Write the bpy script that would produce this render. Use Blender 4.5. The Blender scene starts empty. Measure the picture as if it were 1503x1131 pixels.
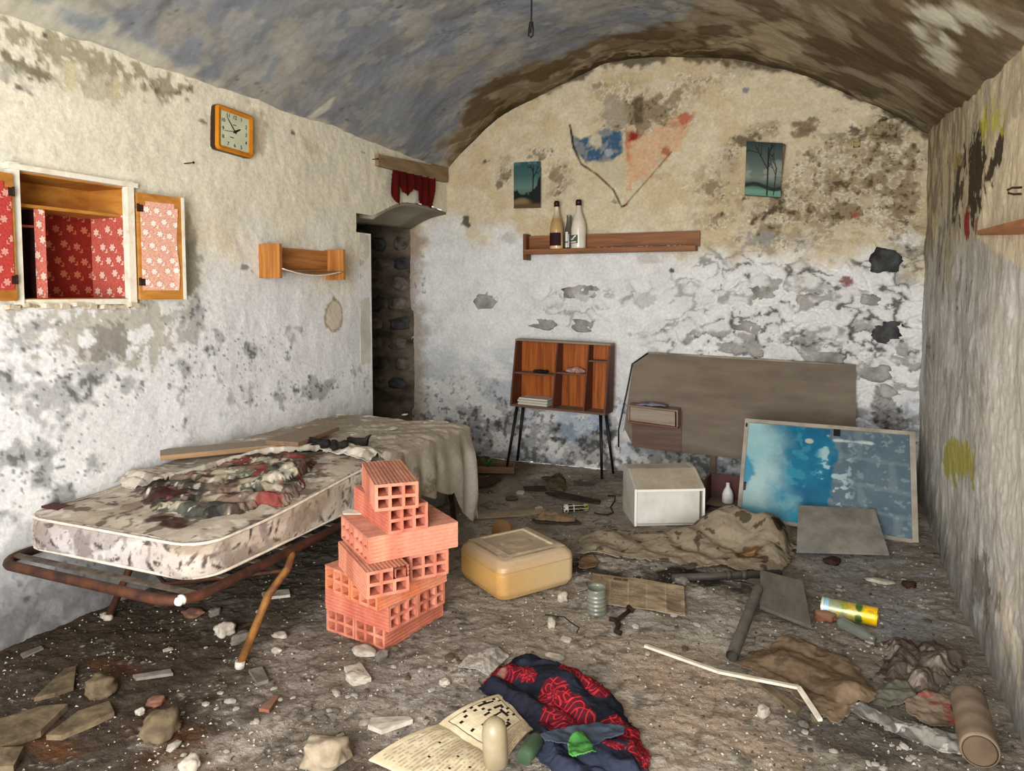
import bpy, bmesh, math, random
import numpy as np
from mathutils import Vector, Matrix
from mathutils import noise as mnoise

# ------------------------------------------------------------------ camera, sky, lights, exposure
SC = bpy.context.scene
COL = SC.collection
R = math.radians
F, CX, CY, H = 1050.0, 751.0, 492.0, 1.3
PITCH = math.atan(62 / F)
YAW = math.atan(439 / F * math.cos(PITCH))
cam_d = bpy.data.cameras.new('camera')
cam_d.sensor_fit = 'HORIZONTAL'
cam_d.sensor_width = 36.0
cam_d.lens = F * 36.0 / 1503.0
cam_d.shift_x = (751.5 - CX) / 1503.0
cam_d.shift_y = -(565.5 - CY) / 1503.0
cam_d.clip_start = 0.02
cam = bpy.data.objects.new('camera', cam_d)
COL.objects.link(cam)
cam.location = (0, 0, H)
cam.rotation_euler = (math.pi / 2 - PITCH, 0, YAW)
SC.camera = cam
SC.view_settings.view_transform = 'Standard'
SC.view_settings.look = 'None'
SC.view_settings.gamma = 1.0
SC.view_settings.use_curve_mapping = False
SC.view_settings.exposure = 1.02

world = bpy.data.worlds.new('sky')
SC.world = world
world.use_nodes = True
world.node_tree.nodes['Background'].inputs[0].default_value = (0.90, 0.94, 1.0, 1)
world.node_tree.nodes['Background'].inputs[1].default_value = 1.6

def area_light(name, loc, target, sx, sy, power, colour, spread=180):
    ld = bpy.data.lights.new(name, 'AREA')
    ld.shape = 'RECTANGLE'; ld.size = sx; ld.size_y = sy
    ld.energy = power; ld.color = colour; ld.spread = R(spread)
    lo = bpy.data.objects.new(name, ld)
    COL.objects.link(lo)
    lo.location = loc
    lo.rotation_euler = (Vector(target) - Vector(loc)).to_track_quat('-Z', 'Y').to_euler()
    return lo
# daylight coming in through the open front doorway behind the photographer
area_light('doorway_daylight', (-0.45, -0.98, 1.15), (-0.9, 3.5, 0.9), 1.6, 2.0, 100, (1.0, 0.98, 0.95))

# ------------------------------------------------------------------ projection helpers (pixel of the photograph -> point in the room)
FW = np.array([-math.sin(YAW) * math.cos(PITCH), math.cos(YAW) * math.cos(PITCH), -math.sin(PITCH)])
RT = np.array([math.cos(YAW), math.sin(YAW), 0.0])
UP = np.cross(RT, FW)
CAM = np.array([0, 0, H])
def hit(x, y, ax, v):
    d = FW + RT * (x - CX) / F - UP * (y - CY) / F
    return Vector(CAM + d * ((v - CAM[ax]) / d[ax]))
YB, XL, XR = 5.08, -2.69, 0.62
def G(x, y, z=0.0): return hit(x, y, 2, z)
def PB(x, y, yy=YB): return hit(x, y, 1, yy)
def PL(x, y, xx=XL): return hit(x, y, 0, xx)

# ------------------------------------------------------------------ noise (numpy)
def _h(i, j, s):
    n = (i.astype(np.int64) * 374761393 + j.astype(np.int64) * 668265263 + s * 1442695041) & 0xffffffff
    n = ((n ^ (n >> 13)) * 1274126177) & 0xffffffff
    n = n ^ (n >> 16)
    return (n & 0xffffff) / float(0xffffff)
def vn(x, y, s=0):
    xi = np.floor(x); yi = np.floor(y); fx = x - xi; fy = y - yi
    fx = fx * fx * (3 - 2 * fx); fy = fy * fy * (3 - 2 * fy)
    a = _h(xi, yi, s); b = _h(xi + 1, yi, s); c = _h(xi, yi + 1, s); d = _h(xi + 1, yi + 1, s)
    return (a * (1 - fx) + b * fx) * (1 - fy) + (c * (1 - fx) + d * fx) * fy
def fbm(x, y, o=5, s=0, g=0.55):
    t = 0; a = 1.0; w = 0
    c, sn = math.cos(0.6), math.sin(0.6)
    for k in range(o):
        t = t + a * vn(x, y, s + k * 17); w += a; a *= g
        x, y = (x * c - y * sn) * 2.03 + 5.1, (x * sn + y * c) * 2.03 + 1.7
    return np.clip((t / w - 0.5) * 1.7 + 0.5, 0, 1)
def worley(x, y, s=0, jit=0.9):
    xi = np.floor(x); yi = np.floor(y)
    f1 = np.full(x.shape, 9.0); f2 = np.full(x.shape, 9.0); idv = np.zeros(x.shape)
    cxx = np.zeros(x.shape); cyy = np.zeros(x.shape)
    for a in (-1, 0, 1):
        for b in (-1, 0, 1):
            px = xi + a + 0.5 + (_h(xi + a, yi + b, s) - .5) * jit
            py = yi + b + 0.5 + (_h(xi + a, yi + b, s + 7) - .5) * jit
            d = np.hypot(x - px, y - py)
            m = d < f1
            f2 = np.where(m, f1, np.minimum(f2, d))
            idv = np.where(m, _h(xi + a, yi + b, s + 31), idv)
            cxx = np.where(m, px, cxx); cyy = np.where(m, py, cyy)
            f1 = np.where(m, d, f1)
    return f1, f2, idv, cxx, cyy
def ss(a, b, x):
    t = np.clip((x - a) / (b - a), 0, 1)
    return t * t * (3 - 2 * t)
def lin(c):
    c = np.array(c, float) / 255.0
    return np.where(c <= 0.04045, c / 12.92, ((c + 0.055) / 1.055) ** 2.4)
def L4(c): return tuple(lin(c)) + (1.0,)
def mixc(col, c2, m):
    """col (N,3) linear, c2 sRGB triple or (N,3) linear, m (N,)"""
    c2 = lin(c2) if not isinstance(c2, np.ndarray) else c2
    return col * (1 - m[..., None]) + c2 * m[..., None]
def flat(shape, c): return np.ones(tuple(shape) + (3,)) * lin(c)

# ------------------------------------------------------------------ materials
MATS = {}
def newmat(name):
    m = bpy.data.materials.new(name); m.use_nodes = True
    nt = m.node_tree; b = nt.nodes['Principled BSDF']
    return m, nt, b
def pm(name, c1, c2=None, sc=(6, 6, 6), detail=6, rough=0.8, bump=0.2, bsc=40, metal=0.0, dust=0.0, dustc=(150, 140, 125),
       spec=0.3, lo=0.35, hi=0.65, trans=0.0, alpha=1.0, dist=0.0, coat=0.0, lowdust=0.25):
    """procedural: two tones mixed by stretched noise, fine bump, optional dust lying on upward faces"""
    if name in MATS: return MATS[name]
    m, nt, b = newmat(name); N = nt.nodes; K = nt.links
    tc = N.new('ShaderNodeTexCoord'); mp = N.new('ShaderNodeMapping'); mp.inputs['Scale'].default_value = sc
    K.new(tc.outputs['Object'], mp.inputs['Vector'])
    nz = N.new('ShaderNodeTexNoise'); nz.inputs['Scale'].default_value = 1.0; nz.inputs['Detail'].default_value = detail
    nz.inputs['Roughness'].default_value = 0.62; nz.inputs['Distortion'].default_value = dist
    K.new(mp.outputs[0], nz.inputs['Vector'])
    mr = N.new('ShaderNodeMapRange'); mr.inputs[1].default_value = lo; mr.inputs[2].default_value = hi
    K.new(nz.outputs['Fac'], mr.inputs[0])
    mx = N.new('ShaderNodeMix'); mx.data_type = 'RGBA'
    K.new(mr.outputs[0], mx.inputs[0])
    mx.inputs[6].default_value = L4(c1); mx.inputs[7].default_value = L4(c2 or c1)
    out = mx.outputs[2]
    n2 = N.new('ShaderNodeTexNoise'); n2.inputs['Scale'].default_value = bsc; n2.inputs['Detail'].default_value = 5
    K.new(tc.outputs['Object'], n2.inputs['Vector'])
    if dust > 0:
        ge = N.new('ShaderNodeNewGeometry'); sx = N.new('ShaderNodeSeparateXYZ'); K.new(ge.outputs['Normal'], sx.inputs[0])
        m1 = N.new('ShaderNodeMapRange'); m1.inputs[1].default_value = 0.1; m1.inputs[2].default_value = 0.9
        m1.inputs[3].default_value = lowdust; m1.inputs[4].default_value = 1.0
        K.new(sx.outputs[2], m1.inputs[0])
        m2 = N.new('ShaderNodeMapRange'); m2.inputs[1].default_value = 0.25; m2.inputs[2].default_value = 0.6
        m2.inputs[3].default_value = 0.45; m2.inputs[4].default_value = 1.0
        K.new(n2.outputs['Fac'], m2.inputs[0])
        mu = N.new('ShaderNodeMath'); mu.operation = 'MULTIPLY'; K.new(m1.outputs[0], mu.inputs[0]); K.new(m2.outputs[0], mu.inputs[1])
        m3 = N.new('ShaderNodeMath'); m3.operation = 'MULTIPLY'; m3.inputs[1].default_value = dust; K.new(mu.outputs[0], m3.inputs[0])
        md = N.new('ShaderNodeMix'); md.data_type = 'RGBA'; K.new(m3.outputs[0], md.inputs[0]); K.new(out, md.inputs[6])
        md.inputs[7].default_value = L4(dustc); out = md.outputs[2]
    K.new(out, b.inputs['Base Color'])
    b.inputs['Roughness'].default_value = rough; b.inputs['Metallic'].default_value = metal
    b.inputs['Specular IOR Level'].default_value = spec
    b.inputs['Transmission Weight'].default_value = trans
    b.inputs['Coat Weight'].default_value = coat
    if bump > 0:
        bp = N.new('ShaderNodeBump'); bp.inputs['Strength'].default_value = bump; bp.inputs['Distance'].default_value = 0.004
        K.new(n2.outputs['Fac'], bp.inputs['Height']); K.new(bp.outputs[0], b.inputs['Normal'])
    MATS[name] = m
    return m
def painted(name, rough=0.85, nsc=60, amt=0.22, bump=0.35, bd=0.004, spec=0.25, lo=0.3, hi=0.7, trans=0.0, bsc=None, metal=0):
    """surface colour stored on the mesh (attribute Col), broken up by fine node noise and bump"""
    if name in MATS: return MATS[name]
    m, nt, b = newmat(name); N = nt.nodes; K = nt.links
    at = N.new('ShaderNodeAttribute'); at.attribute_name = 'Col'
    tc = N.new('ShaderNodeTexCoord')
    nz = N.new('ShaderNodeTexNoise'); nz.inputs['Scale'].default_value = nsc; nz.inputs['Detail'].default_value = 8; nz.inputs['Roughness'].default_value = 0.7
    K.new(tc.outputs['Object'], nz.inputs['Vector'])
    mr = N.new('ShaderNodeMapRange'); mr.inputs[1].default_value = lo; mr.inputs[2].default_value = hi
    mr.inputs[3].default_value = 1 - amt; mr.inputs[4].default_value = 1 + amt * 0.5
    K.new(nz.outputs['Fac'], mr.inputs[0])
    mx = N.new('ShaderNodeMix'); mx.data_type = 'RGBA'; mx.blend_type = 'MULTIPLY'; mx.inputs[0].default_value = 1
    K.new(at.outputs['Color'], mx.inputs[6]); K.new(mr.outputs[0], mx.inputs[7])
    K.new(mx.outputs[2], b.inputs['Base Color'])
    b.inputs['Roughness'].default_value = rough; b.inputs['Specular IOR Level'].default_value = spec
    b.inputs['Transmission Weight'].default_value = trans; b.inputs['Metallic'].default_value = metal
    if bump > 0:
        nb = nz
        if bsc:
            nb = N.new('ShaderNodeTexNoise'); nb.inputs['Scale'].default_value = bsc; nb.inputs['Detail'].default_value = 8
            nb.inputs['Roughness'].default_value = 0.65
            K.new(tc.outputs['Object'], nb.inputs['Vector'])
        bp = N.new('ShaderNodeBump'); bp.inputs['Strength'].default_value = bump; bp.inputs['Distance'].default_value = bd
        K.new(nb.outputs['Fac'], bp.inputs['Height']); K.new(bp.outputs[0], b.inputs['Normal'])
    MATS[name] = m
    return m

# ------------------------------------------------------------------ object helpers
def link(o, parent=None):
    COL.objects.link(o)
    if parent is not None: o.parent = parent
    return o
def tag(o, label=None, cat=None, group=None, kind=None):
    if label: o['label'] = label
    if cat: o['category'] = cat
    if group: o['group'] = group
    if kind: o['kind'] = kind
    return o
def frame(loc=(0, 0, 0), rz=0.0, rx=0.0, ry=0.0):
    return Matrix.Translation(Vector(loc)) @ Matrix.Rotation(rz, 4, 'Z') @ Matrix.Rotation(rx, 4, 'X') @ Matrix.Rotation(ry, 4, 'Y')
def thing(name, label, cat, M=None, group=None):
    o = bpy.data.objects.new(name, None); link(o)
    o.empty_display_size = 0.05
    if M is not None: o.matrix_world = M
    return tag(o, label, cat, group)
def basis(o, ex, ey):
    ex = Vector(ex).normalized(); ez = ex.cross(Vector(ey)).normalized(); ey = ez.cross(ex)
    M = Matrix((ex, ey, ez)).transposed().to_4x4()
    M.translation = Vector(o)
    return M

class MB:
    """collects shapes and links them as ONE mesh object; W = matrix applied to what is added; inv = world->object"""
    def __init__(s, inv=None): s.v = []; s.f = []; s.inv = inv; s.sm = []; s.mi = []; s.cur = 0
    def add(s, vs, fs, smooth=False):
        b = len(s.v)
        if s.inv is not None: vs = [s.inv @ Vector(p) for p in vs]
        s.v += [tuple(p) for p in vs]
        for f in fs:
            s.f.append([b + i for i in f]); s.sm.append(smooth); s.mi.append(s.cur)
        return s
    def box(s, lo, hi, M=None, taper=None, bev=0.0):
        x0, y0, z0 = lo; x1, y1, z1 = hi
        if bev > 0:
            b = bev
            vs = []
            for z, i in ((z0, b), (z0 + b, 0), (z1 - b, 0), (z1, b)):
                vs += [(x0 + i + (b if not i else 0), y0 + i, z), (x1 - i - (b if not i else 0), y0 + i, z), (x1 - i, y0 + i + (b if not i else 0), z), (x1 - i, y1 - i - (b if not i else 0), z),
                       (x1 - i - (b if not i else 0), y1 - i, z), (x0 + i + (b if not i else 0), y1 - i, z), (x0 + i, y1 - i - (b if not i else 0), z), (x0 + i, y0 + i + (b if not i else 0), z)]
            fs = [list(range(7, -1, -1)), list(range(24, 32))]
            for k in range(3):
                for j in range(8):
                    a = k * 8 + j; c = k * 8 + (j + 1) % 8
                    fs.append([a, c, c + 8, a + 8])
        else:
            vs = [(x0, y0, z0), (x1, y0, z0), (x1, y1, z0), (x0, y1, z0), (x0, y0, z1), (x1, y0, z1), (x1, y1, z1), (x0, y1, z1)]
            fs = [(3, 2, 1, 0), (4, 5, 6, 7), (0, 1, 5, 4), (1, 2, 6, 5), (2, 3, 7, 6), (3, 0, 4, 7)]
        if M is not None: vs = [M @ Vector(p) for p in vs]
        return s.add(vs, fs)
    def prism(s, poly, d, M=None):
        """poly: list of 3D points (planar-ish); d: extrusion vector"""
        n = len(poly); d = Vector(d)
        vs = [Vector(p) for p in poly] + [Vector(p) + d for p in poly]
        if M is not None: vs = [M @ p for p in vs]
        fs = [list(range(n - 1, -1, -1)), list(range(n, 2 * n))] + [[i, (i + 1) % n, n + (i + 1) % n, n + i] for i in range(n)]
        return s.add(vs, fs)
    def tube(s, pts, r, n=8, cap=True, M=None):
        pts = [Vector(p) for p in pts]; rr = r if isinstance(r, (list, tuple)) else [r] * len(pts)
        vs = []; fs = []; up = None
        for i, p in enumerate(pts):
            t = (pts[min(i + 1, len(pts) - 1)] - pts[max(i - 1, 0)]).normalized()
            if up is None: up = Vector((0, 0, 1)) if abs(t.z) < 0.9 else Vector((1, 0, 0))
            a = t.cross(up)
            a = a.normalized() if a.length > 1e-5 else t.orthogonal().normalized()
            b = t.cross(a).normalized(); up = -b if False else up
            for k in range(n):
                an = 2 * math.pi * k / n
                vs.append(p + (a * math.cos(an) + b * math.sin(an)) * rr[i])
        for i in range(len(pts) - 1):
            for k in range(n):
                a = i * n + k; b = i * n + (k + 1) % n
                fs.append([a, b, b + n, a + n])
        if M is not None: vs = [M @ p for p in vs]
        s.add(vs, fs, True)
        if cap:
            bs = len(s.v) - len(vs)
            s.f.append([bs + k for k in range(n)][::-1]); s.sm.append(False); s.mi.append(s.cur)
            s.f.append([bs + (len(pts) - 1) * n + k for k in range(n)]); s.sm.append(False); s.mi.append(s.cur)
        return s
    def lathe(s, prof, n=24, M=None, cap=True):
        """prof: [(r,z),...] from the bottom up"""
        vs = []; fs = []
        for r, z in prof:
            for k in range(n):
                a = 2 * math.pi * k / n
                vs.append(Vector((r * math.cos(a), r * math.sin(a), z)))
        for i in range(len(prof) - 1):
            for k in range(n):
                a = i * n + k; b = i * n + (k + 1) % n
                fs.append([a, b, b + n, a + n])
        if M is not None: vs = [M @ p for p in vs]
        s.add(vs, fs, True)
        if cap:
            bs = len(s.v) - len(vs)
            s.f.append([bs + k for k in range(n)][::-1]); s.sm.append(False); s.mi.append(s.cur)
            s.f.append([bs + (len(prof) - 1) * n + k for k in range(n)]); s.sm.append(False); s.mi.append(s.cur)
        return s
    def build(s, name, mat, parent=None):
        me = bpy.data.meshes.new(name)
        me.from_pydata([tuple(p) for p in s.v], [], s.f)
        for m in (mat if isinstance(mat, (list, tuple)) else [mat]): me.materials.append(m)
        me.polygons.foreach_set('use_smooth', s.sm)
        me.polygons.foreach_set('material_index', s.mi)
        me.update()
        bm = bmesh.new(); bm.from_mesh(me); bmesh.ops.recalc_face_normals(bm, faces=bm.faces); bm.to_mesh(me); bm.free()
        return link(bpy.data.objects.new(name, me), parent)

def gridmesh(name, X, Y, Z, C=None, mat=None, parent=None, keep=None, inv=None, smooth=True, flip=False, solid=0.0, wrapu=False):
    """X,Y,Z: (nv,nu) arrays of points; C: (nv,nu,3) linear colours; keep: (nv-1,nu-1) mask of cells"""
    nv, nu = X.shape
    P = np.stack([X, Y, Z], -1).reshape(-1, 3)
    if inv is not None:
        A = np.array(inv); P = P @ A[:3, :3].T + A[:3, 3]
    i = np.arange(nv * nu).reshape(nv, nu)
    if wrapu:
        i2 = np.concatenate([i, i[:, :1]], 1)
    else: i2 = i
    q = np.stack([i2[:-1, :-1], i2[:-1, 1:], i2[1:, 1:], i2[1:, :-1]], -1)
    if flip: q = q[..., ::-1]
    q = q[keep] if keep is not None else q.reshape(-1, 4)
    used = np.zeros(nv * nu, bool); used[q.ravel()] = True
    rem = np.cumsum(used) - 1
    q = rem[q]; P = P[used]
    me = bpy.data.meshes.new(name)
    me.vertices.add(len(P)); me.vertices.foreach_set('co', P.astype(np.float32).ravel())
    me.loops.add(q.size); me.loops.foreach_set('vertex_index', q.astype(np.int32).ravel())
    me.polygons.add(len(q)); me.polygons.foreach_set('loop_start', (np.arange(len(q)) * 4).astype(np.int32))
    me.polygons.foreach_set('use_smooth', np.full(len(q), smooth))
    me.update(calc_edges=True)
    if C is not None:
        ca = me.color_attributes.new('Col', 'FLOAT_COLOR', 'POINT')
        c4 = np.ones((used.sum(), 4), np.float32); c4[:, :3] = np.clip(C.reshape(-1, 3)[used], 0, 1)
        ca.data.foreach_set('color', c4.ravel())
    if mat: me.materials.append(mat)
    o = link(bpy.data.objects.new(name, me), parent)
    if solid:
        md = o.modifiers.new('thickness', 'SOLIDIFY'); md.thickness = abs(solid); md.offset = -1 if solid > 0 else 1
    return o
def inpoly(px, py, poly):
    r = np.zeros(px.shape, bool); n = len(poly); j = n - 1
    for i in range(n):
        xi, yi = poly[i][:2]; xj, yj = poly[j][:2]
        c = ((yi > py) != (yj > py)) & (px < (xj - xi) * (py - yi) / (yj - yi + 1e-12) + xi)
        r ^= c; j = i
    return r
def segd(px, py, a, b):
    ax, ay = a; bx, by = b
    dx, dy = bx - ax, by - ay
    t = np.clip(((px - ax) * dx + (py - ay) * dy) / (dx * dx + dy * dy + 1e-12), 0, 1)
    return np.hypot(px - ax - t * dx, py - ay - t * dy)
def polyd(px, py, poly):
    d = np.full(px.shape, 99.0)
    for i in range(len(poly)):
        d = np.minimum(d, segd(px, py, poly[i][:2], poly[(i + 1) % len(poly)][:2]))
    return d
# ================================================================== THE SETTING
def uvr(fn, px, py, rx, ry):
    c = fn(px, py); a = fn(px + rx, py); b = fn(px, py + ry)
    return c[0], c[1], abs(a[0] - c[0]) + 1e-4, abs(b[1] - c[1]) + 1e-4
def blob(C, U, V, fn, px, py, rx, ry, col, s=1.0, n=None, rough=1.2, edge=0.25):
    cu, cv, ru, rv = uvr(fn, px, py, rx, ry)
    d = np.hypot((U - cu) / ru, (V - cv) / rv)
    if n is not None: d = d + (n - .5) * rough
    return mixc(C, col, ss(1 + edge, 1 - edge, d) * s)
def pblob(C, U, V, fn, poly, col, s=1.0, n=None, warp=0.1, edge=0.012):
    q = [fn(x, y) for x, y in poly]
    d = polyd(U, V, q) * np.where(inpoly(U, V, q), -1, 1)
    if n is not None: d = d + (n - .5) * warp
    return mixc(C, col, ss(edge, -edge, d) * s)
def dens(U, V, fn, spots):
    D = np.zeros(U.shape)
    for px, py, rx, ry, w in spots:
        cu, cv, ru, rv = uvr(fn, px, py, rx, ry)
        D = np.maximum(D, w * np.exp(-((U - cu) / ru) ** 2 - ((V - cv) / rv) ** 2))
    return D

wall_mat = painted('peeling_plaster', rough=0.93, nsc=55, amt=0.22, bump=0.4, bd=0.006, spec=0.15, bsc=70)
ceil_mat = painted('vault_plaster', rough=0.9, nsc=35, amt=0.16, bump=0.5, bd=0.006, spec=0.15, bsc=30)
dirt_mat = painted('dirt_floor', rough=0.97, nsc=90, amt=0.36, bump=0.9, bd=0.012, spec=0.1, bsc=75)
stone_mat = pm('bare_stone', (92, 90, 84), (52, 50, 47), sc=(14, 14, 14), rough=0.9, bump=0.8, bsc=60)

# ---- vault profile at the back wall
VP = [PB(x, y) for x, y in [(655, 245), (701, 198), (747, 161), (793, 137), (830, 119), (879, 99), (934, 86), (1000, 82), (1068, 84), (1111, 92), (1175, 110), (1228, 130), (1292, 155), (1353, 191)]]
_vx = np.array([-2.75] + [p.x for p in VP] + [0.70]); _vz = np.array([2.24] + [p.z for p in VP] + [2.24])
_fx = np.linspace(-2.75, 0.70, 400); _fz = np.interp(_fx, _vx, _vz)
_k = np.hanning(41); _k /= _k.sum()
_fz = np.convolve(np.pad(_fz, 20, mode='edge'), _k, 'valid')
def vault(x, y):
    x = np.asarray(x, float); y = np.asarray(y, float)
    z = np.interp(x, _fx, _fz)
    drop = np.interp(y, [-1, 2.0, 2.6, 3.5, 4.5, 5.0, 5.2], [0.33, 0.30, 0.25, 0.21, 0.08, 0.0, 0.0])
    return z - drop * ss(-0.45, 0.62, x)
def hitc(px, py):
    a = hit(px, py, 2, 2.2); d = (a - Vector(CAM)).normalized(); p = Vector(CAM)
    for i in range(900):
        p = p + d * 0.01
        if p.z > vault(p.x, p.y): break
        if p.y > YB: break
    return (p.x, p.y)

# ---- wall_back
xs = np.linspace(-3.02, 0.68, 460); ts = np.linspace(0, 1, 350)
U, T = np.meshgrid(xs, ts)
V = T * (vault(U, 5.08 + 0 * U) + 0.03)
fB = lambda x, y: (lambda p: (p.x, p.z))(PB(x, y))
n1 = fbm(U * 3, V * 3, 5, 1); n2 = fbm(U * 9, V * 11, 5, 2); n3 = fbm(U * 30, V * 30, 4, 3); n4 = fbm(U * 70, V * 80, 3, 4)
cream, white = (218, 205, 172), (230, 230, 228)
tl = ss(-0.14, 0.14, V - (1.70 - 0.075 * (U + 2.4)) + (n1 - .5) * .5)
C = mixc(flat(U.shape, white), (216, 203, 174), tl)
C *= (0.90 + 0.16 * n2)[..., None]
C = mixc(C, (196, 172, 128), ss(.5, .75, fbm(U * 5, V * 5, 5, 9)) * tl * .55)
# grey-blue wash low down, dirt near the floor
C = mixc(C, (170, 178, 190), ss(.45, .75, fbm(U * 4, V * 6, 5, 12)) * (1 - tl) * ss(1.2, .5, V) * .6)
D = dens(U, V, fB, [(1260, 260, 130, 70, 1.0), (1180, 300, 130, 60, .85), (1330, 300, 40, 130, .9), (1060, 270, 60, 50, .6), (930, 165, 70, 40, .8), (1010, 130, 60, 30, .5),
                    (820, 265, 26, 36, .8), (740, 250, 16, 26, .9), (790, 225, 22, 12, .9), (1070, 240, 25, 45, .8), (1120, 190, 34, 16, .9), (1185, 190, 20, 16, .8),
                    (985, 175, 40, 26, .9), (900, 300, 40, 20, .4), (1150, 350, 110, 30, .65), (1300, 190, 50, 30, 1.0), (1240, 300, 80, 50, .9), (1050, 320, 60, 20, .6), (1090, 100, 60, 16, .6),
                    (715, 443, 30, 16, .9), (840, 430, 60, 16, .5), (900, 130, 50, 30, .5), (960, 240, 60, 40, .35), (620, 380, 26, 60, .4), (590, 450, 16, 120, .5),
                    (830, 640, 120, 40, .75), (720, 640, 40, 40, .8), (1295, 590, 40, 60, .95), (1200, 500, 160, 30, .6), (1290, 485, 50, 40, .7), (1100, 460, 60, 30, .7), (1050, 500, 200, 16, .5), (1225, 510, 90, 14, .8)])
nb = np.clip((n2 * .45 + n3 * .55 - .5) * 1.35 + .5, 0, 1)
C = mixc(C, (204, 188, 152), ss(.5, .62, fbm(U * 16, V * 16, 5, 61)) * tl * .4); C = mixc(C, (150, 134, 104), ss(.56, .72, fbm(U * 20, V * 24, 5, 62)) * tl * (.1 + .5 * ss(.1, .6, D)))
C = mixc(C, (158, 142, 114), ss(.35, .8, D * .8 + n2 * .3) * tl * .6)
dkt = n2 * .45 + n3 * .16 + n1 * .2 + D * .50
dk = ss(.77, .87, dkt)
C = mixc(C, np.where(tl[..., None] > .5, lin((132, 116, 90)), lin((128, 128, 126))), dk * .74)
C = mixc(C, (240, 236, 222), ss(.03, .0, abs(dkt - .755)) * .5 * ss(.2, .5, D + n3 * .3))
sp = ss(.79, .9, n3 * .62 + D * .42 + (n2 - .5) * .3)
C = mixc(C, np.where(tl[..., None] > .5, lin((74, 60, 42)), lin((72, 72, 72))), sp * .8)
C = mixc(C, (70, 66, 58), ss(.86, .93, n4 * .8 + D * .22) * .75)
# rubble stones showing through the limewash: raised courses with dark wandering joints
wu, wv = U * 4.6 + (n1 - .5) * 1.3, V * 10.5 + (n2 - .5) * 1.1
f1, f2, idv, scx, scy = worley(wu, wv, 5)
stn = ss(-1.25, -.55, U + (n1 - .5) * .7) * ss(1.72, 1.42, V + (n1 - .5) * .3) * ss(0.02, 0.3, V)
stn = np.maximum(stn, .55 * ss(-2.1, -1.7, U) * ss(1.45, 1.3, V) * ss(.95, 1.1, V))
edge_ = 1 - ss(.03, .16, f2 - f1)
C = mixc(C, (74, 72, 68), edge_ * stn * ss(.40, .56, fbm(U * 6, V * 8, 4, 21)) * .9)
C = mixc(C, (150, 146, 138), (idv > .72) * stn * ss(.05, .2, f2 - f1) * ss(.35, .6, n2) * .8)
C = mixc(C, (236, 236, 234), (idv < .35) * stn * ss(.1, .3, f2 - f1) * .5)
# bottom dark mould
C = mixc(C, (105, 106, 106), ss(.5, .7, n2 + .25 * ss(.5, .1, V)) * ss(.75, .25, V) * .6)
C = mixc(C, (60, 60, 62), ss(.66, .8, n3 * .7 + n2 * .3 + .12 * ss(.6, .2, V)) * ss(.8, .4, V) * .7)
C = blob(C, U, V, fB, 840, 630, 26, 18, (150, 168, 188), .6, nb)
C = blob(C, U, V, fB, 880, 620, 16, 12, (140, 162, 186), .6, nb)
# the flaking heart-shaped wall painting
heartL = [(836, 183), (846, 192), (862, 200), (888, 186), (915, 190), (915, 300), (905, 285), (885, 268), (860, 248), (842, 225)]
heartR = [(916, 188), (950, 192), (975, 180), (1000, 170), (1018, 165), (1012, 190), (985, 225), (955, 255), (925, 275), (916, 300)]
hn = nb; hold = C.copy()
C = pblob(C, U, V, fB, heartR, (212, 164, 122), .7, hn, .09)
C = pblob(C, U, V, fB, [(838, 200), (850, 204), (870, 196), (888, 184), (900, 190), (914, 192), (914, 222), (895, 235), (880, 238), (868, 232), (858, 238), (846, 222)], (40, 84, 118), .95, hn, .035)
C = blob(C, U, V, fB, 872, 205, 9, 10, (210, 200, 170), .8, hn)
C = blob(C, U, V, fB, 893, 222, 5, 5, (160, 175, 180), .8, hn)
C = pblob(C, U, V, fB, [(872, 238), (914, 235), (914, 280), (895, 268), (880, 255)], (188, 190, 165), .6, hn, .05)
C = pblob(C, U, V, fB, [(917, 192), (948, 194), (938, 204), (917, 209)], (140, 22, 24), .95, hn, .02)
C = blob(C, U, V, fB, 1007, 174, 10, 9, (178, 74, 48), .7, hn); C = blob(C, U, V, fB, 976, 222, 7, 6, (150, 60, 40), .7, hn)
C = pblob(C, U, V, fB, [(917, 205), (925, 205), (924, 240), (917, 240)], (190, 92, 60), .6, hn, .03)
C = pblob(C, U, V, fB, [(888, 140), (905, 138), (922, 165), (918, 188), (886, 190), (885, 160)], (158, 148, 128), .8, hn, .06)
C = pblob(C, U, V, fB, [(928, 142), (944, 141), (944, 180), (930, 182)], (84, 70, 46), .85, hn, .02)
C = hold + (C - hold) * (.7 + .3 * ss(.32, .5, fbm(U * 22, V * 22, 4, 63)))[..., None]
for a, b in zip([(836, 183), (840, 215), (852, 240), (876, 256), (900, 278), (912, 303)], [(840, 215), (852, 240), (876, 256), (900, 278), (912, 303), (918, 300)]):
    C = mixc(C, (52, 46, 38), ss(.010, .004, segd(U, V, fB(*a), fB(*b)) + (hn - .5) * .006))
C = mixc(C, (110, 84, 54), ss(.009, .003, segd(U, V, fB(918, 300), fB(985, 222)) + (hn - .5) * .006) * .7)
# small marks
for px, py, rx, ry, col in [(682, 326, 6, 8, (50, 44, 36)), (731, 270, 5, 6, (110, 98, 80)), (712, 236, 6, 4, (80, 70, 56)), (1129, 312, 4, 4, (40, 38, 36)), (986, 397, 4, 4, (40, 40, 40)),
                            (1245, 413, 9, 7, (120, 40, 34)), (1095, 133, 5, 5, (120, 122, 140)), (1255, 315, 9, 5, (150, 80, 60)), (1120, 348, 22, 14, (150, 148, 142)),
                            (745, 350, 12, 9, (196, 194, 188)), (1098, 206, 18, 8, (92, 82, 60)), (1180, 188, 18, 12, (120, 104, 76)), (950, 380, 20, 6, (200, 198, 190))]:
    C = blob(C, U, V, fB, px, py, rx, ry, col, .85, nb, 1.6)
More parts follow.
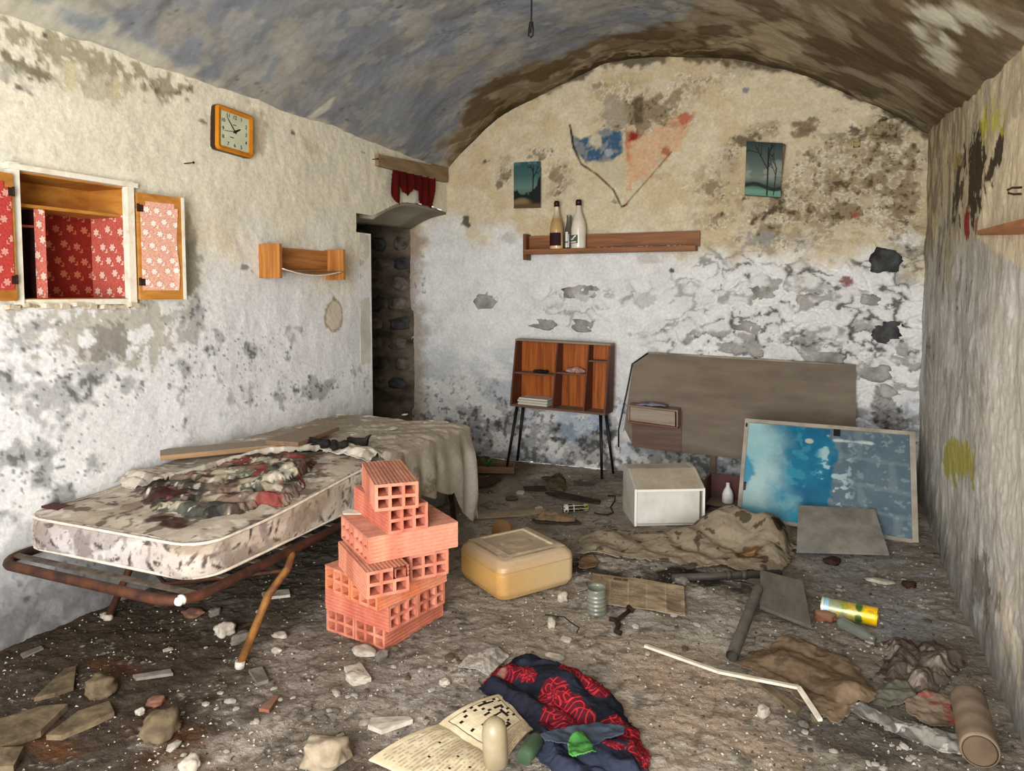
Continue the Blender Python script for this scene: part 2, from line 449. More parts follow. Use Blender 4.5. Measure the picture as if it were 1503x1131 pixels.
# black mould at the right end under the vault, and along the vault line
topd = vault(U, 5.08 + 0 * U) - V
C = mixc(C, (60, 48, 32), ss(.045, .0, topd + (n2 - .5) * .12) * ss(-2.2, -1.6, U) * .8)
C = mixc(C, (48, 38, 26), ss(.62, .7, fbm(U * 12 + V * 4, V * 26, 4, 51)) * np.exp(-((U - .33) / .26) ** 2 - ((V - 2.36) / .12) ** 2) * .95)
# browner tone along the reveal beside the opening
C = mixc(C, (146, 120, 92), ss(-2.84, -2.98, U + (n2 - .5) * .1) * .65)
Yd = YB + (n1 - .5) * -.03 + (n2 - .5) * -.012 - (n3 - .5) * .004 - stn * (ss(.02, .3, f2 - f1) * .022 + (idv - .5) * .012) * (0.6 + .4 * (V < 1.5)) + sp * .002
Yd = YB + .016 + (Yd - YB) * .8 + dk * .004 - ss(.03, 0, abs(dkt - .775)) * .003
ctr = (U[:-1, :-1] + U[1:, 1:]) / 2; cvr = (V[:-1, :-1] + V[1:, 1:]) / 2
keep = (ctr > XL - .02) | (cvr < 1.93)
wall_back = tag(gridmesh('wall_back', U, Yd, V, C, wall_mat, keep=keep), kind='structure')

# ---- wall_left (with the doorway and the cupboard niche)
CUP = (1.725, 2.20, 1.268, 1.752)      # y0,y1,z0,z1
ys = np.unique(np.concatenate([np.linspace(-0.9, 1.3, 40), np.linspace(1.3, 5.10, 400), [4.03, CUP[0], CUP[1]]]))
zs = np.unique(np.concatenate([np.linspace(-0.02, 2.33, 250), [CUP[2], CUP[3], 1.69]]))
U, V = np.meshgrid(ys, zs)
fL = lambda x, y: (lambda p: (p.y, p.z))(PL(x, y))
n1 = fbm(U * 3, V * 3, 5, 101); n2 = fbm(U * 10, V * 10, 5, 102); n3 = fbm(U * 32, V * 32, 4, 103); n4 = fbm(U * 75, V * 75, 3, 104)
tl = ss(-0.2, 0.2, V - 1.42 + (n1 - .5) * .5)
C = mixc(flat(U.shape, (228, 228, 228)), (230, 222, 200), tl)
C *= (0.93 + 0.12 * n2)[..., None]
C = mixc(C, (216, 190, 156), ss(.5, .7, n1) * ss(.25, .0, abs(V - 1.5)) * .35)
C = mixc(C, (200, 208, 222), ss(.45, .7, fbm(U * 4, V * 4, 4, 113)) * ss(1.9, 1.4, U) * ss(.9, 1.6, V) * ss(2.15, 1.9, V) * .6)
D = dens(U, V, fL, [(120, 560, 200, 80, .74), (330, 530, 150, 70, .72), (60, 700, 160, 120, .72), (450, 570, 130, 40, .72), (520, 520, 30, 60, .5), (220, 640, 120, 40, .5), (420, 490, 60, 30, .5), (380, 400, 40, 14, .55),
                    (150, 480, 160, 30, .7), (40, 500, 60, 40, .7), (230, 200, 30, 20, .3), (30, 110, 60, 40, .6), (290, 460, 30, 50, .7), (100, 850, 150, 60, .6), (420, 430, 40, 24, .3)])
nb = np.clip((n2 * .45 + n3 * .55 - .5) * 1.35 + .5, 0, 1)
dkt = n2 * .46 + n3 * .16 + n1 * .18 + D * .48
dk = ss(.73, .84, dkt)
C = mixc(C, (138, 138, 134), dk * .62); C = mixc(C, (244, 244, 242), ss(.03, 0, abs(dkt - .715)) * .5 * ss(.2, .5, D + n3 * .3))
C = mixc(C, (76, 76, 76), ss(.79, .88, n3 * .64 + D * .42 + (n2 - .5) * .22) * .75)
C = mixc(C, (60, 56, 52), ss(.88, .94, n4 * .82 + D * .2) * .7)
# fallen skim along the springing and top left
C = pblob(C, U, V, fL, [(0, 28), (60, 48), (130, 78), (200, 100), (235, 118), (280, 132), (270, 140), (215, 125), (180, 118), (120, 100), (80, 84), (40, 70), (0, 62)], (150, 142, 116), .85, nb, .14, .015)
C = pblob(C, U, V, fL, [(0, 68), (40, 90), (70, 112), (60, 124), (30, 108), (0, 92)], (118, 110, 88), .9, nb, .10)
C = pblob(C, U, V, fL, [(90, 70), (180, 95), (215, 130), (170, 150), (130, 135), (90, 110)], (176, 166, 140), .6, nb, .18)
C = pblob(C, U, V, fL, [(200, 118), (250, 138), (280, 132), (262, 142), (225, 130)], (96, 88, 70), .8, n3, .05)
for px, py, rx, ry, col in [(30, 130, 7, 5, (70, 60, 50)), (62, 54, 4, 4, (60, 44, 34)), (300, 180, 6, 3, (90, 80, 64)), (31, 152, 3, 2, (50, 46, 40)), (430, 195, 3, 3, (70, 60, 50)), (530, 222, 5, 2, (50, 44, 38)),
                            (205, 75, 8, 9, (96, 84, 66)), (105, 115, 8, 22, (206, 196, 158)), (172, 128, 5, 14, (208, 196, 150)), (275, 345, 10, 30, (176, 164, 140)), (278, 400, 14, 34, (150, 146, 136)),  # two blobs beside the cupboard's right door paint its shadow onto the wall
                            (360, 392, 10, 4, (120, 118, 112)), (455, 215, 10, 8, (206, 196, 170)), (520, 175, 30, 8, (210, 200, 176)), (378, 195, 14, 30, (186, 170, 142))]:
    C = blob(C, U, V, fL, px, py, rx, ry, col, .8, nb, 1.6)
# bare render where the paint came off below the cupboard
C = pblob(C, U, V, fL, [(0, 455), (60, 458), (150, 455), (240, 450), (290, 440), (285, 470), (250, 478), (255, 500), (225, 520), (180, 512), (160, 530), (120, 525), (95, 500), (60, 505), (30, 480), (0, 490)], (176, 170, 156), .8, nb, .2, .006)
C = pblob(C, U, V, fL, [(140, 480), (180, 470), (190, 515), (150, 530), (120, 510)], (140, 136, 126), .85, nb, .10, .005)
for px, py in ((72, 492), (128, 498), (205, 492), (262, 470), (40, 470)):
    C = blob(C, U, V, fL, px, py, 13, 11, (236, 236, 236), .9, nb, 2.0, .1)
# ring-shaped flake right of the small shelf
cu, cv, ru, rv = uvr(fL, 490, 462, 12, 22)
d = np.hypot((U - cu) / ru, (V - cv) / rv) + (n3 - .5) * .3
C = mixc(C, (196, 176, 140), ss(1.2, 1.0, d) * .6); C = mixc(C, (150, 128, 96), (ss(1.2, 1.05, d) - ss(1.0, .9, d)) * .8)
C = mixc(C, (90, 92, 94), ss(.50, .72, n2 * .7 + n1 * .3 + ss(.7, .1, V) * .2) * ss(.9, .2, V) * .55)
C = mixc(C, (66, 62, 58), ss(.35, .05, V + (n2 - .5) * .25) * .7)
springd = 2.29 - V
Xd = XL + (n1 - .5) * .014 + (n2 - .5) * .005 + (n3 - .5) * .0022 - dk * .002
cy = (U[:-1, :-1] + U[1:, 1:]) / 2; cz = (V[:-1, :-1] + V[1:, 1:]) / 2
ARC = [fL(x, y) for x, y in [(546, 318), (555, 313), (566, 307), (578, 301), (591, 297), (610, 298), (630, 302), (654, 311)]]
arcz = np.interp(cy, [a[0] for a in ARC], [a[1] for a in ARC])
keep = ~((cy > 4.03) & (cz < arcz)) & ~((cy > CUP[0]) & (cy < CUP[1]) & (cz > CUP[2]) & (cz < CUP[3])) & ~((cy > 3.87) & (cy < 4.05) & (cz > 1.69) & (cz < 1.812))
near_edge = ss(.0, .05, np.minimum(abs(U - 4.03), 9)) * (1 - ((U > CUP[0] - .04) & (U < CUP[1] + .04) & (V > CUP[2] - .04) & (V < CUP[3] + .04)))
Xd = XL + (Xd - XL) * near_edge
wall_left = tag(gridmesh('wall_left', Xd, U, V, C, wall_mat, keep=keep, flip=True), kind='structure')

# ---- wall_right
ys = np.unique(np.concatenate([np.linspace(-0.9, 1.8, 50), np.linspace(1.8, 5.12, 420)])); ts = np.linspace(0, 1, 300)
U, T = np.meshgrid(ys, ts)
XRY = np.interp(U, [-1, 2.3, 3.1, 4.1, 5.1], [.585, .585, .59, .612, .645])
V = T * (vault(XRY, U) + .03)
fR = lambda x, y: (lambda p: (p.y, p.z))(hit(x, y, 0, 0.60))
n1 = fbm(U * 3, V * 3, 5, 201); n2 = fbm(U * 12, V * 7, 5, 202); n3 = fbm(U * 30, V * 22, 4, 203); n4 = fbm(U * 60, V * 60, 3, 204); ns = fbm(U * 18, V * 5, 5, 205)
C = mixc(flat(U.shape, (200, 196, 188)), (202, 186, 152), ss(1.35, 1.75, V + (n1 - .5) * .5))
C *= (.86 + .24 * n2)[..., None]
C = mixc(C, (150, 144, 130), ss(.45, .65, ns) * .5)
C = mixc(C, (118, 104, 82), ss(.42, .62, n2 * .6 + ns * .4) * ss(3.2, 4.2, U) * ss(1.2, 1.7, V) * .7)
D = dens(U, V, fR, [(1410, 420, 50, 60, .9), (1450, 470, 50, 40, .8), (1380, 350, 24, 100, .8), (1360, 520, 16, 150, .85), (1400, 560, 40, 60, .6), (1440, 860, 40, 90, .7), (1420, 760, 30, 60, .6), (1495, 460, 20, 40, .9), (1385, 250, 22, 60, .8), (1490, 100, 30, 20, .6), (1380, 800, 20, 60, .9)])
C = mixc(C, (104, 98, 86), ss(.76, .88, n2 * .55 + n1 * .2 + D * .42) * .65)
C = mixc(C, (56, 52, 46), ss(.8, .9, n3 * .62 + D * .38 + (ns - .5) * .25) * .8)
C = mixc(C, (226, 224, 218), ss(.52, .7, fbm(U * 7, V * 7, 5, 214)) * ss(1.5, 1.1, V) * ss(.3, .6, V) * .55)
# painted-over smoother patch with torn curved edge, near right
C = pblob(C, U, V, fR, [(1474, 190), (1520, 150), (1560, 400), (1560, 430), (1432, 345), (1440, 300), (1462, 262), (1473, 225)], (220, 204, 170), .85, n3, .02, .006)
for poly, col, s, w in [([(1432, 205), (1450, 200), (1455, 240), (1445, 275), (1430, 320), (1418, 320), (1425, 260)], (56, 44, 26), .95, .16),
                        ([(1466, 195), (1474, 185), (1473, 225), (1462, 260), (1448, 290), (1446, 270), (1458, 235)], (56, 44, 26), .95, .07),
                        ([(1404, 230), (1414, 225), (1412, 300), (1398, 330), (1396, 290)], (60, 48, 30), .9, .16),
                        ([(1446, 180), (1472, 150), (1473, 190), (1462, 205), (1448, 200)], (196, 186, 66), .75, .1),
                        ([(1395, 225), (1410, 215), (1408, 240), (1396, 250)], (190, 170, 100), .5, .1),
                        ([(1416, 308), (1428, 304), (1426, 345), (1415, 346)], (150, 24, 30), .9, .04),
                        ([(1434, 320), (1438, 318), (1437, 345), (1433, 345)], (130, 60, 36), .8, .02),
                        ([(1384, 650), (1400, 640), (1422, 645), (1436, 690), (1430, 712), (1422, 690), (1405, 700), (1396, 708), (1385, 690)], (172, 164, 72), .9, .06),
                        ([(1434, 600), (1503, 570), (1503, 760), (1450, 740)], (220, 214, 200), .6, .2),
                        ([(1466, 860), (1503, 830), (1503, 1000), (1480, 960)], (222, 210, 186), .85, .2), ([(1455, 440), (1560, 430), (1560, 900), (1480, 880), (1462, 700)], (212, 206, 192), .6, .2),
                        ([(1430, 890), (1440, 886), (1446, 905), (1436, 914)], (232, 232, 230), .9, .03),
                        ([(1432, 820), (1455, 825), (1470, 890), (1450, 900), (1436, 870)], (120, 110, 98), .7, .15)]:
    C = pblob(C, U, V, fR, poly, col, s, np.clip((n2 * .4 + n3 * .6 - .5) * 1.4 + .5, 0, 1), w * 1.3, .005)
C = mixc(C, (60, 48, 34), ss(.62, .74, fbm(U * 24, V * 8, 4, 231)) * np.exp(-((U - hit(1435, 250, 0, .6).y) / .28) ** 2 - ((V - hit(1435, 250, 0, .6).z) / .18) ** 2) * .8)
C = mixc(C, (96, 94, 90), ss(.42, .04, V + (n2 - .5) * .25) * .65)
Xd = XRY + (n1 - .5) * -.02 - (n2 - .5) * .007 - (n3 - .5) * .003
wall_right = tag(gridmesh('wall_right', Xd, U, V, C, wall_mat), kind='structure')

# ---- ceiling (barrel vault)
xs = np.linspace(-2.73, 0.68, 300); ys = np.unique(np.concatenate([np.linspace(-0.9, 1.2, 30), np.linspace(1.2, 5.12, 330)]))
U, V = np.meshgrid(xs, ys)
n1 = fbm(U * 2.2, V * 2.2, 5, 301); n2 = fbm(U * 7, V * 7, 5, 302); n3 = fbm(U * 24, V * 24, 4, 303)
C = flat(U.shape, (138, 141, 146))
C = mixc(C, (156, 150, 138), ss(.46, .60, fbm(U * 3.2, V * 3.2, 6, 311)) * .75)
C = mixc(C, (116, 122, 132), ss(.48, .6, fbm(U * 5, V * 4, 6, 312)) * .5)
C = mixc(C, (172, 168, 156), ss(.62, .68, fbm(U * 7, V * 7, 5, 313)) * .4)
f1, f2, idv, _a, _b = worley(U * 1.7 + (n2 - .5) * .9, V * 1.7 + (n2 - .5) * .9, 9)
C = mixc(C, (84, 82, 78), ss(.022, .0, f2 - f1) * ss(.5, .62, n1) * .8)
C *= (.88 + .22 * n2)[..., None]
brown = [hitc(x, y) for x, y in [(646, 236), (655, 190), (690, 140), (745, 100), (800, 88), (860, 66), (940, 50), (985, 30), (1020, 0)]]
brown = brown + [(brown[-1][0] + .03, 1.6), (brown[-1][0] + .1, -1.0), (1.2, -1.0), (1.2, 5.3), (-2.9, 5.3)]
d = polyd(U, V, brown) * np.where(inpoly(U, V, brown), -1, 1) + (n2 - .5) * .16
mb = ss(.03, -.06, d)
C = mixc(C, mixc(flat(U.shape, (126, 110, 86)), (156, 144, 122), ss(.4, .7, fbm(U * 3.5, V * 2.4, 5, 321))), mb)
C = mixc(C, (90, 72, 48), mb * ss(.47, .60, fbm(U * 4, V * 5, 5, 322)) * .8)
def cpoly(C, pts, col, s, w=.1, edge=.03):
    q = [hitc(x, y) for x, y in pts]
    dd = polyd(U, V, q) * np.where(inpoly(U, V, q), -1, 1) + (n2 - .5) * w
    return mixc(C, col, ss(edge, -edge, dd) * s)
C = cpoly(C, [(1350, 10), (1425, 5), (1430, 30), (1400, 45), (1395, 100), (1375, 95), (1380, 50), (1352, 40)], (206, 200, 178), .85, .2)
C = cpoly(C, [(1105, 25), (1160, 35), (1180, 80), (1150, 92), (1110, 70), (1050, 72), (1040, 62), (1100, 58)], (186, 172, 142), .7, .2)
C = cpoly(C, [(1200, 20), (1260, 30), (1250, 60), (1215, 50)], (176, 164, 136), .5, .2)
C = cpoly(C, [(1300, 110), (1360, 130), (1350, 180), (1300, 150)], (150, 138, 112), .6, .2)
C = cpoly(C, [(0, 0), (90, 0), (180, 45), (300, 120), (480, 190), (640, 236), (655, 246), (480, 205), (300, 135), (180, 92), (0, 34)], (200, 194, 172), .75, .12)
C = cpoly(C, [(90, 8), (150, 30), (140, 44), (100, 34)], (128, 138, 148), .8, .08)
C = cpoly(C, [(490, 142), (483, 160), (460, 176), (452, 172), (470, 158)], (206, 204, 190), .85, .02, .01)
C = cpoly(C, [(215, 40), (238, 0), (250, 0), (222, 52)], (110, 108, 100), .7, .03)
# dark line and bands where vault meets the end wall
yd = YB - V
C = mixc(C, (52, 38, 22), ss(.16, .05, yd + (n2 - .5) * .25) * ss(.2, .5, n1 + n2 * .4) * .75)
C = mixc(C, (196, 176, 140), ss(.02, .0, abs(yd - .13 - (n2 - .5) * .18)) * .5)
C = mixc(C, (66, 50, 30), ss(.03, .0, abs(yd - .24 - (n1 - .5) * .35)) * ss(-2.0, -1.2, U) * .6)
Zd = vault(U, V) + (n1 - .5) * .035 + (n2 - .5) * .010 + (n3 - .5) * .003 + .004
ceiling = tag(gridmesh('ceiling', U, V, Zd, C, ceil_mat), kind='structure')

# ---- floor
def floor_z(x, y):
    x = np.asarray(x, float); y = np.asarray(y, float)
    return (fbm(x * 2.5, y * 2.5, 4, 401) - .5) * .018 + (fbm(x * 14, y * 14, 4, 402) - .5) * .012 - .004 + ss(.28, .62, x) * .035
def fz(x, y): return float(floor_z(np.array([x]), np.array([y]))[0])
xs = np.unique(np.concatenate([np.linspace(-4.3, -2.75, 20), np.linspace(-2.75, 0.70, 400)])); ys = np.unique(np.concatenate([np.linspace(-0.95, 1.1, 30), np.linspace(1.1, 3.4, 300), np.linspace(3.4, 5.14, 160)]))
U, V = np.meshgrid(xs, ys)
n1 = fbm(U * 2.5, V * 2.5, 5, 411); n2 = fbm(U * 9, V * 9, 5, 412); n3 = fbm(U * 36, V * 36, 4, 413); n4 = fbm(U * 80, V * 80, 3, 414)
C = mixc(flat(U.shape, (152, 143, 131)), (182, 173, 160), ss(.35, .65, n1))
C *= (.84 + .3 * n2)[..., None]
C = mixc(C, (104, 91, 76), ss(.42, .62, fbm(U * 4, V * 4, 5, 421)) * .4)
fG = lambda x, y: (lambda p: (p.x, p.y))(G(x, y))
def gblob(C, px, py, rx, ry, col, s=1., rough=1.3, edge=.35, n=None):
    return blob(C, U, V, fG, px, py, rx, ry, col, s, n2 if n is None else n, rough, edge)
# damp earth, front left
q = [fG(x, y) for x, y in [(-200, 900), (260, 880), (330, 960), (380, 1010), (330, 1060), (200, 1131), (150, 1250), (-300, 1250)]]
d = polyd(U, V, q) * np.where(inpoly(U, V, q), -1, 1) + (n2 - .5) * .3
C = mixc(C, (58, 45, 32), ss(.14, -.12, d) * .88)
C = mixc(C, (76, 64, 52), ss(-1.75, -1.95, U) * ss(1.4, 1.9, V) * .75)  # floor below the bed painted darker, its shade put into the colour
for a in [(260, 1090, 90, 30, (104, 64, 32), .5), (90, 1100, 60, 26, (112, 66, 30), .55), (170, 975, 60, 16, (96, 58, 30), .5), (760, 930, 70, 25, (150, 138, 122), .6),
          (930, 960, 170, 34, (176, 160, 142), .85), (1010, 1050, 140, 80, (172, 152, 132), .85), (800, 880, 120, 40, (166, 154, 140), .6), (800, 730, 110, 34, (158, 148, 134), .8), (850, 980, 50, 14, (196, 192, 184), .35), (1290, 870, 80, 40, (152, 152, 152), .6),
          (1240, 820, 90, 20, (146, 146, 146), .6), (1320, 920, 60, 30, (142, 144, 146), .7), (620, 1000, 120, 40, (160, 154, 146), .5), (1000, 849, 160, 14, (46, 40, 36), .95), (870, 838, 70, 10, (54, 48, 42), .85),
          (690, 700, 40, 40, (74, 62, 50), .6), (830, 720, 80, 30, (116, 108, 98), .5), (520, 1100, 60, 30, (92, 80, 68), .6), (1250, 1080, 120, 26, (70, 66, 62), .7)]:
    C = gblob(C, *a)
C = mixc(C, (186, 180, 168), ss(.82, .92, n4 * .7 + n2 * .3 + .07 * np.exp(-((U + 1.2) / .5) ** 2 - ((V - 1.9) / .5) ** 2)) * .75)
C = mixc(C, (56, 50, 44), ss(.66, .78, n3 * .6 + n2 * .4) * .55)
Z = floor_z(U, V) + (n3 - .5) * .006 + (n4 - .5) * .005
ctr = (U[:-1, :-1] + U[1:, 1:]) / 2; cy = (V[:-1, :-1] + V[1:, 1:]) / 2
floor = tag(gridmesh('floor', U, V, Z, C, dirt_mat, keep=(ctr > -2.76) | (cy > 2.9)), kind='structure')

# ---- wall_front behind the camera with its open doorway
b = MB()
b.box((-2.8, -1.0, 0), (-1.30, -.9, 2.9)).box((.38, -1.0, 0), (.75, -.9, 2.9)).box((-1.30, -1.0, 2.2), (.38, -.9, 3.0))
tag(b.build('wall_front', pm('front_plaster', (216, 208, 190), (190, 182, 164), sc=(3, 3, 3), bump=.4)), kind='structure')

# ---- the opening at the far end of the left wall: reveal, soffit, dark passage beyond
pas = pm('passage_plaster', (120, 108, 92), (58, 50, 42), sc=(5, 5, 9), detail=9, rough=.95, bump=1.0, bsc=25)
b = MB(); b.box((-3.05, 3.9, -.02), (XL - .001, 4.03, 1.69)); b.box((-3.05, 3.0, -.02), (-2.72, 3.9, 2.3))
tag(b.build('wall_jamb', pm('jamb_plaster', (216, 212, 200), (180, 176, 166), sc=(4, 4, 4), bump=.4)), kind='structure')
A = np.array([[XL, a[0], a[1]] for a in ARC]); B_ = A.copy(); B_[:, 0] = -3.02; B_[:, 2] = np.linspace(1.80, 1.835, len(A)); 
S = np.linspace(0, 1, 12)[:, None]
X = A[:, 0] * (1 - S) + B_[:, 0] * S; Y = A[:, 1] * (1 - S) + B_[:, 1] * S; Z = A[:, 2] * (1 - S) + B_[:, 2] * S + .02 * np.sin(S * math.pi)
sof = gridmesh('trim_1', X, Y, Z, mixc(flat(X.shape, (168, 160, 142)), (120, 110, 92), fbm(Y * 9, X * 9, 4, 5) * .6), wall_mat, solid=.02)
tag(sof, kind='structure')
b = MB()
b.box((-4.3, 5.10, 0), (-3.0, 5.2, 2.3)); b.box((-4.35, 2.9, 0), (-4.25, 5.2, 2.3)); b.box((-4.3, 2.9, 0), (-2.75, 3.0, 2.3)); b.box((-4.3, 2.9, 2.25), (-2.75, 5.2, 2.35)); b.box((-4.3, 3.9, 1.86), (-3.02, 5.1, 2.3))
wall_passage = tag(b.build('wall_passage', pas), kind='structure')
rnd = random.Random(5)
def rock(mb, c, r, seed, sub=2, M=None, blocky=.35):
    rr = random.Random(seed); bm = bmesh.new(); bmesh.ops.create_icosphere(bm, subdivisions=sub, radius=1)
    ph = [rr.uniform(0, 6) for _ in range(6)]; rot = Matrix.Rotation(rr.uniform(0, 6.3), 3, 'Z') @ Matrix.Rotation(rr.uniform(-.3, .3), 3, 'X')
    vs = []
    for v in bm.verts:
        p = v.co.copy(); m = max(abs(p.x), abs(p.y), abs(p.z)); p = p * (1 - blocky) + p / m * blocky * .85
        k = 1 + .14 * math.sin(3 * p.x + ph[0]) * math.sin(3.3 * p.y + ph[1]) + .10 * math.sin(6 * p.z + ph[2] + 4 * p.x) + .05 * math.sin(11 * p.y + ph[3])
        if sub > 2: k += .30 * (mnoise.fractal(v.co * 1.6 + Vector((seed % 13, seed % 7, 0)), .8, 2.1, 5)) * .6
        p = Vector((p.x * k * r[0], p.y * k * r[1], p.z * k * r[2]))
        if M is None: p = rot @ p
        vs.append(p + Vector(c))
    fs = [[l.vert.index for l in f.loops] for f in bm.faces]; bm.free()
    if M is not None: vs = [M @ p for p in vs]
    mb.add(vs, fs, sub > 1)
    return mb
# exposed building stones, each one a part of its wall
darkst = pm('dark_stone', (84, 84, 84), (40, 40, 40), sc=(12, 12, 12), rough=.85, bump=.8, bsc=50)
greyst = pm('grey_stone', (178, 176, 170), (120, 118, 114), sc=(9, 9, 9), rough=.9, bump=.8, bsc=50)
for k, (px, py, rx, ry, m, out) in enumerate([(1300, 383, 22, 17, darkst, .02), (1301, 487, 24, 14, darkst, .012), (712, 443, 17, 9, greyst, -.002), (850, 428, 26, 9, greyst, -.004), (1100, 482, 26, 9, greyst, .01),
                                            (1085, 510, 34, 9, greyst, .008), (1205, 525, 30, 9, greyst, .012), (1285, 548, 22, 12, greyst, .012), (1180, 440, 26, 9, greyst, .004),
                                            (1280, 440, 16, 9, greyst, .004), (1120, 430, 22, 10, greyst, .004), (1305, 575, 14, 10, greyst, .008), (860, 478, 22, 8, greyst, -.004), (795, 475, 20, 8, greyst, -.004)]):
    c = PB(px, py, YB); s_ = (PB(px + 10, py).x - c.x) / 10
    rock(o_ := MB(), (c.x, YB + .030 - out, c.z), (rx * s_ * 1.15, .03, ry * s_ * 1.25), 50 + k, 3, Matrix.Identity(4), .5)
    o_.build('stone', m, wall_back)
rp = random.Random(8)
for k in range(16):     # courses in the dark jamb wall
    z = .55 + (k // 2) * .165; x = -3.13 - .22 * (k % 2) + rp.uniform(-.03, .03)
    rock(o_ := MB(), (x, 5.10, z), (rp.uniform(.07, .1), .03, rp.uniform(.05, .07)), 90 + k, 2, Matrix.Identity(4), .6)
    o_.build('stone', pm('jamb_stone', (132, 124, 112), (70, 62, 54), sc=(12, 12, 12), rough=.9, bump=.8) if k % 3 else darkst, wall_passage)
# ================================================================== THINGS ON THE WALLS
def pgrid(name, nu, nv, O, EU, EV, cfun, mat, parent=None, inv=None, solid=.002, disp=None, keep=None):
    """flat painted rectangle: O + u*EU + v*EV, colours from cfun(u,v) (v up)"""
    u, v = np.meshgrid(np.linspace(0, 1, nu), np.linspace(0, 1, nv))
    O, EU, EV = [np.array(Vector(a)) for a in (O, EU, EV)]
    n = np.cross(EU, EV); n /= np.linalg.norm(n)
    P = O + u[..., None] * EU + v[..., None] * EV
    if disp is not None: P = P + disp(u, v)[..., None] * n
    k = None
    if keep is not None: k = keep((u[:-1, :-1] + u[1:, 1:]) / 2, (v[:-1, :-1] + v[1:, 1:]) / 2)
    return gridmesh(name, P[..., 0], P[..., 1], P[..., 2], cfun(u, v), mat, parent, inv=inv, solid=solid, keep=k)
paper_mat = painted('printed_paper', rough=.75, nsc=30, amt=.10, bump=.15)
canvas_mat = painted('old_canvas', rough=.6, nsc=60, amt=.12, bump=.15)
cloth_mat = painted('worn_cloth', rough=.95, nsc=120, amt=.18, bump=.4, bsc=300, bd=.002, spec=.1)
dustycloth_mat = painted('dusty_cloth', rough=.97, nsc=60, amt=.22, bump=.5, bsc=220, bd=.003, spec=.05)

wood_or = pm('orange_wood', (176, 112, 48), (142, 82, 30), sc=(40, 3, 3), rough=.55, bump=.1, dust=.25)
def wood(name, c1, c2, axis=0, dust=.2, rough=.55, **k):
    s = [46, 46, 46]; s[axis] = 2.5
    return pm(name, c1, c2, sc=tuple(s), detail=5, rough=rough, bump=.15, bsc=60, dust=dust, dist=.4, **k)

# ---- cupboard let into the left wall
def flowers(u, v, W, Hh, bg, fg, dk, seed=0, sc=.075):
    x = u * W / sc; y = v * Hh / sc
    row = np.floor(y); x2 = x + (row % 2) * .5
    cx = np.floor(x2) + .5 + (_h(np.floor(x2), row, seed) - .5) * .3; cy = row + .5 + (_h(np.floor(x2), row, seed + 3) - .5) * .3
    dx = x2 - cx; dy = y - cy; r = np.hypot(dx, dy); a = np.arctan2(dy, dx) + _h(np.floor(x2), row, seed + 5) * 3
    R_ = .27 * (.80 + .22 * np.cos(6 * a))
    C = flat(u.shape, bg)
    C *= (.85 + .3 * fbm(u * W * 160, v * Hh * 160, 3, seed))[..., None]
    tw = (abs(np.sin(x * 9 + 3 * np.sin(y * 5)) * np.cos(y * 8 + 2 * np.sin(x * 7))) < .12)
    C = mixc(C, dk, tw * .35)
    C = mixc(C, dk, ss(.05, .0, abs(r - R_ - .03)) * .75)
    C = mixc(C, fg, ss(.02, -.01, r - R_))
    C = mixc(C, dk, ((r < R_) & (r > .1) & (abs(np.sin(3 * a)) < .16)) * .5 + 0.)
    C = mixc(C, dk, ss(.02, .0, abs(r - .075)) * .6)
    lf = np.hypot((dx - .30) * 1.2, (dy + .34) * 3.2); C = mixc(C, fg, (lf < .16) * .8); lf = np.hypot((dx - .36) * 3, (dy + .2) * 1.6); C = mixc(C, fg, (lf < .14) * .8)
    return C
y0, y1, z0, z1 = CUP; cd = .21
M = Matrix.Translation((XL, (y0 + y1) / 2, z0)); inv = M.inverted()
cup = thing('wall_cupboard', 'open wall cupboard with white frame and red flowered lining set into the left wall', 'cupboard', M)
cream_wood = pm('chipped_white_paint', (232, 226, 210), (206, 192, 160), sc=(14, 14, 14), rough=.6, bump=.5, bsc=60, lo=.5, hi=.75)
orange_ply = pm('orange_ply', (196, 138, 62), (160, 98, 36), sc=(4, 8, 20), rough=.6, bump=.15)
redpaper = painted('flowered_lining', rough=.8, nsc=90, amt=.12, bump=.1)
b = MB(inv); t = .012
b.box((XL - cd, y0 + .002, z0), (XL + .0, y0 + t, z1)).box((XL - cd, y1 - t, z0), (XL, y1 - .002, z1)).box((XL - cd, y0, z0 + .001), (XL, y1, z0 + t)).box((XL - cd, y0, z1 - t), (XL, y1, z1 - .001)).box((XL - cd - .012, y0, z0), (XL - cd, y1, z1))
b.build('carcass', orange_ply, cup)
b = MB(inv)                                            # face frame
b.box((XL - .004, y0 - .022, z0 - .01), (XL + .028, y0 + .012, z1 + .02)).box((XL - .004, y1 - .018, z0 - .01), (XL + .028, y1 + .014, z1 + .02))
b.box((XL - .004, y0 - .03, z1 - .006), (XL + .034, y1 + .03, z1 + .014)).box((XL - .004, y0 + .01, z0 - .014), (XL + .02, y1 - .01, z0 + .008))
b.build('face_frame', cream_wood, cup)
zsh = z1 - .125
pgrid('back_lining', 240, 200, (XL - cd + .003, y0 + .01, z0 + .012), (0, y1 - y0 - .02, 0), (0, 0, zsh - z0 - .01), lambda u, v: flowers(u, v, .46, .36, (124, 30, 18), (180, 104, 76), (66, 12, 10), 1, .066), redpaper, cup, inv)
pgrid('side_lining', 120, 200, (XL - cd + .004, y1 - t - .001, z0 + .012), (cd - .006, 0, 0), (0, 0, zsh - z0 - .01), lambda u, v: flowers(u, v, .2, .36, (190, 92, 78), (236, 200, 184), (140, 40, 34), 2, .066), redpaper, cup, inv)
b = MB(inv); b.box((XL - cd, y0 + .015, zsh - .006), (XL - .03, y1 - .012, zsh + .006)); b.build('shelf', orange_ply, cup)
dy = y0 + .135
b = MB(inv); b.box((XL - cd, dy - .022, z0 + .012), (XL - .035, dy - .012, zsh - .002)); b.build('divider', orange_ply, cup)
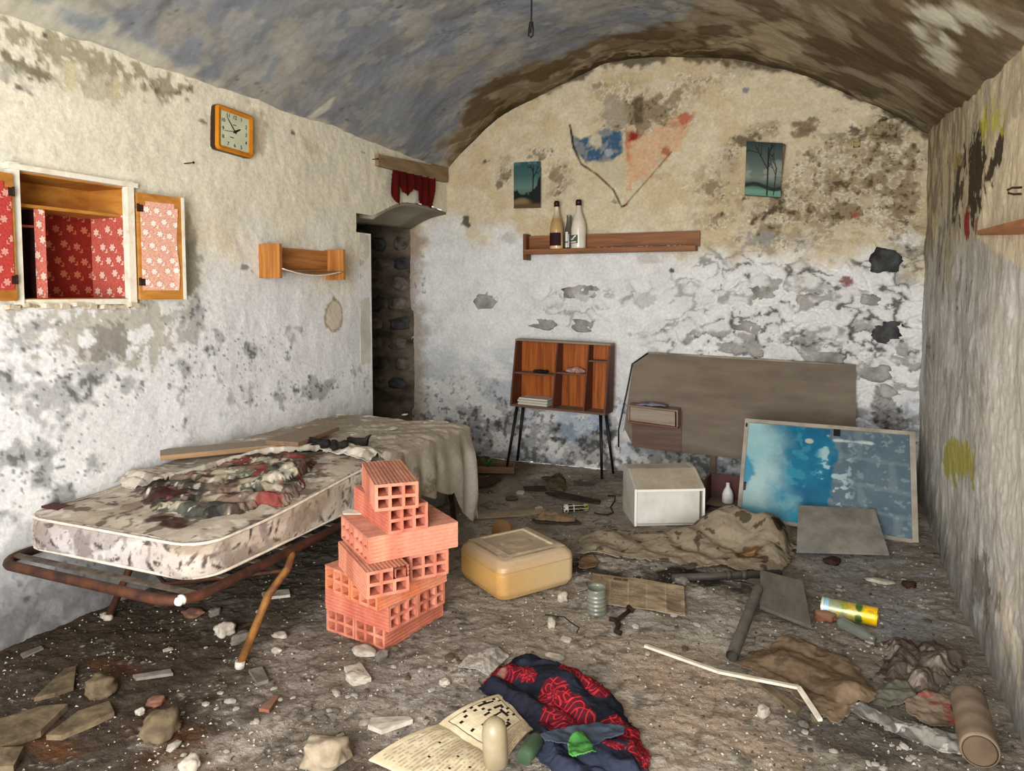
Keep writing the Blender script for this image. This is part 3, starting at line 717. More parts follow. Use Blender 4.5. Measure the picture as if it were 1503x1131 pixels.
b = MB(inv); b.box((XL - cd + .001, y0 + .013, z0 + .012), (XL - cd + .006, dy - .023, zsh - .008)).box((XL - cd + .006, y0 + .0125, z0 + .012), (XL - .02, y0 + .0145, zsh - .008)).box((XL - cd + .006, dy - .024, z0 + .012), (XL - .04, dy - .0225, zsh - .008)); tag(b.build('shaded_lining', pm('shaded_red_paper', (60, 16, 14), (34, 10, 10), sc=(30, 30, 30), bump=.1), cup), kind='stuff')  # left compartment's lining, with the recess shade put into its dark colour
pgrid('divider_lining', 40, 160, (XL - .033, dy - .035, z0 + .012), (0, .042, 0), (0, 0, zsh - z0 - .02), lambda u, v: flowers(u + .3, v, .06, .36, (216, 120, 104), (246, 222, 206), (160, 50, 44), 3, .066), redpaper, cup, inv)
b = MB(inv); b.box((XL - cd, y0 + .012, zsh - .078), (XL - .05, dy - .02, zsh - .07)); b.build('shelf', redp2 := pm('red_lined_board', (190, 96, 84), (150, 50, 44), sc=(20, 20, 20), bump=.2), cup)
# doors folded right back against the wall
def cup_door(hy, sgn, wid):
    ang = R(8)
    ex = Vector((math.sin(ang), sgn * math.cos(ang), 0)); o = Vector((XL + .03, hy, z0 + .004)); hh = z1 - z0 - .03
    nrm = Vector((math.cos(ang), -sgn * math.sin(ang), 0))
    Md = Matrix.Translation(o); dr = MB(inv)
    p = [o, o + ex * wid, o + ex * wid + Vector((0, 0, hh)), o + Vector((0, 0, hh))]
    dr.prism(p, nrm * .016)
    d_ = dr.build('door', orange_ply, cup)
    e = MB(inv); q = o + ex * (wid - .002)
    e.prism([q, q + ex * .012, q + ex * .012 + Vector((0, 0, hh)), q + Vector((0, 0, hh))], nrm * .022)
    e.build('door_edge', cream_wood, d_)
    O = o + ex * .008 + nrm * .0175 + Vector((0, 0, .04))
    def torn(u, v): return (u < .93 + .02 * np.sin(v * 9)) & (v < .97 - .05 * (abs(u - .5) > .36)) & (u > .01)
    pgrid('flowered_lining', 160, 260, O, ex * (wid - .02), (0, 0, hh - .06), lambda u, v: flowers(u, v, wid, hh, (226, 172, 150), (250, 240, 228), (176, 104, 84), 4 + sgn, .062) if sgn > 0 else flowers(u, v, wid, hh, (196, 70, 62), (236, 170, 158), (140, 30, 30), 9, .062), redpaper, d_, inv, solid=.001, keep=torn,
          disp=lambda u, v: .004 * ss(.8, 1, u) * (1 + np.sin(v * 7)))
    for zz in (.06, hh - .08):
        h = MB(inv); c = o + Vector((.004, 0, zz)) + nrm * .012
        h.tube([c, c + Vector((0, 0, .034))], .005, 8); h.prism([c + ex * .0 , c + ex * .022, c + ex * .022 + Vector((0, 0, .03)), c + Vector((0, 0, .03))], nrm * .003)
        h.build('hinge', pm('rusty_iron', (70, 42, 30), (38, 26, 22), sc=(60, 60, 60), rough=.8, metal=.3, bump=.5), d_)
cup_door(y1 + .018, 1, .205); cup_door(y0 - .026, -1, .235)
plb = pm('broken_plaster', (226, 216, 196), (164, 142, 112), sc=(20, 20, 20), bump=.9, rough=.95)
rr = random.Random(3)
for k in range(9):
    b = MB(inv); yy = y0 - .05 + k * .062; w = rr.uniform(.04, .075)
    z = z0 - .022 - rr.uniform(0, .014); o = rr.uniform(.02, .05)
    b.prism([(XL - .004, yy, z), (XL + o, yy + .006, z + .004), (XL + o * .8, yy + w, z - .003), (XL - .004, yy + w + .01, z)], (0, rr.uniform(-.004, .004), rr.uniform(.012, .022)))
    b.build('mortar_flake', plb, cup)

# ---- wall clock
c = [PL(*q, XL + .03) for q in [(318, 153), (373, 171), (367, 233), (315, 216)]]
ctr_ = (c[0] + c[1] + c[2] + c[3]) / 4
ex = ((c[1] - c[0]) + (c[2] - c[3])) ; ex.x = 0; ex.normalize()
M = basis((XL - .004, ctr_.y, ctr_.z), ex, Vector((0, -ex.z, ex.y)))    # local x right, y up, z out of the wall
cw = ((c[1] - c[0]).length + (c[2] - c[3]).length) / 4; ch = ((c[0] - c[3]).length + (c[1] - c[2]).length) / 4
clk = thing('wall_clock', 'square wall clock with orange frame and pale dial tilted high on left wall', 'clock', M)
def rrect(a, b_, r, z, n=5):
    pts = []
    for sx, sy, a0 in ((1, 1, 0), (-1, 1, 90), (-1, -1, 180), (1, -1, 270)):
        for k in range(n + 1):
            t_ = R(a0 + 90 * k / n); pts.append(Vector((sx * (a - r) + r * math.cos(t_), sy * (b_ - r) + r * math.sin(t_), z)))
    return pts
def loft(mb, rings, cap=(True, True), smooth=False, M=None):
    n = len(rings[0]); vs = [p for r_ in rings for p in r_]
    if M is not None: vs = [M @ p for p in vs]
    fs = []
    for i in range(len(rings) - 1):
        for k in range(n):
            a = i * n + k; b_ = i * n + (k + 1) % n
            fs.append([a, b_, b_ + n, a + n])
    mb.add(vs, fs, smooth); bs = len(mb.v) - len(vs)
    if cap[0]: mb.f.append([bs + k for k in range(n)][::-1]); mb.sm.append(False); mb.mi.append(mb.cur)
    if cap[1]: mb.f.append([bs + (len(rings) - 1) * n + k for k in range(n)]); mb.sm.append(False); mb.mi.append(mb.cur)
    return mb
loft(MB(), [rrect(cw, ch, .02, 0), rrect(cw + .002, ch + .002, .022, .03)]).build('case', pm('dark_brown_plastic', (54, 30, 20), rough=.4, bump=0), clk)
b = MB(); loft(b, [rrect(cw, ch, .02, .030), rrect(cw, ch, .02, .040), rrect(cw - .008, ch - .008, .016, .046), rrect(cw - .026, ch - .022, .006, .040), rrect(cw - .028, ch - .024, .006, .034)], cap=(False, False), smooth=False)
b.build('rim', pm('orange_clock_rim', (206, 134, 30), (184, 112, 22), sc=(10, 10, 10), rough=.35, bump=.1), clk)
fx_, fy_ = cw - .026, ch - .022
b = MB(); b.box((-fx_, -fy_, .028), (fx_, fy_, .036)); b.build('dial', pm('pale_dial', (206, 210, 184), (190, 192, 160), sc=(12, 12, 12), rough=.5, bump=.1), clk)
black = pm('matt_black', (20, 19, 18), rough=.6, bump=0)
def textmesh(s, size, name, mat, parent, loc, rotM=None, ext=.0006):
    cu = bpy.data.curves.new(name, 'FONT'); cu.body = s; cu.size = size; cu.align_x = 'CENTER'; cu.align_y = 'CENTER'; cu.extrude = ext
    to = bpy.data.objects.new(name, cu); COL.objects.link(to); dg = bpy.context.evaluated_depsgraph_get(); dg.update()
    me = bpy.data.meshes.new_from_object(to.evaluated_get(dg)); bpy.data.objects.remove(to)
    o = link(bpy.data.objects.new(name, me), parent); me.materials.clear(); me.materials.append(mat)
    o.matrix_local = Matrix.Translation(loc) @ (rotM or Matrix.Identity(4))
    return o
dialp = bpy.data.objects['dial']
for k in range(1, 13):
    a = R(90 - 30 * k); kx = .80 / max(abs(math.cos(a)), abs(math.sin(a)))
    textmesh(str(k), .026, 'numeral', black, dialp, Vector((math.cos(a) * kx * fx_, math.sin(a) * kx * fy_, .0368)))
def hand(ang, ln, w):
    b = MB(); a = R(90 - ang); d = Vector((math.cos(a), math.sin(a), 0)); n = Vector((-d.y, d.x, 0)); z = Vector((0, 0, .038))
    b.prism([z - d * .012 + n * w, z + d * ln * .7 + n * w * .8, z + d * ln, z + d * ln * .7 - n * w * .8, z - d * .012 - n * w], (0, 0, .001)); b.build('hand', black, clk)
hand(318, .085, .0028); hand(62, .045, .005); hand(262, .08, .0012)
b = MB(); b.lathe([(.007, .037), (.007, .042), (.003, .043)], 12); b.build('hub', black, clk)
b = MB(); b.box((-.03, -.034, .036), (-.006, -.030, .0367)); b.build('dial_print', black, clk)
b = MB(); b.box((-.012, .03, .036), (.01, .034, .0367)); b.build('dial_print', black, clk)

# ---- nails and hooks
iron = MATS['rusty_iron']
for (px, py, lab) in [(270, 240, 'long iron nail sticking out of left wall between clock and cupboard'), (545, 234, 'bent nail in left wall beside the board over the doorway')]:
    p = PL(px, py); M = Matrix.Translation(p)
    b = MB(); b.tube([(-.03, 0, 0), (.02, .012, .003), (.035, .022, .006)], .0028, 8).lathe([(.006, 0), (.006, .002)], 10, Matrix.Translation((.035, .022, .006)) @ Matrix.Rotation(R(90), 4, 'Y'))
    o = b.build('nail', iron); o.matrix_world = M; tag(o, lab, 'nail')

# ---- small wooden shelf on the left wall
w_small = wood('shelf_veneer_y', (186, 124, 62), (136, 76, 32), 1)
w_end = wood('shelf_veneer_z', (196, 132, 62), (150, 90, 38), 2, dust=.1)
ya, yb_ = 2.985, 3.56; za, zb = PL(380, 408).z, PL(380, 358).z
M = Matrix.Translation((XL, (ya + yb_) / 2, za)); inv = M.inverted()
sh = thing('wall_shelf', 'short veneered wall shelf with two box ends and sagging board on left wall', 'shelf', M)
dpt = PB(410, 385, ya).x - XL
for (u0, u1) in ((ya, ya + .022), (yb_ - .02, yb_)):
    b = MB(inv); b.box((XL - .005, u0, za), (XL + dpt, u1, zb), bev=.001); b.build('end_panel', w_end, sh)
b = MB(inv); b.box((XL + dpt - .014, ya, za + .0), (XL + dpt, ya + .11, zb)); b.build('front_board', w_end, sh) if False else None
b = MB(inv); b.box((XL + .0, ya + .02, za + .05), (XL + .018, yb_ - .01, zb - .01)); b.build('back_board', w_small, sh)
yy, ss_ = np.meshgrid(np.linspace(ya + .02, yb_ - .02, 40), np.linspace(0, 1, 6))
tt = (yy - ya) / (yb_ - ya)
sag = -.030 * np.sin(tt * math.pi) * (0.3 + .7 * ss_)
gridmesh('sagging_board', XL + .012 + ss_ * (dpt - .014), yy, za + .048 + sag, flat(yy.shape, (170, 130, 92)), painted('raw_wood', nsc=30, amt=.3), sh, inv=inv, solid=.006)
b = MB(inv); b.tube([(XL + dpt - .002, ya + .02 + (yb_ - ya - .04) * k / 14, za + .05 - .030 * math.sin(k / 14 * math.pi)) for k in range(15)], .0035, 6); b.build('veneer_edge', cream_wood, sh)

# ---- board with a torn red cloth over the doorway
p0, p1 = PL(555, 226, XL + .035), PL(659, 247, XL + .035); q0, q1 = PL(556, 243, XL + .035), PL(659, 268, XL + .035)
M = Matrix.Translation((p0 + p1) / 2); inv = M.inverted()
bw = pm('dusty_board', (150, 128, 98), (120, 98, 70), sc=(20, 4, 20), rough=.85, bump=.4, bsc=50)
b = MB(inv); b.prism([p0, Vector((p1.x, 5.06, p1.z)), Vector((q1.x, 5.06, q1.z)), q0], (-.045, 0, 0))
o = b.build('pelmet_board', bw); o.matrix_world = M; tag(o, 'dusty brown board nailed above the doorway in the corner', 'board')
poly = [(578, 250), (600, 253), (612, 256), (641, 262), (639, 272), (637, 285), (635, 300), (634, 306), (629, 302), (615, 299), (614, 280), (607, 276), (600, 288), (592, 282), (588, 270), (588, 290), (587, 300), (582, 297), (574, 283), (576, 268)]
pp = [PL(x, y, XL + .03) for x, y in poly]
Y_, Z_ = np.meshgrid(np.linspace(min(p.y for p in pp), max(p.y for p in pp), 90), np.linspace(min(p.z for p in pp), max(p.z for p in pp), 80))
kp = inpoly((Y_[:-1, :-1] + Y_[1:, 1:]) / 2, (Z_[:-1, :-1] + Z_[1:, 1:]) / 2, [(p.y, p.z) for p in pp])
M = Matrix.Translation((XL + .03, pp[2].y, pp[0].z))
o = gridmesh('torn_cloth', XL + .026 + .008 * np.sin(Y_ * 60) + .004 * fbm(Y_ * 20, Z_ * 8, 3, 5), Y_, Z_, mixc(flat(Y_.shape, (98, 20, 16)), (66, 12, 12), fbm(Y_ * 20, Z_ * 10, 4, 3)), cloth_mat, keep=kp, inv=M.inverted(), solid=.002)
o.matrix_world = M; tag(o, 'torn dark red cloth scrap hanging from the board over the doorway', 'cloth')

# ---- long shelf on the back wall
pa, pb = PB(777, 347), PB(1028, 341); zt = pa.z; zs = PB(900, 363, 4.98).z
M = Matrix.Translation(((pa.x + pb.x) / 2, YB, zs)); inv = M.inverted()
wl = wood('long_shelf_wood', (152, 98, 54), (112, 66, 34), 0, dust=.12)
ls = thing('wall_shelf', 'long brown wooden shelf holding three bottles on the back wall', 'shelf', M)
b = MB(inv); b.box((pa.x + .004, YB - .032, zs), (pb.x, YB + .005, zt)); b.build('back_board', wl, ls)
b = MB(inv); b.box((pa.x + .005, YB - .125, zs - .034), (pb.x - .015, YB - .005, zs), bev=.001); b.build('shelf_board', wl, ls)
b = MB(inv); b.box((pa.x - .012, YB - .10, zs - .075), (pa.x + .012, YB, zt + .012), bev=.001); b.build('end_bracket', wood('bracket_wood', (120, 70, 36), (84, 44, 22), 2), ls)
b = MB(inv); rr = random.Random(4)
for k in range(60):
    x = rr.uniform(pa.x + .32, pb.x - .1); y = YB - rr.uniform(.04, .115); s_ = rr.uniform(.003, .009)
    b.box((x, y, zs - .002), (x + s_ * 2, y + s_, zs + s_ * .6))
tag(b.build('plaster_crumbs', plb, ls), kind='stuff')
def bottle(px, top, base, r, label, cat, prof, cols, mat, cap=None, lab=None, yy=YB - .085):
    p = PB(px, base, yy); hgt = PB(px, top, yy).z - zs
    M = Matrix.Translation((p.x, yy, zs)); t_ = thing('glass_bottle', label, cat, M)
    n = 28; a = np.linspace(0, 2 * math.pi, n, endpoint=False)
    zp = np.linspace(0, 1, 60); rp_ = np.interp(zp, [q[0] for q in prof], [q[1] for q in prof]) * r
    A_, Z_ = np.meshgrid(a, zp); Rr = rp_[:, None] * np.ones_like(A_)
    Cc = np.zeros(A_.shape + (3,))
    for k in range(3): Cc[..., k] = np.interp(Z_, [c_[0] for c_ in cols], [lin(c_[1])[k] for c_ in cols])
    gridmesh('bottle_body', Rr * np.cos(A_), Rr * np.sin(A_), Z_ * hgt, Cc, mat, t_, wrapu=True)
    b = MB(); b.lathe([(.001, .0005), (r * .9, 0)], n, cap=False); b.build('base', mat, t_)
    if cap:
        b = MB(); b.lathe([(rp_[-1] * 1.35, hgt * cap[0]), (rp_[-1] * 1.4, hgt * .96), (rp_[-1] * 1.15, hgt * 1.0), (.001, hgt * 1.003)], 20); b.build('cap', pm('wine_dark_cap', (44, 14, 18), rough=.4, bump=0), t_)
    return t_, hgt
gl = lambda nm, tr: painted(nm, rough=.16, nsc=20, amt=.1, bump=0, spec=.6, trans=tr)
wine = [(0, .92), (.02, 1), (.42, 1), (.55, .86), (.72, .45), (.8, .33), (.97, .29), (1, .3)]
b1, h1 = bottle(817, 295, 363, .050, 'amber glass bottle with dark label at left end of the bottle shelf', 'bottle', wine, [(0, (226, 196, 150)), (.12, (210, 176, 122)), (.6, (176, 142, 92)), (.85, (226, 214, 190)), (1, (120, 80, 50))], gl('amber_filled_glass', .0), cap=(.88,))
b3, h3 = bottle(849, 293, 363, .054, 'white bottle with grey emblem label on the bottle shelf', 'bottle', wine, [(0, (226, 222, 208)), (.5, (226, 218, 200)), (.9, (206, 196, 176)), (1, (190, 180, 160))], gl('milky_glass', .0), cap=(.88,))
b2, h2 = bottle(835, 316, 363, .036, 'small grey glass bottle between the two taller ones on the shelf', 'bottle', [(0, .9), (.03, 1), (.45, 1), (.7, .62), (.82, .48), (.97, .48), (1, .52)], [(0, (70, 68, 60)), (1, (120, 118, 104))], gl('grey_glass', .35), yy=YB - .075)
def wrap(parent, name, r, zlo, zhi, a0, a1, col, mat=None, n=14):
    A_, Z_ = np.meshgrid(np.linspace(R(a0), R(a1), n), np.linspace(zlo, zhi, n))
    C_ = col(np.linspace(0, 1, n)[None, :] + 0 * A_, np.linspace(0, 1, n)[:, None] + 0 * A_) if callable(col) else flat(A_.shape, col)
    return gridmesh(name, r * np.cos(A_), r * np.sin(A_), Z_, C_, mat or paper_mat, parent, solid=-.0008)
wrap(b1, 'label', .0512, .022, .022 + h1 * .27, -150, -35, (48, 16, 26))
def emb(u, v):
    C_ = flat(u.shape, (84, 92, 78)); C_ = mixc(C_, (236, 236, 226), 1. * ((v > .1) & (v < .22) & (u > .15) & (u < .85)))
    e = np.hypot((u - .42) / .20, (v - .52) / .13); C_ = mixc(C_, (240, 240, 230), 1. * (e < 1))
    C_ = mixc(C_, (240, 240, 230), 1. * (segd(u, v, (.5, .5), (.8, .88)) < .07)); C_ = mixc(C_, (84, 92, 78), 1. * (np.hypot((u - .45) / .06, (v - .6) / .10) < 1))
    return C_
wrap(b3, 'label', .0552, h3 * .10, h3 * .27, -172, -78, emb, n=40)
wrap(b2, 'label', .0368, h2 * .03, h2 * .5, -115, -85, lambda u, v: mixc(flat(u.shape, (226, 226, 220)), (110, 108, 100), 1. * ((v > .3) & (v < .4))), n=20)

# ---- two small landscape paintings
def tree(C_, u, v, x, y, ang, ln, w, depth, rr):
    x2, y2 = x + math.cos(ang) * ln, y + math.sin(ang) * ln
    C_ = mixc(C_, (10, 14, 14), ss(w * 1.4, w * .6, segd(u, v, (x, y), (x2, y2))))
    if depth:
        for k in range(3):
            f_ = rr.uniform(.45, 1)
            C_ = tree(C_, u, v, x + (x2 - x) * f_, y + (y2 - y) * f_, ang + rr.uniform(-.8, .8), ln * rr.uniform(.4, .65), w * .6, depth - 1, rr)
    return C_
def land1(u, v):
    C_ = np.zeros(u.shape + (3,))
    for k in range(3): C_[..., k] = np.interp(v, [0, .45, .7, 1], [lin(c_)[k] for c_ in [(20, 34, 34), (92, 122, 112), (60, 92, 92), (44, 76, 82)]])
    C_ = mixc(C_, (12, 20, 18), ss(.02, -.02, v - (.28 + .35 * ss(.5, 1, u) + .25 * fbm(u * 6, v * 5, 4, 7) - .1)))
    C_ = mixc(C_, (126, 104, 70), ss(.04, -.04, v - .17 - .05 * np.sin(u * 5)) * ss(.8, .4, u)); C_ = mixc(C_, (90, 70, 46), ss(.05, -.02, v - .08))
    rr = random.Random(4); C_ = tree(C_, u, v, .72, .35, R(88), .5, .022, 3, rr); return mixc(C_, (70, 120, 130), ss(.9, 1, v) * ss(.3, .6, fbm(u * 9, v * 9, 3, 8)))
def land2(u, v):
    C_ = np.zeros(u.shape + (3,))
    for k in range(3): C_[..., k] = np.interp(v, [0, .1, .2, .35, .6, 1], [lin(c_)[k] for c_ in [(96, 140, 118), (104, 146, 124), (50, 74, 62), (110, 120, 108), (78, 92, 86), (28, 48, 44)]])
    C_ = mixc(C_, (150, 154, 140), ss(.5, .75, fbm(u * 3, v * 9, 4, 17)) * ss(.25, .4, v) * ss(.8, .6, v) * .6)
    C_ = mixc(C_, (18, 26, 22), ss(.02, -.01, abs(v - .19 - .04 * np.sin(u * 6)) - .03)); C_ = mixc(C_, (14, 22, 20), ss(.03, .0, v) * 1.)
    rr = random.Random(9); C_ = tree(C_, u, v, .62, .04, R(90), .85, .022, 4, rr); rr = random.Random(2); return tree(C_, u, v, .80, .05, R(84), .5, .014, 3, rr)
def picture(tl, tr, br, bl, cf, label, dist=.02):
    P = [PB(*q, YB - dist) for q in (tl, tr, br, bl)]
    o0 = P[3]; M = Matrix.Translation((P[2] + P[3]) / 2); inv = M.inverted()
    t_ = thing('landscape_painting', label, 'painting', M)
    pgrid('canvas', 90, 120, P[3] + Vector((0, -.014, 0)), P[2] - P[3], P[0] - P[3], cf, canvas_mat, t_, inv, solid=.004, disp=lambda u, v: .006 * (u - .5) ** 2 * -1)
    mid_ = (P[0] + P[1] + P[2] + P[3]) / 4; P = [mid_ + (p_ - mid_) * .86 for p_ in P]
    for a, c_ in ((P[3], P[2]), (P[0], P[1]), (P[3], P[0]), (P[2], P[1])):
        b = MB(inv); d = (c_ - a).normalized(); n = Vector((0, 0, .006)) if abs(d.x) > .5 else Vector((.006, 0, 0))
        b.prism([a - n, a + n, c_ + n, c_ - n], (0, -.011, 0)); b.build('stretcher_bar', pm('stretcher_wood', (120, 100, 66), (90, 70, 44), bump=.1), t_)
picture((755, 239), (796, 242), (794, 305), (755, 306), land1, 'small dark landscape painting left of the heart, above the bottle shelf')
picture((1096, 208), (1157, 207), (1146, 291), (1093, 287), land2, 'green landscape painting of a bare tree, right of the heart', .028)
b = MB(); p = PB(1257, 212); 
for a in ((-.018, -.018, .018, -.012), (-.018, .012, .018, .018), (-.018, -.018, -.012, .018), (.012, -.018, .018, .018)): b.box((a[0], -.014, a[1]), (a[2], .01, a[3]))
b.box((-.014, -.002, -.014), (.014, .01, .014))
o = b.build('wall_socket_ring', pm('ochre_plastic', (168, 146, 100), bump=.1)); o.matrix_world = Matrix.Translation((p.x, YB - .008, p.z)); tag(o, 'small square ochre frame on the back wall near right corner', 'socket')

# ---- shelf board and hook on the right wall, wire from the vault
ws = wood('right_shelf_wood', (190, 122, 66), (150, 86, 44), 1, dust=.1)
pA = hit(1434, 345, 0, .585); M = Matrix.Translation(pA)
b = MB(M.inverted()); xo = .585 - .135
P1 = pA + (hit(1503, 331, 0, .485) - pA) * 1.35; P2 = pA + (hit(1503, 345, 0, .597) - pA) * 1.35; b.prism([pA, P2, P1], (0, 0, .018))
o = b.build('wall_shelf', ws); o.matrix_world = M; tag(o, 'thin orange wooden shelf board on the right wall', 'shelf')
p = hit(1497, 275, 0, .585); b = MB(); b.tube([(.03, 0, 0), (-.02, 0, 0), (-.032, -.004, -.006), (-.03, -.004, -.016), (-.016, -.002, -.02), (.03, 0, -.02)], .0035, 8)
o = b.build('wall_hook', iron); o.matrix_world = Matrix.Translation(p); tag(o, 'black iron hook in right wall above the orange shelf', 'hook')
tip = hit(779, 55, 1, 2.7); zc = float(vault(tip.x, 2.7)) + .02
b = MB(); L_ = zc - tip.z; rr = random.Random(6)
b.tube([(0.004 * math.sin(k), 0.003 * math.cos(k * 1.3), L_ * (1 - k / 10) + .02 * (k / 10)) for k in range(11)], .004, 8)
b.tube([(0.006, 0, .06), (.010, .0, .03), (.009, 0, .008), (0, 0, 0), (-.009, 0, .008), (-.008, 0, .03), (-.002, 0, .06)], .004, 8)
o = b.build('ceiling_wire', black); o.matrix_world = Matrix.Translation(tip); tag(o, 'black wire with a looped end hanging from the vault', 'wire')
# ================================================================== BED, SHEET, BLANKETS, BRICKS
rust = pm('rusty_steel', (92, 52, 32), (46, 30, 24), sc=(16, 16, 16), rough=.7, metal=.25, bump=.5, bsc=90, spec=.4)
rusty_y = pm('yellowed_rust', (146, 100, 42), (86, 52, 30), sc=(14, 14, 14), rough=.65, metal=.1, bump=.5)
BX0, BX1, BY0, BY1, BZ = XL + .012, -1.80, 1.70, 3.60, .358
M = Matrix.Translation(((BX0 + BX1) / 2, (BY0 + BY1) / 2, 0)); inv = M.inverted()
bed = thing('folding_bed', 'rusty tubular steel folding bed frame along the left wall', 'bed', M)
ft = 1.60; fzz = .338; r_ = .017; fx0, fx1 = XL + .022, -1.775
cor = .10
pts = [(fx0, BY1, fzz), (fx0, ft + cor, fzz)]
for k in range(1, 6): a = R(180 + 90 * k / 6); pts.append((fx0 + cor + cor * math.cos(a), ft + cor + cor * math.sin(a), fzz))
pts.append((fx1 - cor, ft, fzz))
for k in range(1, 6): a = R(270 + 90 * k / 6); pts.append((fx1 - cor + cor * math.cos(a), ft + cor + cor * math.sin(a), fzz))
pts += [(fx1, ft + cor, fzz), (fx1, BY1, fzz)]
b = MB(inv); b.tube(pts, r_, 12); b.build('frame_tube', rust, bed)
b = MB(inv); b.tube([(fx0, BY1, fzz), (fx1, BY1, fzz)], r_, 10); b.build('cross_tube', rust, bed)
b = MB(inv); b.tube([(fx0, 2.9, fzz - .02), (fx1, 2.9, fzz - .02)], r_, 10); b.build('cross_tube', rust, bed)
sl = pm('grey_band', (112, 100, 88), (60, 50, 44), sc=(20, 20, 20), bump=.4)
for k in range(14):
    y = 1.645 + k * .145
    b = MB(inv); b.box((fx0 + .01, y, fzz + .008), (fx1 - .01, y + .03, fzz + .013)); b.build('support_band', sl, bed)
for (tx, ty, bx, by, m) in [(fx1 + .012, 2.07, -1.813, 1.875, rusty_y), (fx0 + .2, 2.07, -2.56, 1.95, rust), (fx1 - .02, 3.40, fx1 - .03, 3.5, rust), (fx0 + .1, 3.40, fx0 + .08, 3.5, rust)]:
    b = MB(inv); g = fz(bx, by)
    b.tube([(tx - .10, ty + .10, fzz - .008), (tx - .03, ty + .06, fzz - .004), (tx + .004, ty + .02, fzz - .012), (tx + .008, ty - .005, fzz - .05), (tx * .6 + bx * .4, ty * .6 + by * .4, fzz * .6 + .01), (bx, by, g + .005)], .0145, 12)
    lg = b.build('leg', m, bed)
    b = MB(inv); b.tube([(bx, by, g - .004), (bx + .001, by + .002, g + .022)], .0175, 12); b.build('foot_cap', pm('white_rubber', (206, 200, 186), (150, 140, 124), sc=(30, 30, 30), bump=.2), lg)
b = MB(inv); b.tube([(fx1 + .012, 2.07, fzz - .06), (-2.3, 2.0, fzz - .17), (-2.55, 2.06, fzz - .07)], .008, 8); b.build('brace', rust, bed)
b = MB(); b.lathe([(.006, -.012), (.014, -.008), (.017, 0), (.012, .006), (.015, .012), (.008, .02), (.002, .022)], 16, Matrix.Rotation(R(100), 4, 'X'))
o = b.build('porcelain_knob', pm('white_porcelain', (232, 230, 222), (206, 200, 186), sc=(40, 40, 40), rough=.3, bump=0)); p = hit(266, 880, 1, ft - .022); o.matrix_world = Matrix.Translation(p)
tag(o, 'white porcelain knob on the near corner of the rusty bed frame', 'knob')

# mattress: rounded slab with printed pattern, piped edges
MT = .487
M = Matrix.Translation(((BX0 + BX1) / 2, (BY0 + BY1) / 2, BZ)); inv = M.inverted()
mat_t = thing('mattress', 'stained white mattress with dark leaf print on its sides, on the rusty bed', 'mattress', M)
def perim(s, x0, x1, y0, y1, c):
    """rounded rectangle by normalised arc length arrays"""
    segs = [((x0 + c, y0), (x1 - c, y0)), ((x1 - c, y0 + c), 270), ((x1, y0 + c), (x1, y1 - c)), ((x1 - c, y1 - c), 0), ((x1 - c, y1), (x0 + c, y1)), ((x0 + c, y1 - c), 90), ((x0, y1 - c), (x0, y0 + c)), ((x0 + c, y0 + c), 180)]
    L = []
    for q in segs: L.append(c * math.pi / 2 if not isinstance(q[1], tuple) else math.hypot(q[1][0] - q[0][0], q[1][1] - q[0][1]))
    T_ = sum(L); s = np.mod(s, 1) * T_; X = np.zeros_like(s); Y = np.zeros_like(s); acc = 0
    for q, l in zip(segs, L):
        m = (s >= acc) & (s <= acc + l + 1e-9); f = (s - acc) / l
        if isinstance(q[1], tuple):
            X = np.where(m, q[0][0] + (q[1][0] - q[0][0]) * f, X); Y = np.where(m, q[0][1] + (q[1][1] - q[0][1]) * f, Y)
        else:
            a = np.radians(q[1] + 90 * f); X = np.where(m, q[0][0] + c * np.cos(a), X); Y = np.where(m, q[0][1] + c * np.sin(a), Y)
        acc += l
    return X, Y, s
def leafprint(a, b_, seed, sc=.05, th=.45):
    """scattered dark brush-like leaf marks"""
    wa = a + .015 * (fbm(a * 20, b_ * 20, 3, seed) - .5); wb = b_ + .015 * (fbm(a * 20 + 9, b_ * 20, 3, seed) - .5)
    f1, f2, idv, cx, cy = worley(wa / sc, wb / sc, seed, .9)
    ang = idv * 6.28; dx, dy = wa / sc - cx, wb / sc - cy
    u_ = dx * np.cos(ang) + dy * np.sin(ang); v_ = -dx * np.sin(ang) + dy * np.cos(ang)
    leaf = ss(.19, .12, np.hypot(u_ * .42, (v_ - .25 * u_ * u_) * 1.5)) * (_h(np.floor(idv * 997), np.floor(idv * 331), seed) > th)
    return leaf * ss(.25, .45, fbm(a * 60, b_ * 60, 3, seed + 3))
s = np.linspace(0, 1, 900, endpoint=False)
zz = np.array([0, .006, .016, .05, .09, .111, .121, .127])
ins = np.array([.012, .0, -.004, -.008, -.006, -.002, .004, .012])
S_, Z_ = np.meshgrid(s, zz); I_ = ins[:, None] + 0 * S_
X = np.zeros_like(S_); Y = np.zeros_like(S_)
for k in range(len(zz)):
    X[k], Y[k], al = perim(s, BX0 + ins[k], BX1 - ins[k], BY0 + ins[k], BY1 - ins[k], .11)
AL = al[None, :] + 0 * S_
Zf = np.interp(np.linspace(0, 7, 40), range(8), zz)
def up(A_): return np.stack([np.interp(np.linspace(0, 7, 40), range(8), A_[:, j]) for j in range(A_.shape[1])], 1)
X, Y, AL = up(X), up(Y), up(AL); Zg = Zf[:, None] * (1 + .41 * ss(1.9, 2.75, Y)); 
C = mixc(flat(X.shape, (206, 196, 182)), (176, 160, 142), fbm(AL * 5, Zg * 9, 4, 3))
C = mixc(C, (184, 180, 190), ss(1.0, .2, AL) * .5); C = mixc(C, (120, 108, 102), ss(.5, .58, fbm(AL * 9, Zg * 14, 5, 45)) * ss(.3, .7, fbm(AL * 2, Zg, 3, 46)) * .55)
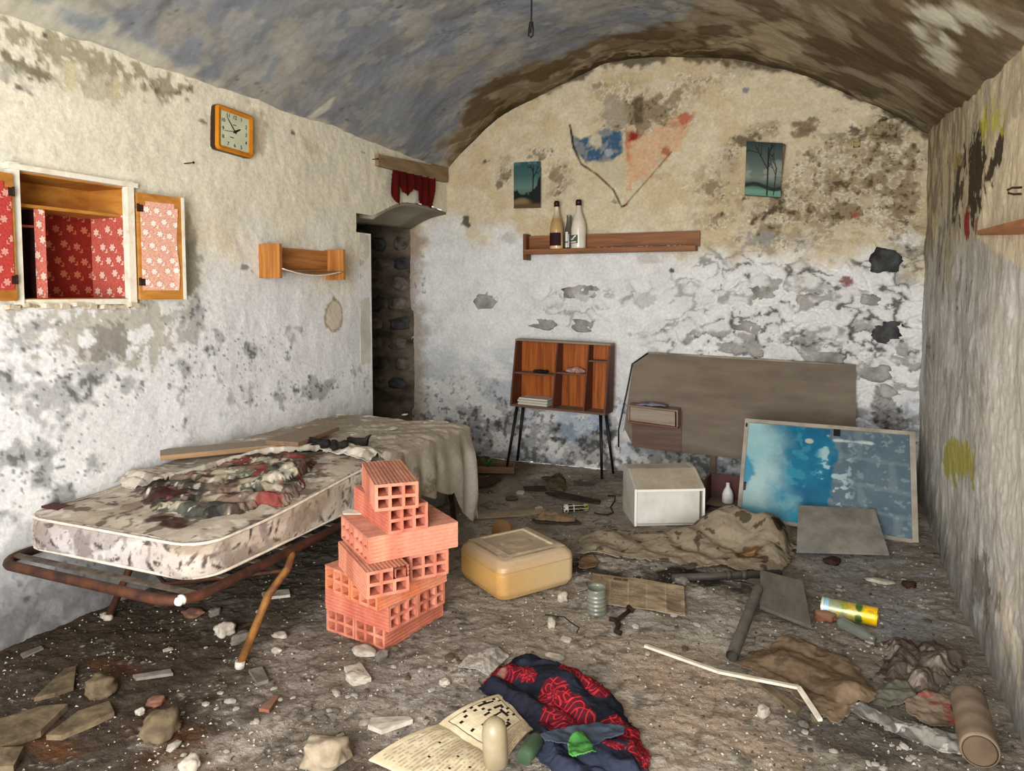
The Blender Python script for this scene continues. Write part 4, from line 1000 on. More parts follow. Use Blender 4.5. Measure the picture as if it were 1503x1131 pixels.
C = mixc(C, (60, 52, 50), leafprint(AL, Zg * 1.0, 5, .07, .1) * .92); C = mixc(C, (98, 86, 82), leafprint(AL + 3, Zg * 1.4, 15, .04, .4) * .8)
C = mixc(C, (120, 108, 104), ss(.62, .72, fbm(AL * 24, Zg * 14, 4, 44)) * .6)
C = mixc(C, (140, 122, 100), ss(.55, .8, fbm(AL * 3, Zg * 6, 4, 6)) * .6)
wob = (fbm(AL * 6, Zg * 0, 3, 8) - .5) * .012
nx = X - (BX0 + BX1) / 2; ny = Y - (BY0 + BY1) / 2
gridmesh('side_band', X + wob * np.sign(nx), Y + wob * np.sign(ny), Zg + BZ, C, cloth_mat, mat_t, inv=inv, wrapu=True)
xs = np.linspace(BX0 + .004, BX1 - .004, 180); ys = np.linspace(BY0 + .004, BY1 - .004, 420); U, V = np.meshgrid(xs, ys)
dcx = np.maximum(abs(U - (BX0 + BX1) / 2) - ((BX1 - BX0) / 2 - .11), 0); dcy = np.maximum(abs(V - (BY0 + BY1) / 2) - ((BY1 - BY0) / 2 - .11), 0); dc = np.hypot(dcx, dcy)
def mtop(x, y):
    e = np.minimum.reduce([x - BX0, BX1 - x, y - BY0, BY1 - y])
    return BZ + .125 + .052 * ss(1.9, 2.75, y) + .016 * ss(0, .12, e) + (fbm(x * 5, y * 5, 4, 61) - .5) * .014
C = mixc(flat(U.shape, (204, 194, 178)), (168, 154, 136), fbm(U * 5, V * 5, 5, 71))
C = mixc(C, (112, 100, 92), leafprint(U, V, 25, .075, .45) * ss(.3, .5, fbm(U * 6, V * 6, 3, 7)) * .7)
C = mixc(C, (60, 50, 44), ss(.66, .76, fbm(U * 16, V * 16, 4, 72) + .12 * ss(.55, .2, np.hypot(U + 2.15, V - 2.3))) * .7)
C = mixc(C, (96, 70, 58), ss(.58, .75, fbm(U * 9, V * 9, 4, 73)) * ss(.55, .25, np.hypot((U + 2.2), (V - 2.3) * .8)) * .7)
C = blob(C, U, V, lambda x, y: (lambda p: (p.x, p.y))(G(x, y, MT)), 250, 768, 36, 7, (58, 30, 26), .9, fbm(U * 20, V * 20, 3, 9), 1.0)
C = mixc(C, (236, 230, 220), ss(.72, .8, fbm(U * 12, V * 12, 4, 75)) * .4)
cU = (U[:-1, :-1] + U[1:, 1:]) / 2; cD = (dc[:-1, :-1] + dc[1:, 1:]) / 2
gridmesh('ticking_top', U, V, mtop(U, V) , C, cloth_mat, mat_t, inv=inv, keep=cD < .105)
for z, i_ in ((.121, .000), (.010, -.002)):
    X1, Y1, _ = perim(np.linspace(0, 1, 140, endpoint=False), BX0 + i_, BX1 - i_, BY0 + i_, BY1 - i_, .11)
    ps = [(a, c_, BZ + z * (1 + .41 * float(ss(1.9, 2.75, np.array(c_))))) for a, c_ in zip(X1, Y1)]; ps.append(ps[0])
    b = MB(inv); b.tube(ps, .0055, 6, cap=False); b.build('piping', pm('cream_piping', (222, 214, 200), (190, 180, 160), sc=(30, 30, 30), bump=.2), mat_t)
b = MB(inv); p = G(80, 745, MT + .004); b.box((p.x - .045, p.y - .02, MT + .004), (p.x + .045, p.y + .03, MT + .012)); b.build('care_tag', pm('maroon_tag', (72, 26, 30), rough=.6, bump=0), mat_t)

# plaid blanket crumpled on the mattress
q = [G(x, y, MT + .02) for x, y in [(205, 722), (250, 706), (300, 700), (345, 685), (400, 682), (455, 688), (458, 702), (440, 722), (430, 738), (385, 740), (350, 752), (300, 756), (265, 752), (235, 742), (195, 735)]]
qx = [p.x for p in q]; qy = [p.y for p in q]
U, V = np.meshgrid(np.linspace(min(qx) - .03, max(qx) + .03, 300), np.linspace(min(qy) - .03, max(qy) + .03, 240))
nw = fbm(U * 10, V * 10, 4, 81)
dd = polyd(U, V, [(p.x, p.y) for p in q]) * np.where(inpoly(U, V, [(p.x, p.y) for p in q]), -1, 1) + (nw - .5) * .07
ang = R(28); a_ = U * math.cos(ang) + V * math.sin(ang) + .14 * (nw - .5); b__ = -U * math.sin(ang) + V * math.cos(ang) + .12 * (fbm(U * 8, V * 8, 4, 82) - .5)
fold = np.abs(np.sin(b__ * 34 + 3 * fbm(U * 5, V * 5, 3, 83))) ** .7 * (.4 + .6 * fbm(U * 6, V * 6, 3, 84))
hgt = ss(.0, -.035, dd) * (.004 + .030 * fold + .010 * nw) + .03 * np.exp(-((U - G(430, 715, MT).x) / .07) ** 2 - ((V - G(400, 718, MT).y) / .16) ** 2) * ss(0, -.04, dd)
C = flat(U.shape, (132, 112, 100))
for fr, col, wdt in ((30, (58, 66, 60), .42), (30, (178, 172, 146), .16), (17, (140, 66, 60), .24), (23, (36, 38, 40), .25)):
    C = mixc(C, col, (ss(.0, .3, wdt - abs(np.sin(a_ * fr + wdt * 9)))) * .6); C = mixc(C, col, (ss(.0, .3, wdt * .8 - abs(np.sin(b__ * fr * .8 + wdt * 5)))) * .35)
C = mixc(C, (176, 170, 146), ss(.52, .62, fbm(U * 7, V * 9, 4, 188)) * .7); C = mixc(C, (54, 62, 58), ss(.55, .62, fbm(U * 8 + 4, V * 10, 4, 189)) * .8); C = mixc(C, (128, 44, 44), ss(.6, .66, fbm(U * 7 + 9, V * 9, 4, 190)) * .7)
C = mixc(C, (110, 120, 100), ss(.4, .7, fbm(U * 4, V * 4, 3, 88)) * ss(-2.3, -2.1, U) * .5)
C = mixc(C, (34, 30, 28), ss(.6, .75, fbm(U * 14, V * 14, 4, 87)) * .8); C = mixc(C, (202, 196, 180), ss(.78, .86, fbm(U * 22, V * 22, 4, 89)) * .7)
cdd = (dd[:-1, :-1] + dd[1:, 1:]) / 2
bl = gridmesh('plaid_blanket', U, V, mtop(U, V) + .004 + hgt, C, cloth_mat, keep=cdd < 0, inv=Matrix.Translation((np.mean(qx), np.mean(qy), MT)).inverted(), solid=.004)
bl.matrix_world = Matrix.Translation((np.mean(qx), np.mean(qy), MT)); tag(bl, 'crumpled plaid blanket in red, green and black lying on the mattress', 'blanket')

# dusty sheet over the far half of the bed, falling to the floor at the far corner
def sheet():
    SX0, SX1, SY1 = XL + .035, BX1 + .008, BY1 + .02
    TOP = .558
    nu, nv = 330, 420
    # t: distance from the wall outward; beyond the bed edge the cloth hangs
    tmax = (SX1 - SX0) + .56; T_, Y_ = np.meshgrid(np.linspace(0, tmax, nu), np.linspace(2.0, 3.70, nv))
    W_ = SX1 - SX0
    # near edge of the sheet, gathered in a diagonal roll
    A = [G(x, y, TOP) for x, y in [(225, 700), (300, 684), (380, 668), (470, 662), (540, 676), (590, 690)]]
    ne = np.interp(SX0 + T_, [a.x for a in A], [a.y for a in A], left=A[0].y, right=A[-1].y)
    ne = np.where(T_ > W_, np.interp(T_ - W_, [0, .1, .5], [2.72, 2.86, 3.05]), ne)
    n1 = fbm(T_ * 9, Y_ * 9, 4, 91); n2 = fbm(T_ * 4, Y_ * 14, 4, 92); n3 = fbm(T_ * 30, Y_ * 30, 3, 93)
    hang = np.maximum(T_ - W_, 0)
    fold = np.sin(Y_ * 40 + 5 * fbm(Y_ * 3, T_ * 2, 3, 94)) * .5 + np.sin(Y_ * 23 + 2 + T_ * 3) * .5
    k = ss(0, .22, hang)
    X = SX0 + np.minimum(T_, W_) + .006 * hang / .3 + k * (fold * .020 + .03) + np.where(hang > 0, np.minimum(hang, .025), 0)
    Z = mtop(np.clip(SX0 + T_, BX0 + .12, BX1 - .12), np.clip(Y_, BY0 + .12, BY1 - .12)) + .010 + (n1 - .5) * .008 - np.maximum(hang - .012, 0) * .98 - .02 * ss(.12, 0, abs(T_ - W_)) * 0
    Z = Z - .014 * ss(W_ - .05, W_ + .01, T_)
    dn = Y_ - ne
    roll = np.exp(-((dn - .07) / .06) ** 2) * .022 + np.abs(np.sin(dn * 60 + 4 * n1)) * .014 * ss(.36, .02, dn) * ss(W_ + .1, W_ - .1, T_)
    Z = Z + roll * (T_ < W_ + .05)
    Z = Z - .012 * ss(.03, 0, dn)
    # far end hangs a little too
    Yw = np.minimum(Y_, SY1) ; Z = Z - np.maximum(Y_ - SY1, 0) * 1.0
    # diagonal drape creases
    Z = Z + np.sin((Y_ - T_ * .8) * 38 + n1 * 6) * .004 * ss(.2, .5, T_)
    low = np.interp(Y_, [2.6, 2.9, 3.2, 3.36, 3.44, 3.55, 3.7], [.14, .24, .30, .34, .46, .545, .50]) + .012 * fold
    kp = (dn > (n1 - .5) * .04) & (hang < low) & (Z > .015)
    kp = kp[:-1, :-1] & kp[1:, 1:]
    C = mixc(flat(T_.shape, (184, 174, 158)), (156, 144, 126), fbm(T_ * 5, Y_ * 5, 5, 95))
    C = mixc(C, (204, 196, 182), ss(.0, .25, hang) * .55 + ss(.3, .05, dn) * .6 * (hang <= 0))
    C = mixc(C, (206, 198, 184), ss(.62, .75, fbm(T_ * 7, Y_ * 7, 4, 96)) * .3)
    C = mixc(C, (90, 72, 60), ss(.6, .75, fbm(T_ * 12, Y_ * 12, 4, 97)) * ss(.3, .1, abs(dn - .1)) * .5)
    C = mixc(C, (228, 224, 214), ss(.83, .88, fbm(T_ * 20, Y_ * 20, 3, 98)) * ss(W_, W_ - .1, T_) * .9)
    C = mixc(C, (214, 206, 196), ss(3.46, 3.55, Y_) * ss(.1, .2, hang) * .8)
    M = Matrix.Translation((-2.2, 3.2, TOP)); o = gridmesh('bed_sheet', X, Yw, Z, C, dustycloth_mat, keep=kp, inv=M.inverted(), solid=.003); o.matrix_world = M
    return tag(o, 'dusty beige sheet rumpled over the far half of the bed and hanging to the floor', 'sheet')
sheet()
# planks and rubbish on the bed
pw = pm('grey_weathered_plank', (146, 132, 112), (112, 98, 80), sc=(3, 40, 40), rough=.9, bump=.4, dust=.5)
pe = wood('raw_plank', (168, 128, 84), (132, 98, 62), 0, dust=1.0, rough=.8)
def plank_between(a, b_, w, t_, lab, name='plank', m=pe, up=(0, 0, 1), cat='plank', parent=None, side=0.):
    a = Vector(a); b_ = Vector(b_); ex = (b_ - a); L_ = ex.length
    M = basis((a + b_) / 2, ex, Vector(up).cross(ex)); mb = MB(); mb.box((-L_ / 2, -w / 2, 0), (L_ / 2, w / 2, t_), bev=min(.0015, t_ * .2))
    o = mb.build(name, m, parent); o.matrix_world = M
    if lab: tag(o, lab, cat)
    return o
def ledge(px, py, z, off): p = G(px, py, z); return p + off
a, b_ = G(236, 676, .57), G(442, 656, .57); n = (b_ - a).normalized().cross(Vector((0, 0, 1))) * -1
plank_between(a + n * .075, b_ + n * .075, .15, .022, 'long pale plank lying on the bed against the wall, nearer of two', m=pe)
a, b_ = G(440, 653, .592), G(489, 634, .592); d = (a - b_).normalized(); n = Vector((-.9, .4, 0)).normalized()
plank_between(b_ + n * .09, b_ + d * .40 + n * .09, .17, .02, 'shorter brown plank overlapping the far end of the pale plank on the bed', m=wood('brown_plank', (134, 100, 70), (108, 78, 52), 0, dust=.6))
char = pm('charred_black', (34, 30, 28), (14, 13, 12), sc=(30, 30, 30), rough=.8, bump=1)
M = Matrix.Translation(G(478, 658, .572)); b = MB(); rr = random.Random(2)
for k in range(7): rock(b, ((k - 3) * .034, rr.uniform(-.02, .02), .018 + rr.uniform(0, .012)), (rr.uniform(.02, .04), .02, rr.uniform(.012, .024)), k + 400, 2)
b.tube([(-.16, -.02, .006), (-.08, -.01, .012), (0, .0, .03)], .005, 6)
o = b.build('charred_rag', char); o.matrix_world = M; tag(o, 'crumpled black rag on the bed sheet beside the brown plank', 'rag'); o['kind'] = 'stuff'; del o['kind']
M = Matrix.Translation(G(525, 655, .572)) @ Matrix.Rotation(R(10), 4, 'Z'); b = MB()
b.prism([(-.055, 0, 0), (.04, 0, 0), (.045, 0, .032), (.06, 0, .055), (.045, 0, .052), (.03, 0, .038), (-.03, 0, .036), (-.055, 0, .04)], (0, .03, 0))
o = b.build('shoe_scrap', char); o.matrix_world = M; tag(o, 'small black leather scrap with upturned end on the dusty sheet', 'scrap')
pmw = pm('white_scrap', (226, 220, 208), (196, 188, 174), sc=(40, 40, 40), bump=.5)
for k, (px, py, s_, lab) in enumerate([(497, 652, .03, 'white paper scrap beside the crumpled black rag on the bed'), (501, 609, .045, 'white paint flake on the sheet near the wall'), (540, 611, .035, 'white paint flake on the sheet below the doorway jamb'), (594, 609, .035, 'white paint flake at the far edge of the sheet'), (577, 629, .05, 'long white paint flake in the middle of the sheet'), (533, 654, .018, 'tiny white crumb against the black leather scrap')]):
    b = MB(); rr = random.Random(k + 7); n_ = 7
    b.prism([(math.cos(6.28 * j / n_) * s_ * rr.uniform(.6, 1), math.sin(6.28 * j / n_) * s_ * .5 * rr.uniform(.6, 1), rr.uniform(0, .004)) for j in range(n_)], (0, 0, .003))
    o = b.build('paint_flake', pmw); o.matrix_world = Matrix.Translation(G(px, py, .57)) @ Matrix.Rotation(.5 * k, 4, 'Z'); tag(o, lab, 'debris')
# bucket under the far end of the bed
p = G(668, 742); b = MB(); M = Matrix.Translation((p.x - .16, p.y - .02, fz(p.x, p.y)))
bk = thing('bucket', 'grey bucket standing under the far end of the bed behind the hanging sheet', 'bucket', M)
b.lathe([(.085, 0), (.11, .16), (.106, .16), (.083, .008), (.001, .006)], 28, cap=False); b.lathe([(.001, 0), (.085, 0)], 28, cap=False); b.build('body', pm('grey_plastic', (120, 116, 108), (90, 84, 76), bump=.2, dust=.4), bk)
b = MB(); b.tube([(.111 * math.cos(a * .2618), .111 * math.sin(a * .2618), .16) for a in range(25)], .005, 6, cap=False); b.build('rim', MATS['grey_plastic'], bk)

# ---- hollow clay bricks, stacked
def clay(nm, c1, c2):
    return painted(nm, rough=.9, nsc=45, amt=.22, bump=.5, bsc=110, bd=.0015, spec=.15)
claym = clay('fired_clay', 0, 0)
BL, BWd, BH = .345, .151, .0935
def brick_mesh(seed, broken=False):
    """6-hole hollow brick: x = width, y = length (holes run along it), z = height; origin at centre of bottom"""
    rr = random.Random(seed); t_ = .011; W2 = BWd / 2
    xs_ = [-W2]; cw_ = (BWd - 4 * t_) / 3
    for k in range(3): xs_ += [xs_[-1] + t_, xs_[-1] + t_ + cw_]
    xs_.append(W2); zs_ = [0, t_, (BH - t_) / 2, (BH + t_) / 2, BH - t_, BH]
    bm = bmesh.new(); L2 = BL / 2; V_ = {}
    def v(i, j, e):
        if (i, j, e) not in V_: V_[(i, j, e)] = bm.verts.new((xs_[i], (-L2, L2)[e] + rr.uniform(-.0012, .0012), zs_[j]))
        return V_[(i, j, e)]
    hole = lambda i, j: i in (1, 3, 5) and j in (1, 3)
    for i in range(7):
        for j in range(5):
            if not hole(i, j):
                bm.faces.new([v(i, j, 0), v(i + 1, j, 0), v(i + 1, j + 1, 0), v(i, j + 1, 0)])
                bm.faces.new([v(i, j + 1, 1), v(i + 1, j + 1, 1), v(i + 1, j, 1), v(i, j, 1)])
            else:
                for a, c_ in (((i, j), (i + 1, j)), ((i + 1, j), (i + 1, j + 1)), ((i + 1, j + 1), (i, j + 1)), ((i, j + 1), (i, j))):
                    bm.faces.new([v(*a, 0), v(*a, 1), v(*c_, 1), v(*c_, 0)])
    # grooved outer skins
    def skin(axis, side):
        n = 22; prof = []
        lo_, hi_ = (-W2, W2) if axis == 'z' else (0, BH)
        n = 22 if axis == 'z' else 14
        idx = list(range(8)) if axis == 'z' else list(range(6))
        rows = []
        for e in (0, 1):
            row = []
            for k in range(n * 2 + 1):
                f = k / (n * 2); c_ = lo_ + (hi_ - lo_) * f
                g = .0016 if (k % 4 in (1, 2)) and 0 < k < n * 2 else 0
                y = (-L2, L2)[e]
                if axis == 'z': row.append(bm.verts.new((c_, y, (BH - g) if side else g)))
                else: row.append(bm.verts.new(((W2 - g) if side else (-W2 + g), y, c_)))
            rows.append(row)
        for k in range(n * 2): bm.faces.new([rows[0][k], rows[0][k + 1], rows[1][k + 1], rows[1][k]])
    skin('z', 1); skin('z', 0); skin('x', 0); skin('x', 1)
    if broken:
        cut = [f for f in bm.faces if f.calc_center_median().y < -L2 + .09 and f.calc_center_median().x > W2 - .055 and f.calc_center_median().z > BH * .52]
        bmesh.ops.delete(bm, geom=cut, context='FACES')
    bmesh.ops.remove_doubles(bm, verts=bm.verts, dist=.00002)
    bmesh.ops.recalc_face_normals(bm, faces=bm.faces)
    bmesh.ops.subdivide_edges(bm, edges=[e for e in bm.edges if e.calc_length() > .2], cuts=11)
    me = bpy.data.meshes.new('hollow_brick'); bm.to_mesh(me); bm.free()
    n = len(me.vertices); co = np.zeros(n * 3); me.vertices.foreach_get('co', co); co = co.reshape(-1, 3)
    base = [(216, 120, 72), (196, 112, 90), (206, 130, 108), (192, 104, 86)][seed % 4]
    C_ = flat((n,), base)
    C_ = mixc(C_, (226, 150, 122), fbm(co[:, 0] * 30 + seed, co[:, 1] * 9, 4, seed)); C_ = mixc(C_, (160, 76, 56), ss(.5, .7, fbm(co[:, 0] * 50, co[:, 1] * 6 + seed, 4, seed + 5)) * .5)
    C_ = mixc(C_, (166, 132, 112), ss(BH - .004, BH, co[:, 2]) * .5)
    ca = me.color_attributes.new('Col', 'FLOAT_COLOR', 'POINT'); c4 = np.ones((n, 4), np.float32); c4[:, :3] = C_; ca.data.foreach_set('color', c4.ravel())
    me.materials.append(claym)
    return me
BM = [brick_mesh(k) for k in range(4)] + [brick_mesh(6, True)]
def brick(cx_, cy_, z, dirv, mi, lab):
    """dirv: horizontal direction pointing from hole face towards the back"""
    a = math.atan2(dirv[1], dirv[0]) - math.pi / 2
    o = bpy.data.objects.new('hollow_brick', BM[mi]); link(o)
    o.matrix_world = Matrix.Translation((cx_, cy_, z)) @ Matrix.Rotation(a, 4, 'Z')
    return tag(o, lab, 'brick')
def face_pair(A, B, z):
    A = G(*A, z); B = G(*B, z); e = (B - A); e.z = 0; e.normalize(); n = Vector((-e.y, e.x, 0))    # n points away from the camera side
    return A, B, e, n
g0 = fz(-1.5, 2.35) + .004
LZ = [g0 + k * (BH + .0008) for k in range(7)]
# layer 1: two bricks side by side, hole ends to the left front
def pair_from_corner(corner_px, z, axis_ang, side_sign, mis, labs, ends):
    """corner = the near bottom corner; axis_ang: heading of brick length (deg from +Y, clockwise +)"""
    Cn = G(*corner_px, z); ax = Vector((math.sin(R(axis_ang)), math.cos(R(axis_ang)), 0)); sd = Vector((-ax.y, ax.x, 0))
    for k in range(2):
        if ends == 'front': c_ = Cn + ax * (BL / 2) + sd * (BWd * (k + .5) + .003 * k)
        else: c_ = Cn + sd * (BL / 2) + ax * (BWd * (k + .5) + .003 * k)
        brick(c_.x, c_.y, z, ax if ends == 'front' else sd, mis[k], labs[k])
pair_from_corner((565, 955), LZ[0], 10, 1, (1, 3), ('hollow brick on the ground at the front corner of the brick stack', 'hollow brick on the ground at the left of the stack, hole end showing'), 'front')
pair_from_corner((571, 928), LZ[1], 13, 1, (3, 1), ('second-layer hollow brick nearest the camera, its holes facing right', 'second-layer hollow brick at the back, its holes facing the jerrycan'), 'side')
pair_from_corner((554, 897), LZ[2], 17, 1, (0, 0), ('bright orange third-layer brick with its smooth side to the right', 'third-layer brick at the left of the stack with chipped hole end'), 'front')
def single(A, B, z, mi, lab, turn=0.):
    A, B, e, n = face_pair(A, B, z); e.rotate(Matrix.Rotation(R(turn), 3, 'Z')); n.rotate(Matrix.Rotation(R(turn), 3, 'Z')); c_ = (A + B) / 2 + n * BL / 2
    return brick(c_.x, c_.y, z, n, mi, lab)
single((539, 880), (600, 867), LZ[3], 4, 'fourth-layer brick with a broken upper corner, holes facing the camera', 0)
single((603, 853), (657, 842), LZ[3], 2, 'fourth-layer brick on the right, beside the one with a broken corner', 0)
pair_from_corner((540, 828), LZ[4], 37, 1, (2, 2), ('wide fifth-layer brick with grooved orange side facing right', 'fifth-layer brick on the left, white plaster smear on its end'), 'front')
single((570, 785), (628, 774), LZ[5], 3, 'second brick from the top of the stack, six holes facing the camera', 0)
single((552, 751), (613, 745), LZ[6], 2, 'topmost brick of the stack with ribbed top, six holes facing the camera', 0)
b = MB(); p = G(504, 755, LZ[5]); rr = random.Random(8)
b.prism([(0, 0, 0), (.09, .01, 0), (.10, .05, 0), (.05, .045, 0), (.0, .06, 0), (-.015, .03, 0)], (0, 0, .003)); o = b.build('plaster_smear', pmw); o.matrix_world = Matrix.Translation((p.x, p.y, LZ[5] + .0005)) @ Matrix.Rotation(.3, 4, 'Z'); tag(o, 'flat white plaster flake on the left of the fifth brick layer', 'debris')
# ================================================================== FURNITURE AND BOARDS ALONG THE BACK WALL
def proj(P):
    d = np.array(P) - CAM; z = d @ FW
    return CX + F * (d @ RT) / z, CY - F * (d @ UP) / z
# ---- open bookcase on splayed black legs
A = G(744, 686); B = G(885, 703); ex = (B - A).normalized(); ex.z = 0
M = basis((A + B) / 2, ex, Vector((-ex.y, ex.x, 0)))       # local x right, y back, z up
M = M @ Matrix.Rotation(R(1.2), 4, 'Y')
dk_ = thing('bookcase', 'small open wooden bookcase with compartments on four splayed black legs against back wall', 'bookcase', M)
W2 = .372; zb0, zb1 = .468, .938; d0, d1 = .175, .10; yf0 = .02; yb_ = yf0 + d0     # trapezoid sides: deep at the bottom, shallow at the top
wd = wood('walnut_side', (112, 58, 36), (72, 34, 24), 2, dust=.15); wdx = wood('walnut_shelf', (118, 66, 44), (80, 42, 30), 0, dust=.75)
wback = wood('orange_back', (178, 98, 36), (124, 58, 20), 2, dust=0., rough=.5)
def sidep(x, t_, name='side_panel', z0_=zb0, z1_=zb1, m=wd, p=dk_):
    f = lambda z: yf0 + (d0 - d1) * (z - zb0) / (zb1 - zb0)
    b = MB(); b.prism([(x, f(z0_), z0_), (x, yb_, z0_), (x, yb_, z1_), (x, f(z1_), z1_)], (t_, 0, 0)); return b.build(name, m, p)
fy = lambda z: yf0 + (d0 - d1) * (z - zb0) / (zb1 - zb0)
sidep(-W2, .014); sidep(W2 - .014, .014)
b = MB(); b.box((-W2, yf0, zb0 - .014), (W2, yb_, zb0), bev=.001); b.build('bottom_board', wdx, dk_)
b = MB(); b.box((-W2, fy(zb1) - .004, zb1), (W2, yb_, zb1 + .014), bev=.001); b.build('top_board', wood('top_dusty', (150, 130, 108), (118, 96, 76), 0, dust=.9), dk_)
b = MB(); b.box((-W2 + .01, yb_ - .006, zb0), (W2 - .01, yb_ + .002, zb1)); b.build('back_panel', wback, dk_)
for x in (-.035, .205): sidep(x, .010, 'divider')
for x0, x1, z in ((-W2 + .014, -.035, .70), (-.025, .205, .722), (.215, W2 - .014, .822)):
    b = MB(); b.box((x0, fy(z) + .01, z - .005), (x1, yb_ - .006, z + .005)); b.build('shelf', wdx, dk_)
blk = pm('black_leg_paint', (26, 24, 24), (14, 13, 13), rough=.45, bump=.1)
for sx, sy in ((-1, 0), (1, 0), (-1, 1), (1, 1)):
    x0 = sx * (W2 - .045); y0_ = yf0 + .035 if sy == 0 else yb_ - .03
    x1, y1_ = (sx * (W2 - .0), -.01) if sy == 0 else (sx * (W2 + .015), yb_ + .005)
    wp = M @ Vector((x1, y1_, 0)); zt_ = fz(wp.x, wp.y) + .002
    b = MB(); b.tube([(x0, y0_, zb0 - .014), (x1, y1_, zt_)], [.0125, .009], 12); b.build('leg', blk, dk_)
inv = M.inverted()
# papers, cloth and rag on its shelves
def on(loc, rz=0): return M @ Matrix.Translation(loc) @ Matrix.Rotation(rz, 4, 'Z')
pc = [(226, 220, 206), (196, 190, 176), (214, 206, 190), (176, 168, 152), (232, 228, 218)]
zz = zb0 + .001; rr = random.Random(3)
for k in range(5):
    th = [.010, .008, .014, .006, .010][k]
    b = MB(); b.box((-.12 + rr.uniform(-.006, .006), -.065, 0), (.115 + rr.uniform(-.008, .006), .07, th), bev=.001)
    o = b.build('paper_bundle', pm('old_paper%d' % k, pc[k], tuple(int(c_ * .85) for c_ in pc[k]), sc=(3, 3, 200), rough=.9, bump=.2)); o.matrix_world = on((-.20, yf0 + .10, zz), rr.uniform(-.05, .05)); zz += th + .0006
    tag(o, ['lowest old magazine of the pile in the bookcase', 'second magazine from the bottom of the bookcase pile', 'thick grey middle magazine of the bookcase pile', 'thin magazine second from the top of the bookcase pile', 'white top magazine of the pile in the bookcase'][k], 'magazine', 'magazines piled in the bookcase')
b = MB(); 
for k in range(5): rock(b, ((k - 2) * .022, rr.uniform(-.02, .02), .014 + .010 * (k == 2)), (.026, .03, .016 + .006 * (k % 2)), 700 + k, 3, Matrix.Identity(4), .1)
o = b.build('crumpled_cloth', pm('pink_cloth', (206, 168, 156), (150, 104, 96), sc=(30, 30, 30), bump=.6, rough=.95)); o.matrix_world = on((.105, .13, .7275)); tag(o, 'crumpled pinkish cloth on the middle shelf of the bookcase', 'cloth')
b = MB(); 
for k in range(4): rock(b, ((k - 1.5) * .025, 0, .012), (.022, .03, .012), 710 + k, 2, Matrix.Identity(4), .3)
o = b.build('dark_rag', char); o.matrix_world = on((-.17, .12, .7055)); tag(o, 'small dark rag on the upper left shelf of the bookcase', 'rag')

# ---- large headboard leaning on the back wall with a bedside shelf box
def plane_hit(px, py, P0_, n):
    d = FW + RT * (px - CX) / F - UP * (py - CY) / F
    t_ = (np.array(P0_) - CAM) @ np.array(n) / (d @ np.array(n)); return Vector(CAM + d * t_)
Pt = PB(935, 519, 5.035); Pr = PB(1256, 539, 5.035); Pb = PB(929, 653, 4.93)
nb = np.array((Pr - Pt).cross(Pb - Pt).normalized())
if nb[1] > 0: nb = -nb
hp = lambda x, y, o=0.: plane_hit(x, y, Pt, nb) + Vector(nb) * o
hx = (Pr - Pt).normalized(); 
M = Matrix.Translation(hp(1090, 668)); inv = M.inverted()
hb = thing('headboard', 'large dusty brown headboard with a clipped corner leaning against the back wall', 'headboard', M)
dusty_board = pm('dusty_veneer', (122, 110, 96), (100, 88, 74), sc=(2.5, 9, 9), rough=.85, bump=.25, dust=.35, bsc=90)
b = MB(inv); b.prism([hp(x, y) for x, y in [(951, 519), (929, 535), (916, 628), (929, 653), (1088, 674), (1256, 697), (1256, 537)]], Vector(nb) * -.02); b.build('panel', dusty_board, hb)
b = MB(inv); b.tube([hp(951, 518, .0), hp(928, 534), hp(921, 570), hp(908, 630), hp(908, 656)], .006, 8); b.build('edge_strip', blk, hb)
b = MB(inv); b.tube([hp(951, 517.5, -.01), hp(1256, 536, -.01)], .007, 8); b.build('top_edging', pm('pale_edging', (170, 160, 142), (130, 120, 104), bump=.3), hb)
brwood = wood('red_brown_panel', (104, 72, 50), (70, 46, 32), 0, dust=.25)
b = MB(inv); b.prism([hp(x, y, .0) for x, y in [(927, 596), (1002, 603), (1000, 664), (929, 655)]], Vector(nb) * .012); b.build('bedside_plate', brwood, hb)
# box
q = [hp(929, 590, .012), hp(1000, 598, .012), hp(1000, 624, .012), hp(929, 615, .012)]
nv = Vector(nb); nv.z = 0; nv.normalize(); e = .13
b = MB(inv)
for i, j in ((0, 1), (3, 2)):
    b.prism([q[i], q[j], q[j] + nv * e, q[i] + nv * e], (0, 0, -.010 if i == 0 else .008))
b.prism([q[0], q[3], q[3] + nv * e, q[0] + nv * e], hx * .009); b.prism([q[1], q[2], q[2] + nv * e, q[1] + nv * e], hx * -.009)
b.build('shelf_box', wood('box_wood', (140, 118, 98), (112, 88, 70), 0, dust=.6), hb)
b = MB(inv); b.prism([q[0] + hx * .012 + nv * (e - .004) + Vector((0, 0, -.013)), q[1] - hx * .02 + nv * (e - .004) + Vector((0, 0, -.013)), q[2] - hx * .02 + nv * (e - .004) + Vector((0, 0, .014)), q[3] + hx * .012 + nv * (e - .004) + Vector((0, 0, .014))], nv * -.01)
b.build('drawer_front', wood('drawer_wood', (150, 136, 118), (124, 106, 90), 0, dust=.5), hb)
b = MB(inv); b.prism([q[3] + nv * (e + .0), q[2] + nv * (e + .0), q[2] + nv * (e + .012) , q[3] + nv * (e + .012)], (0, 0, .012)); b.build('lip', wood('lip_wood', (120, 70, 52), (90, 50, 38), 0, dust=.2), hb)
for px in (1046, 1200):
    t0 = hp(px, 660, -.022); g_ = Vector((t0.x, t0.y - .02, fz(t0.x, t0.y) + .002)); b = MB(inv); b.prism([t0 + hx * -.02, t0 + hx * .02, g_ + hx * .02, g_ + hx * -.02], Vector(nb) * -.02); b.build('leg', dusty_board, hb)
U, V = np.meshgrid(np.linspace(0, 1, 40), np.linspace(0, 1, 16)); c_ = (q[0] + q[1]) / 2 + nv * .06
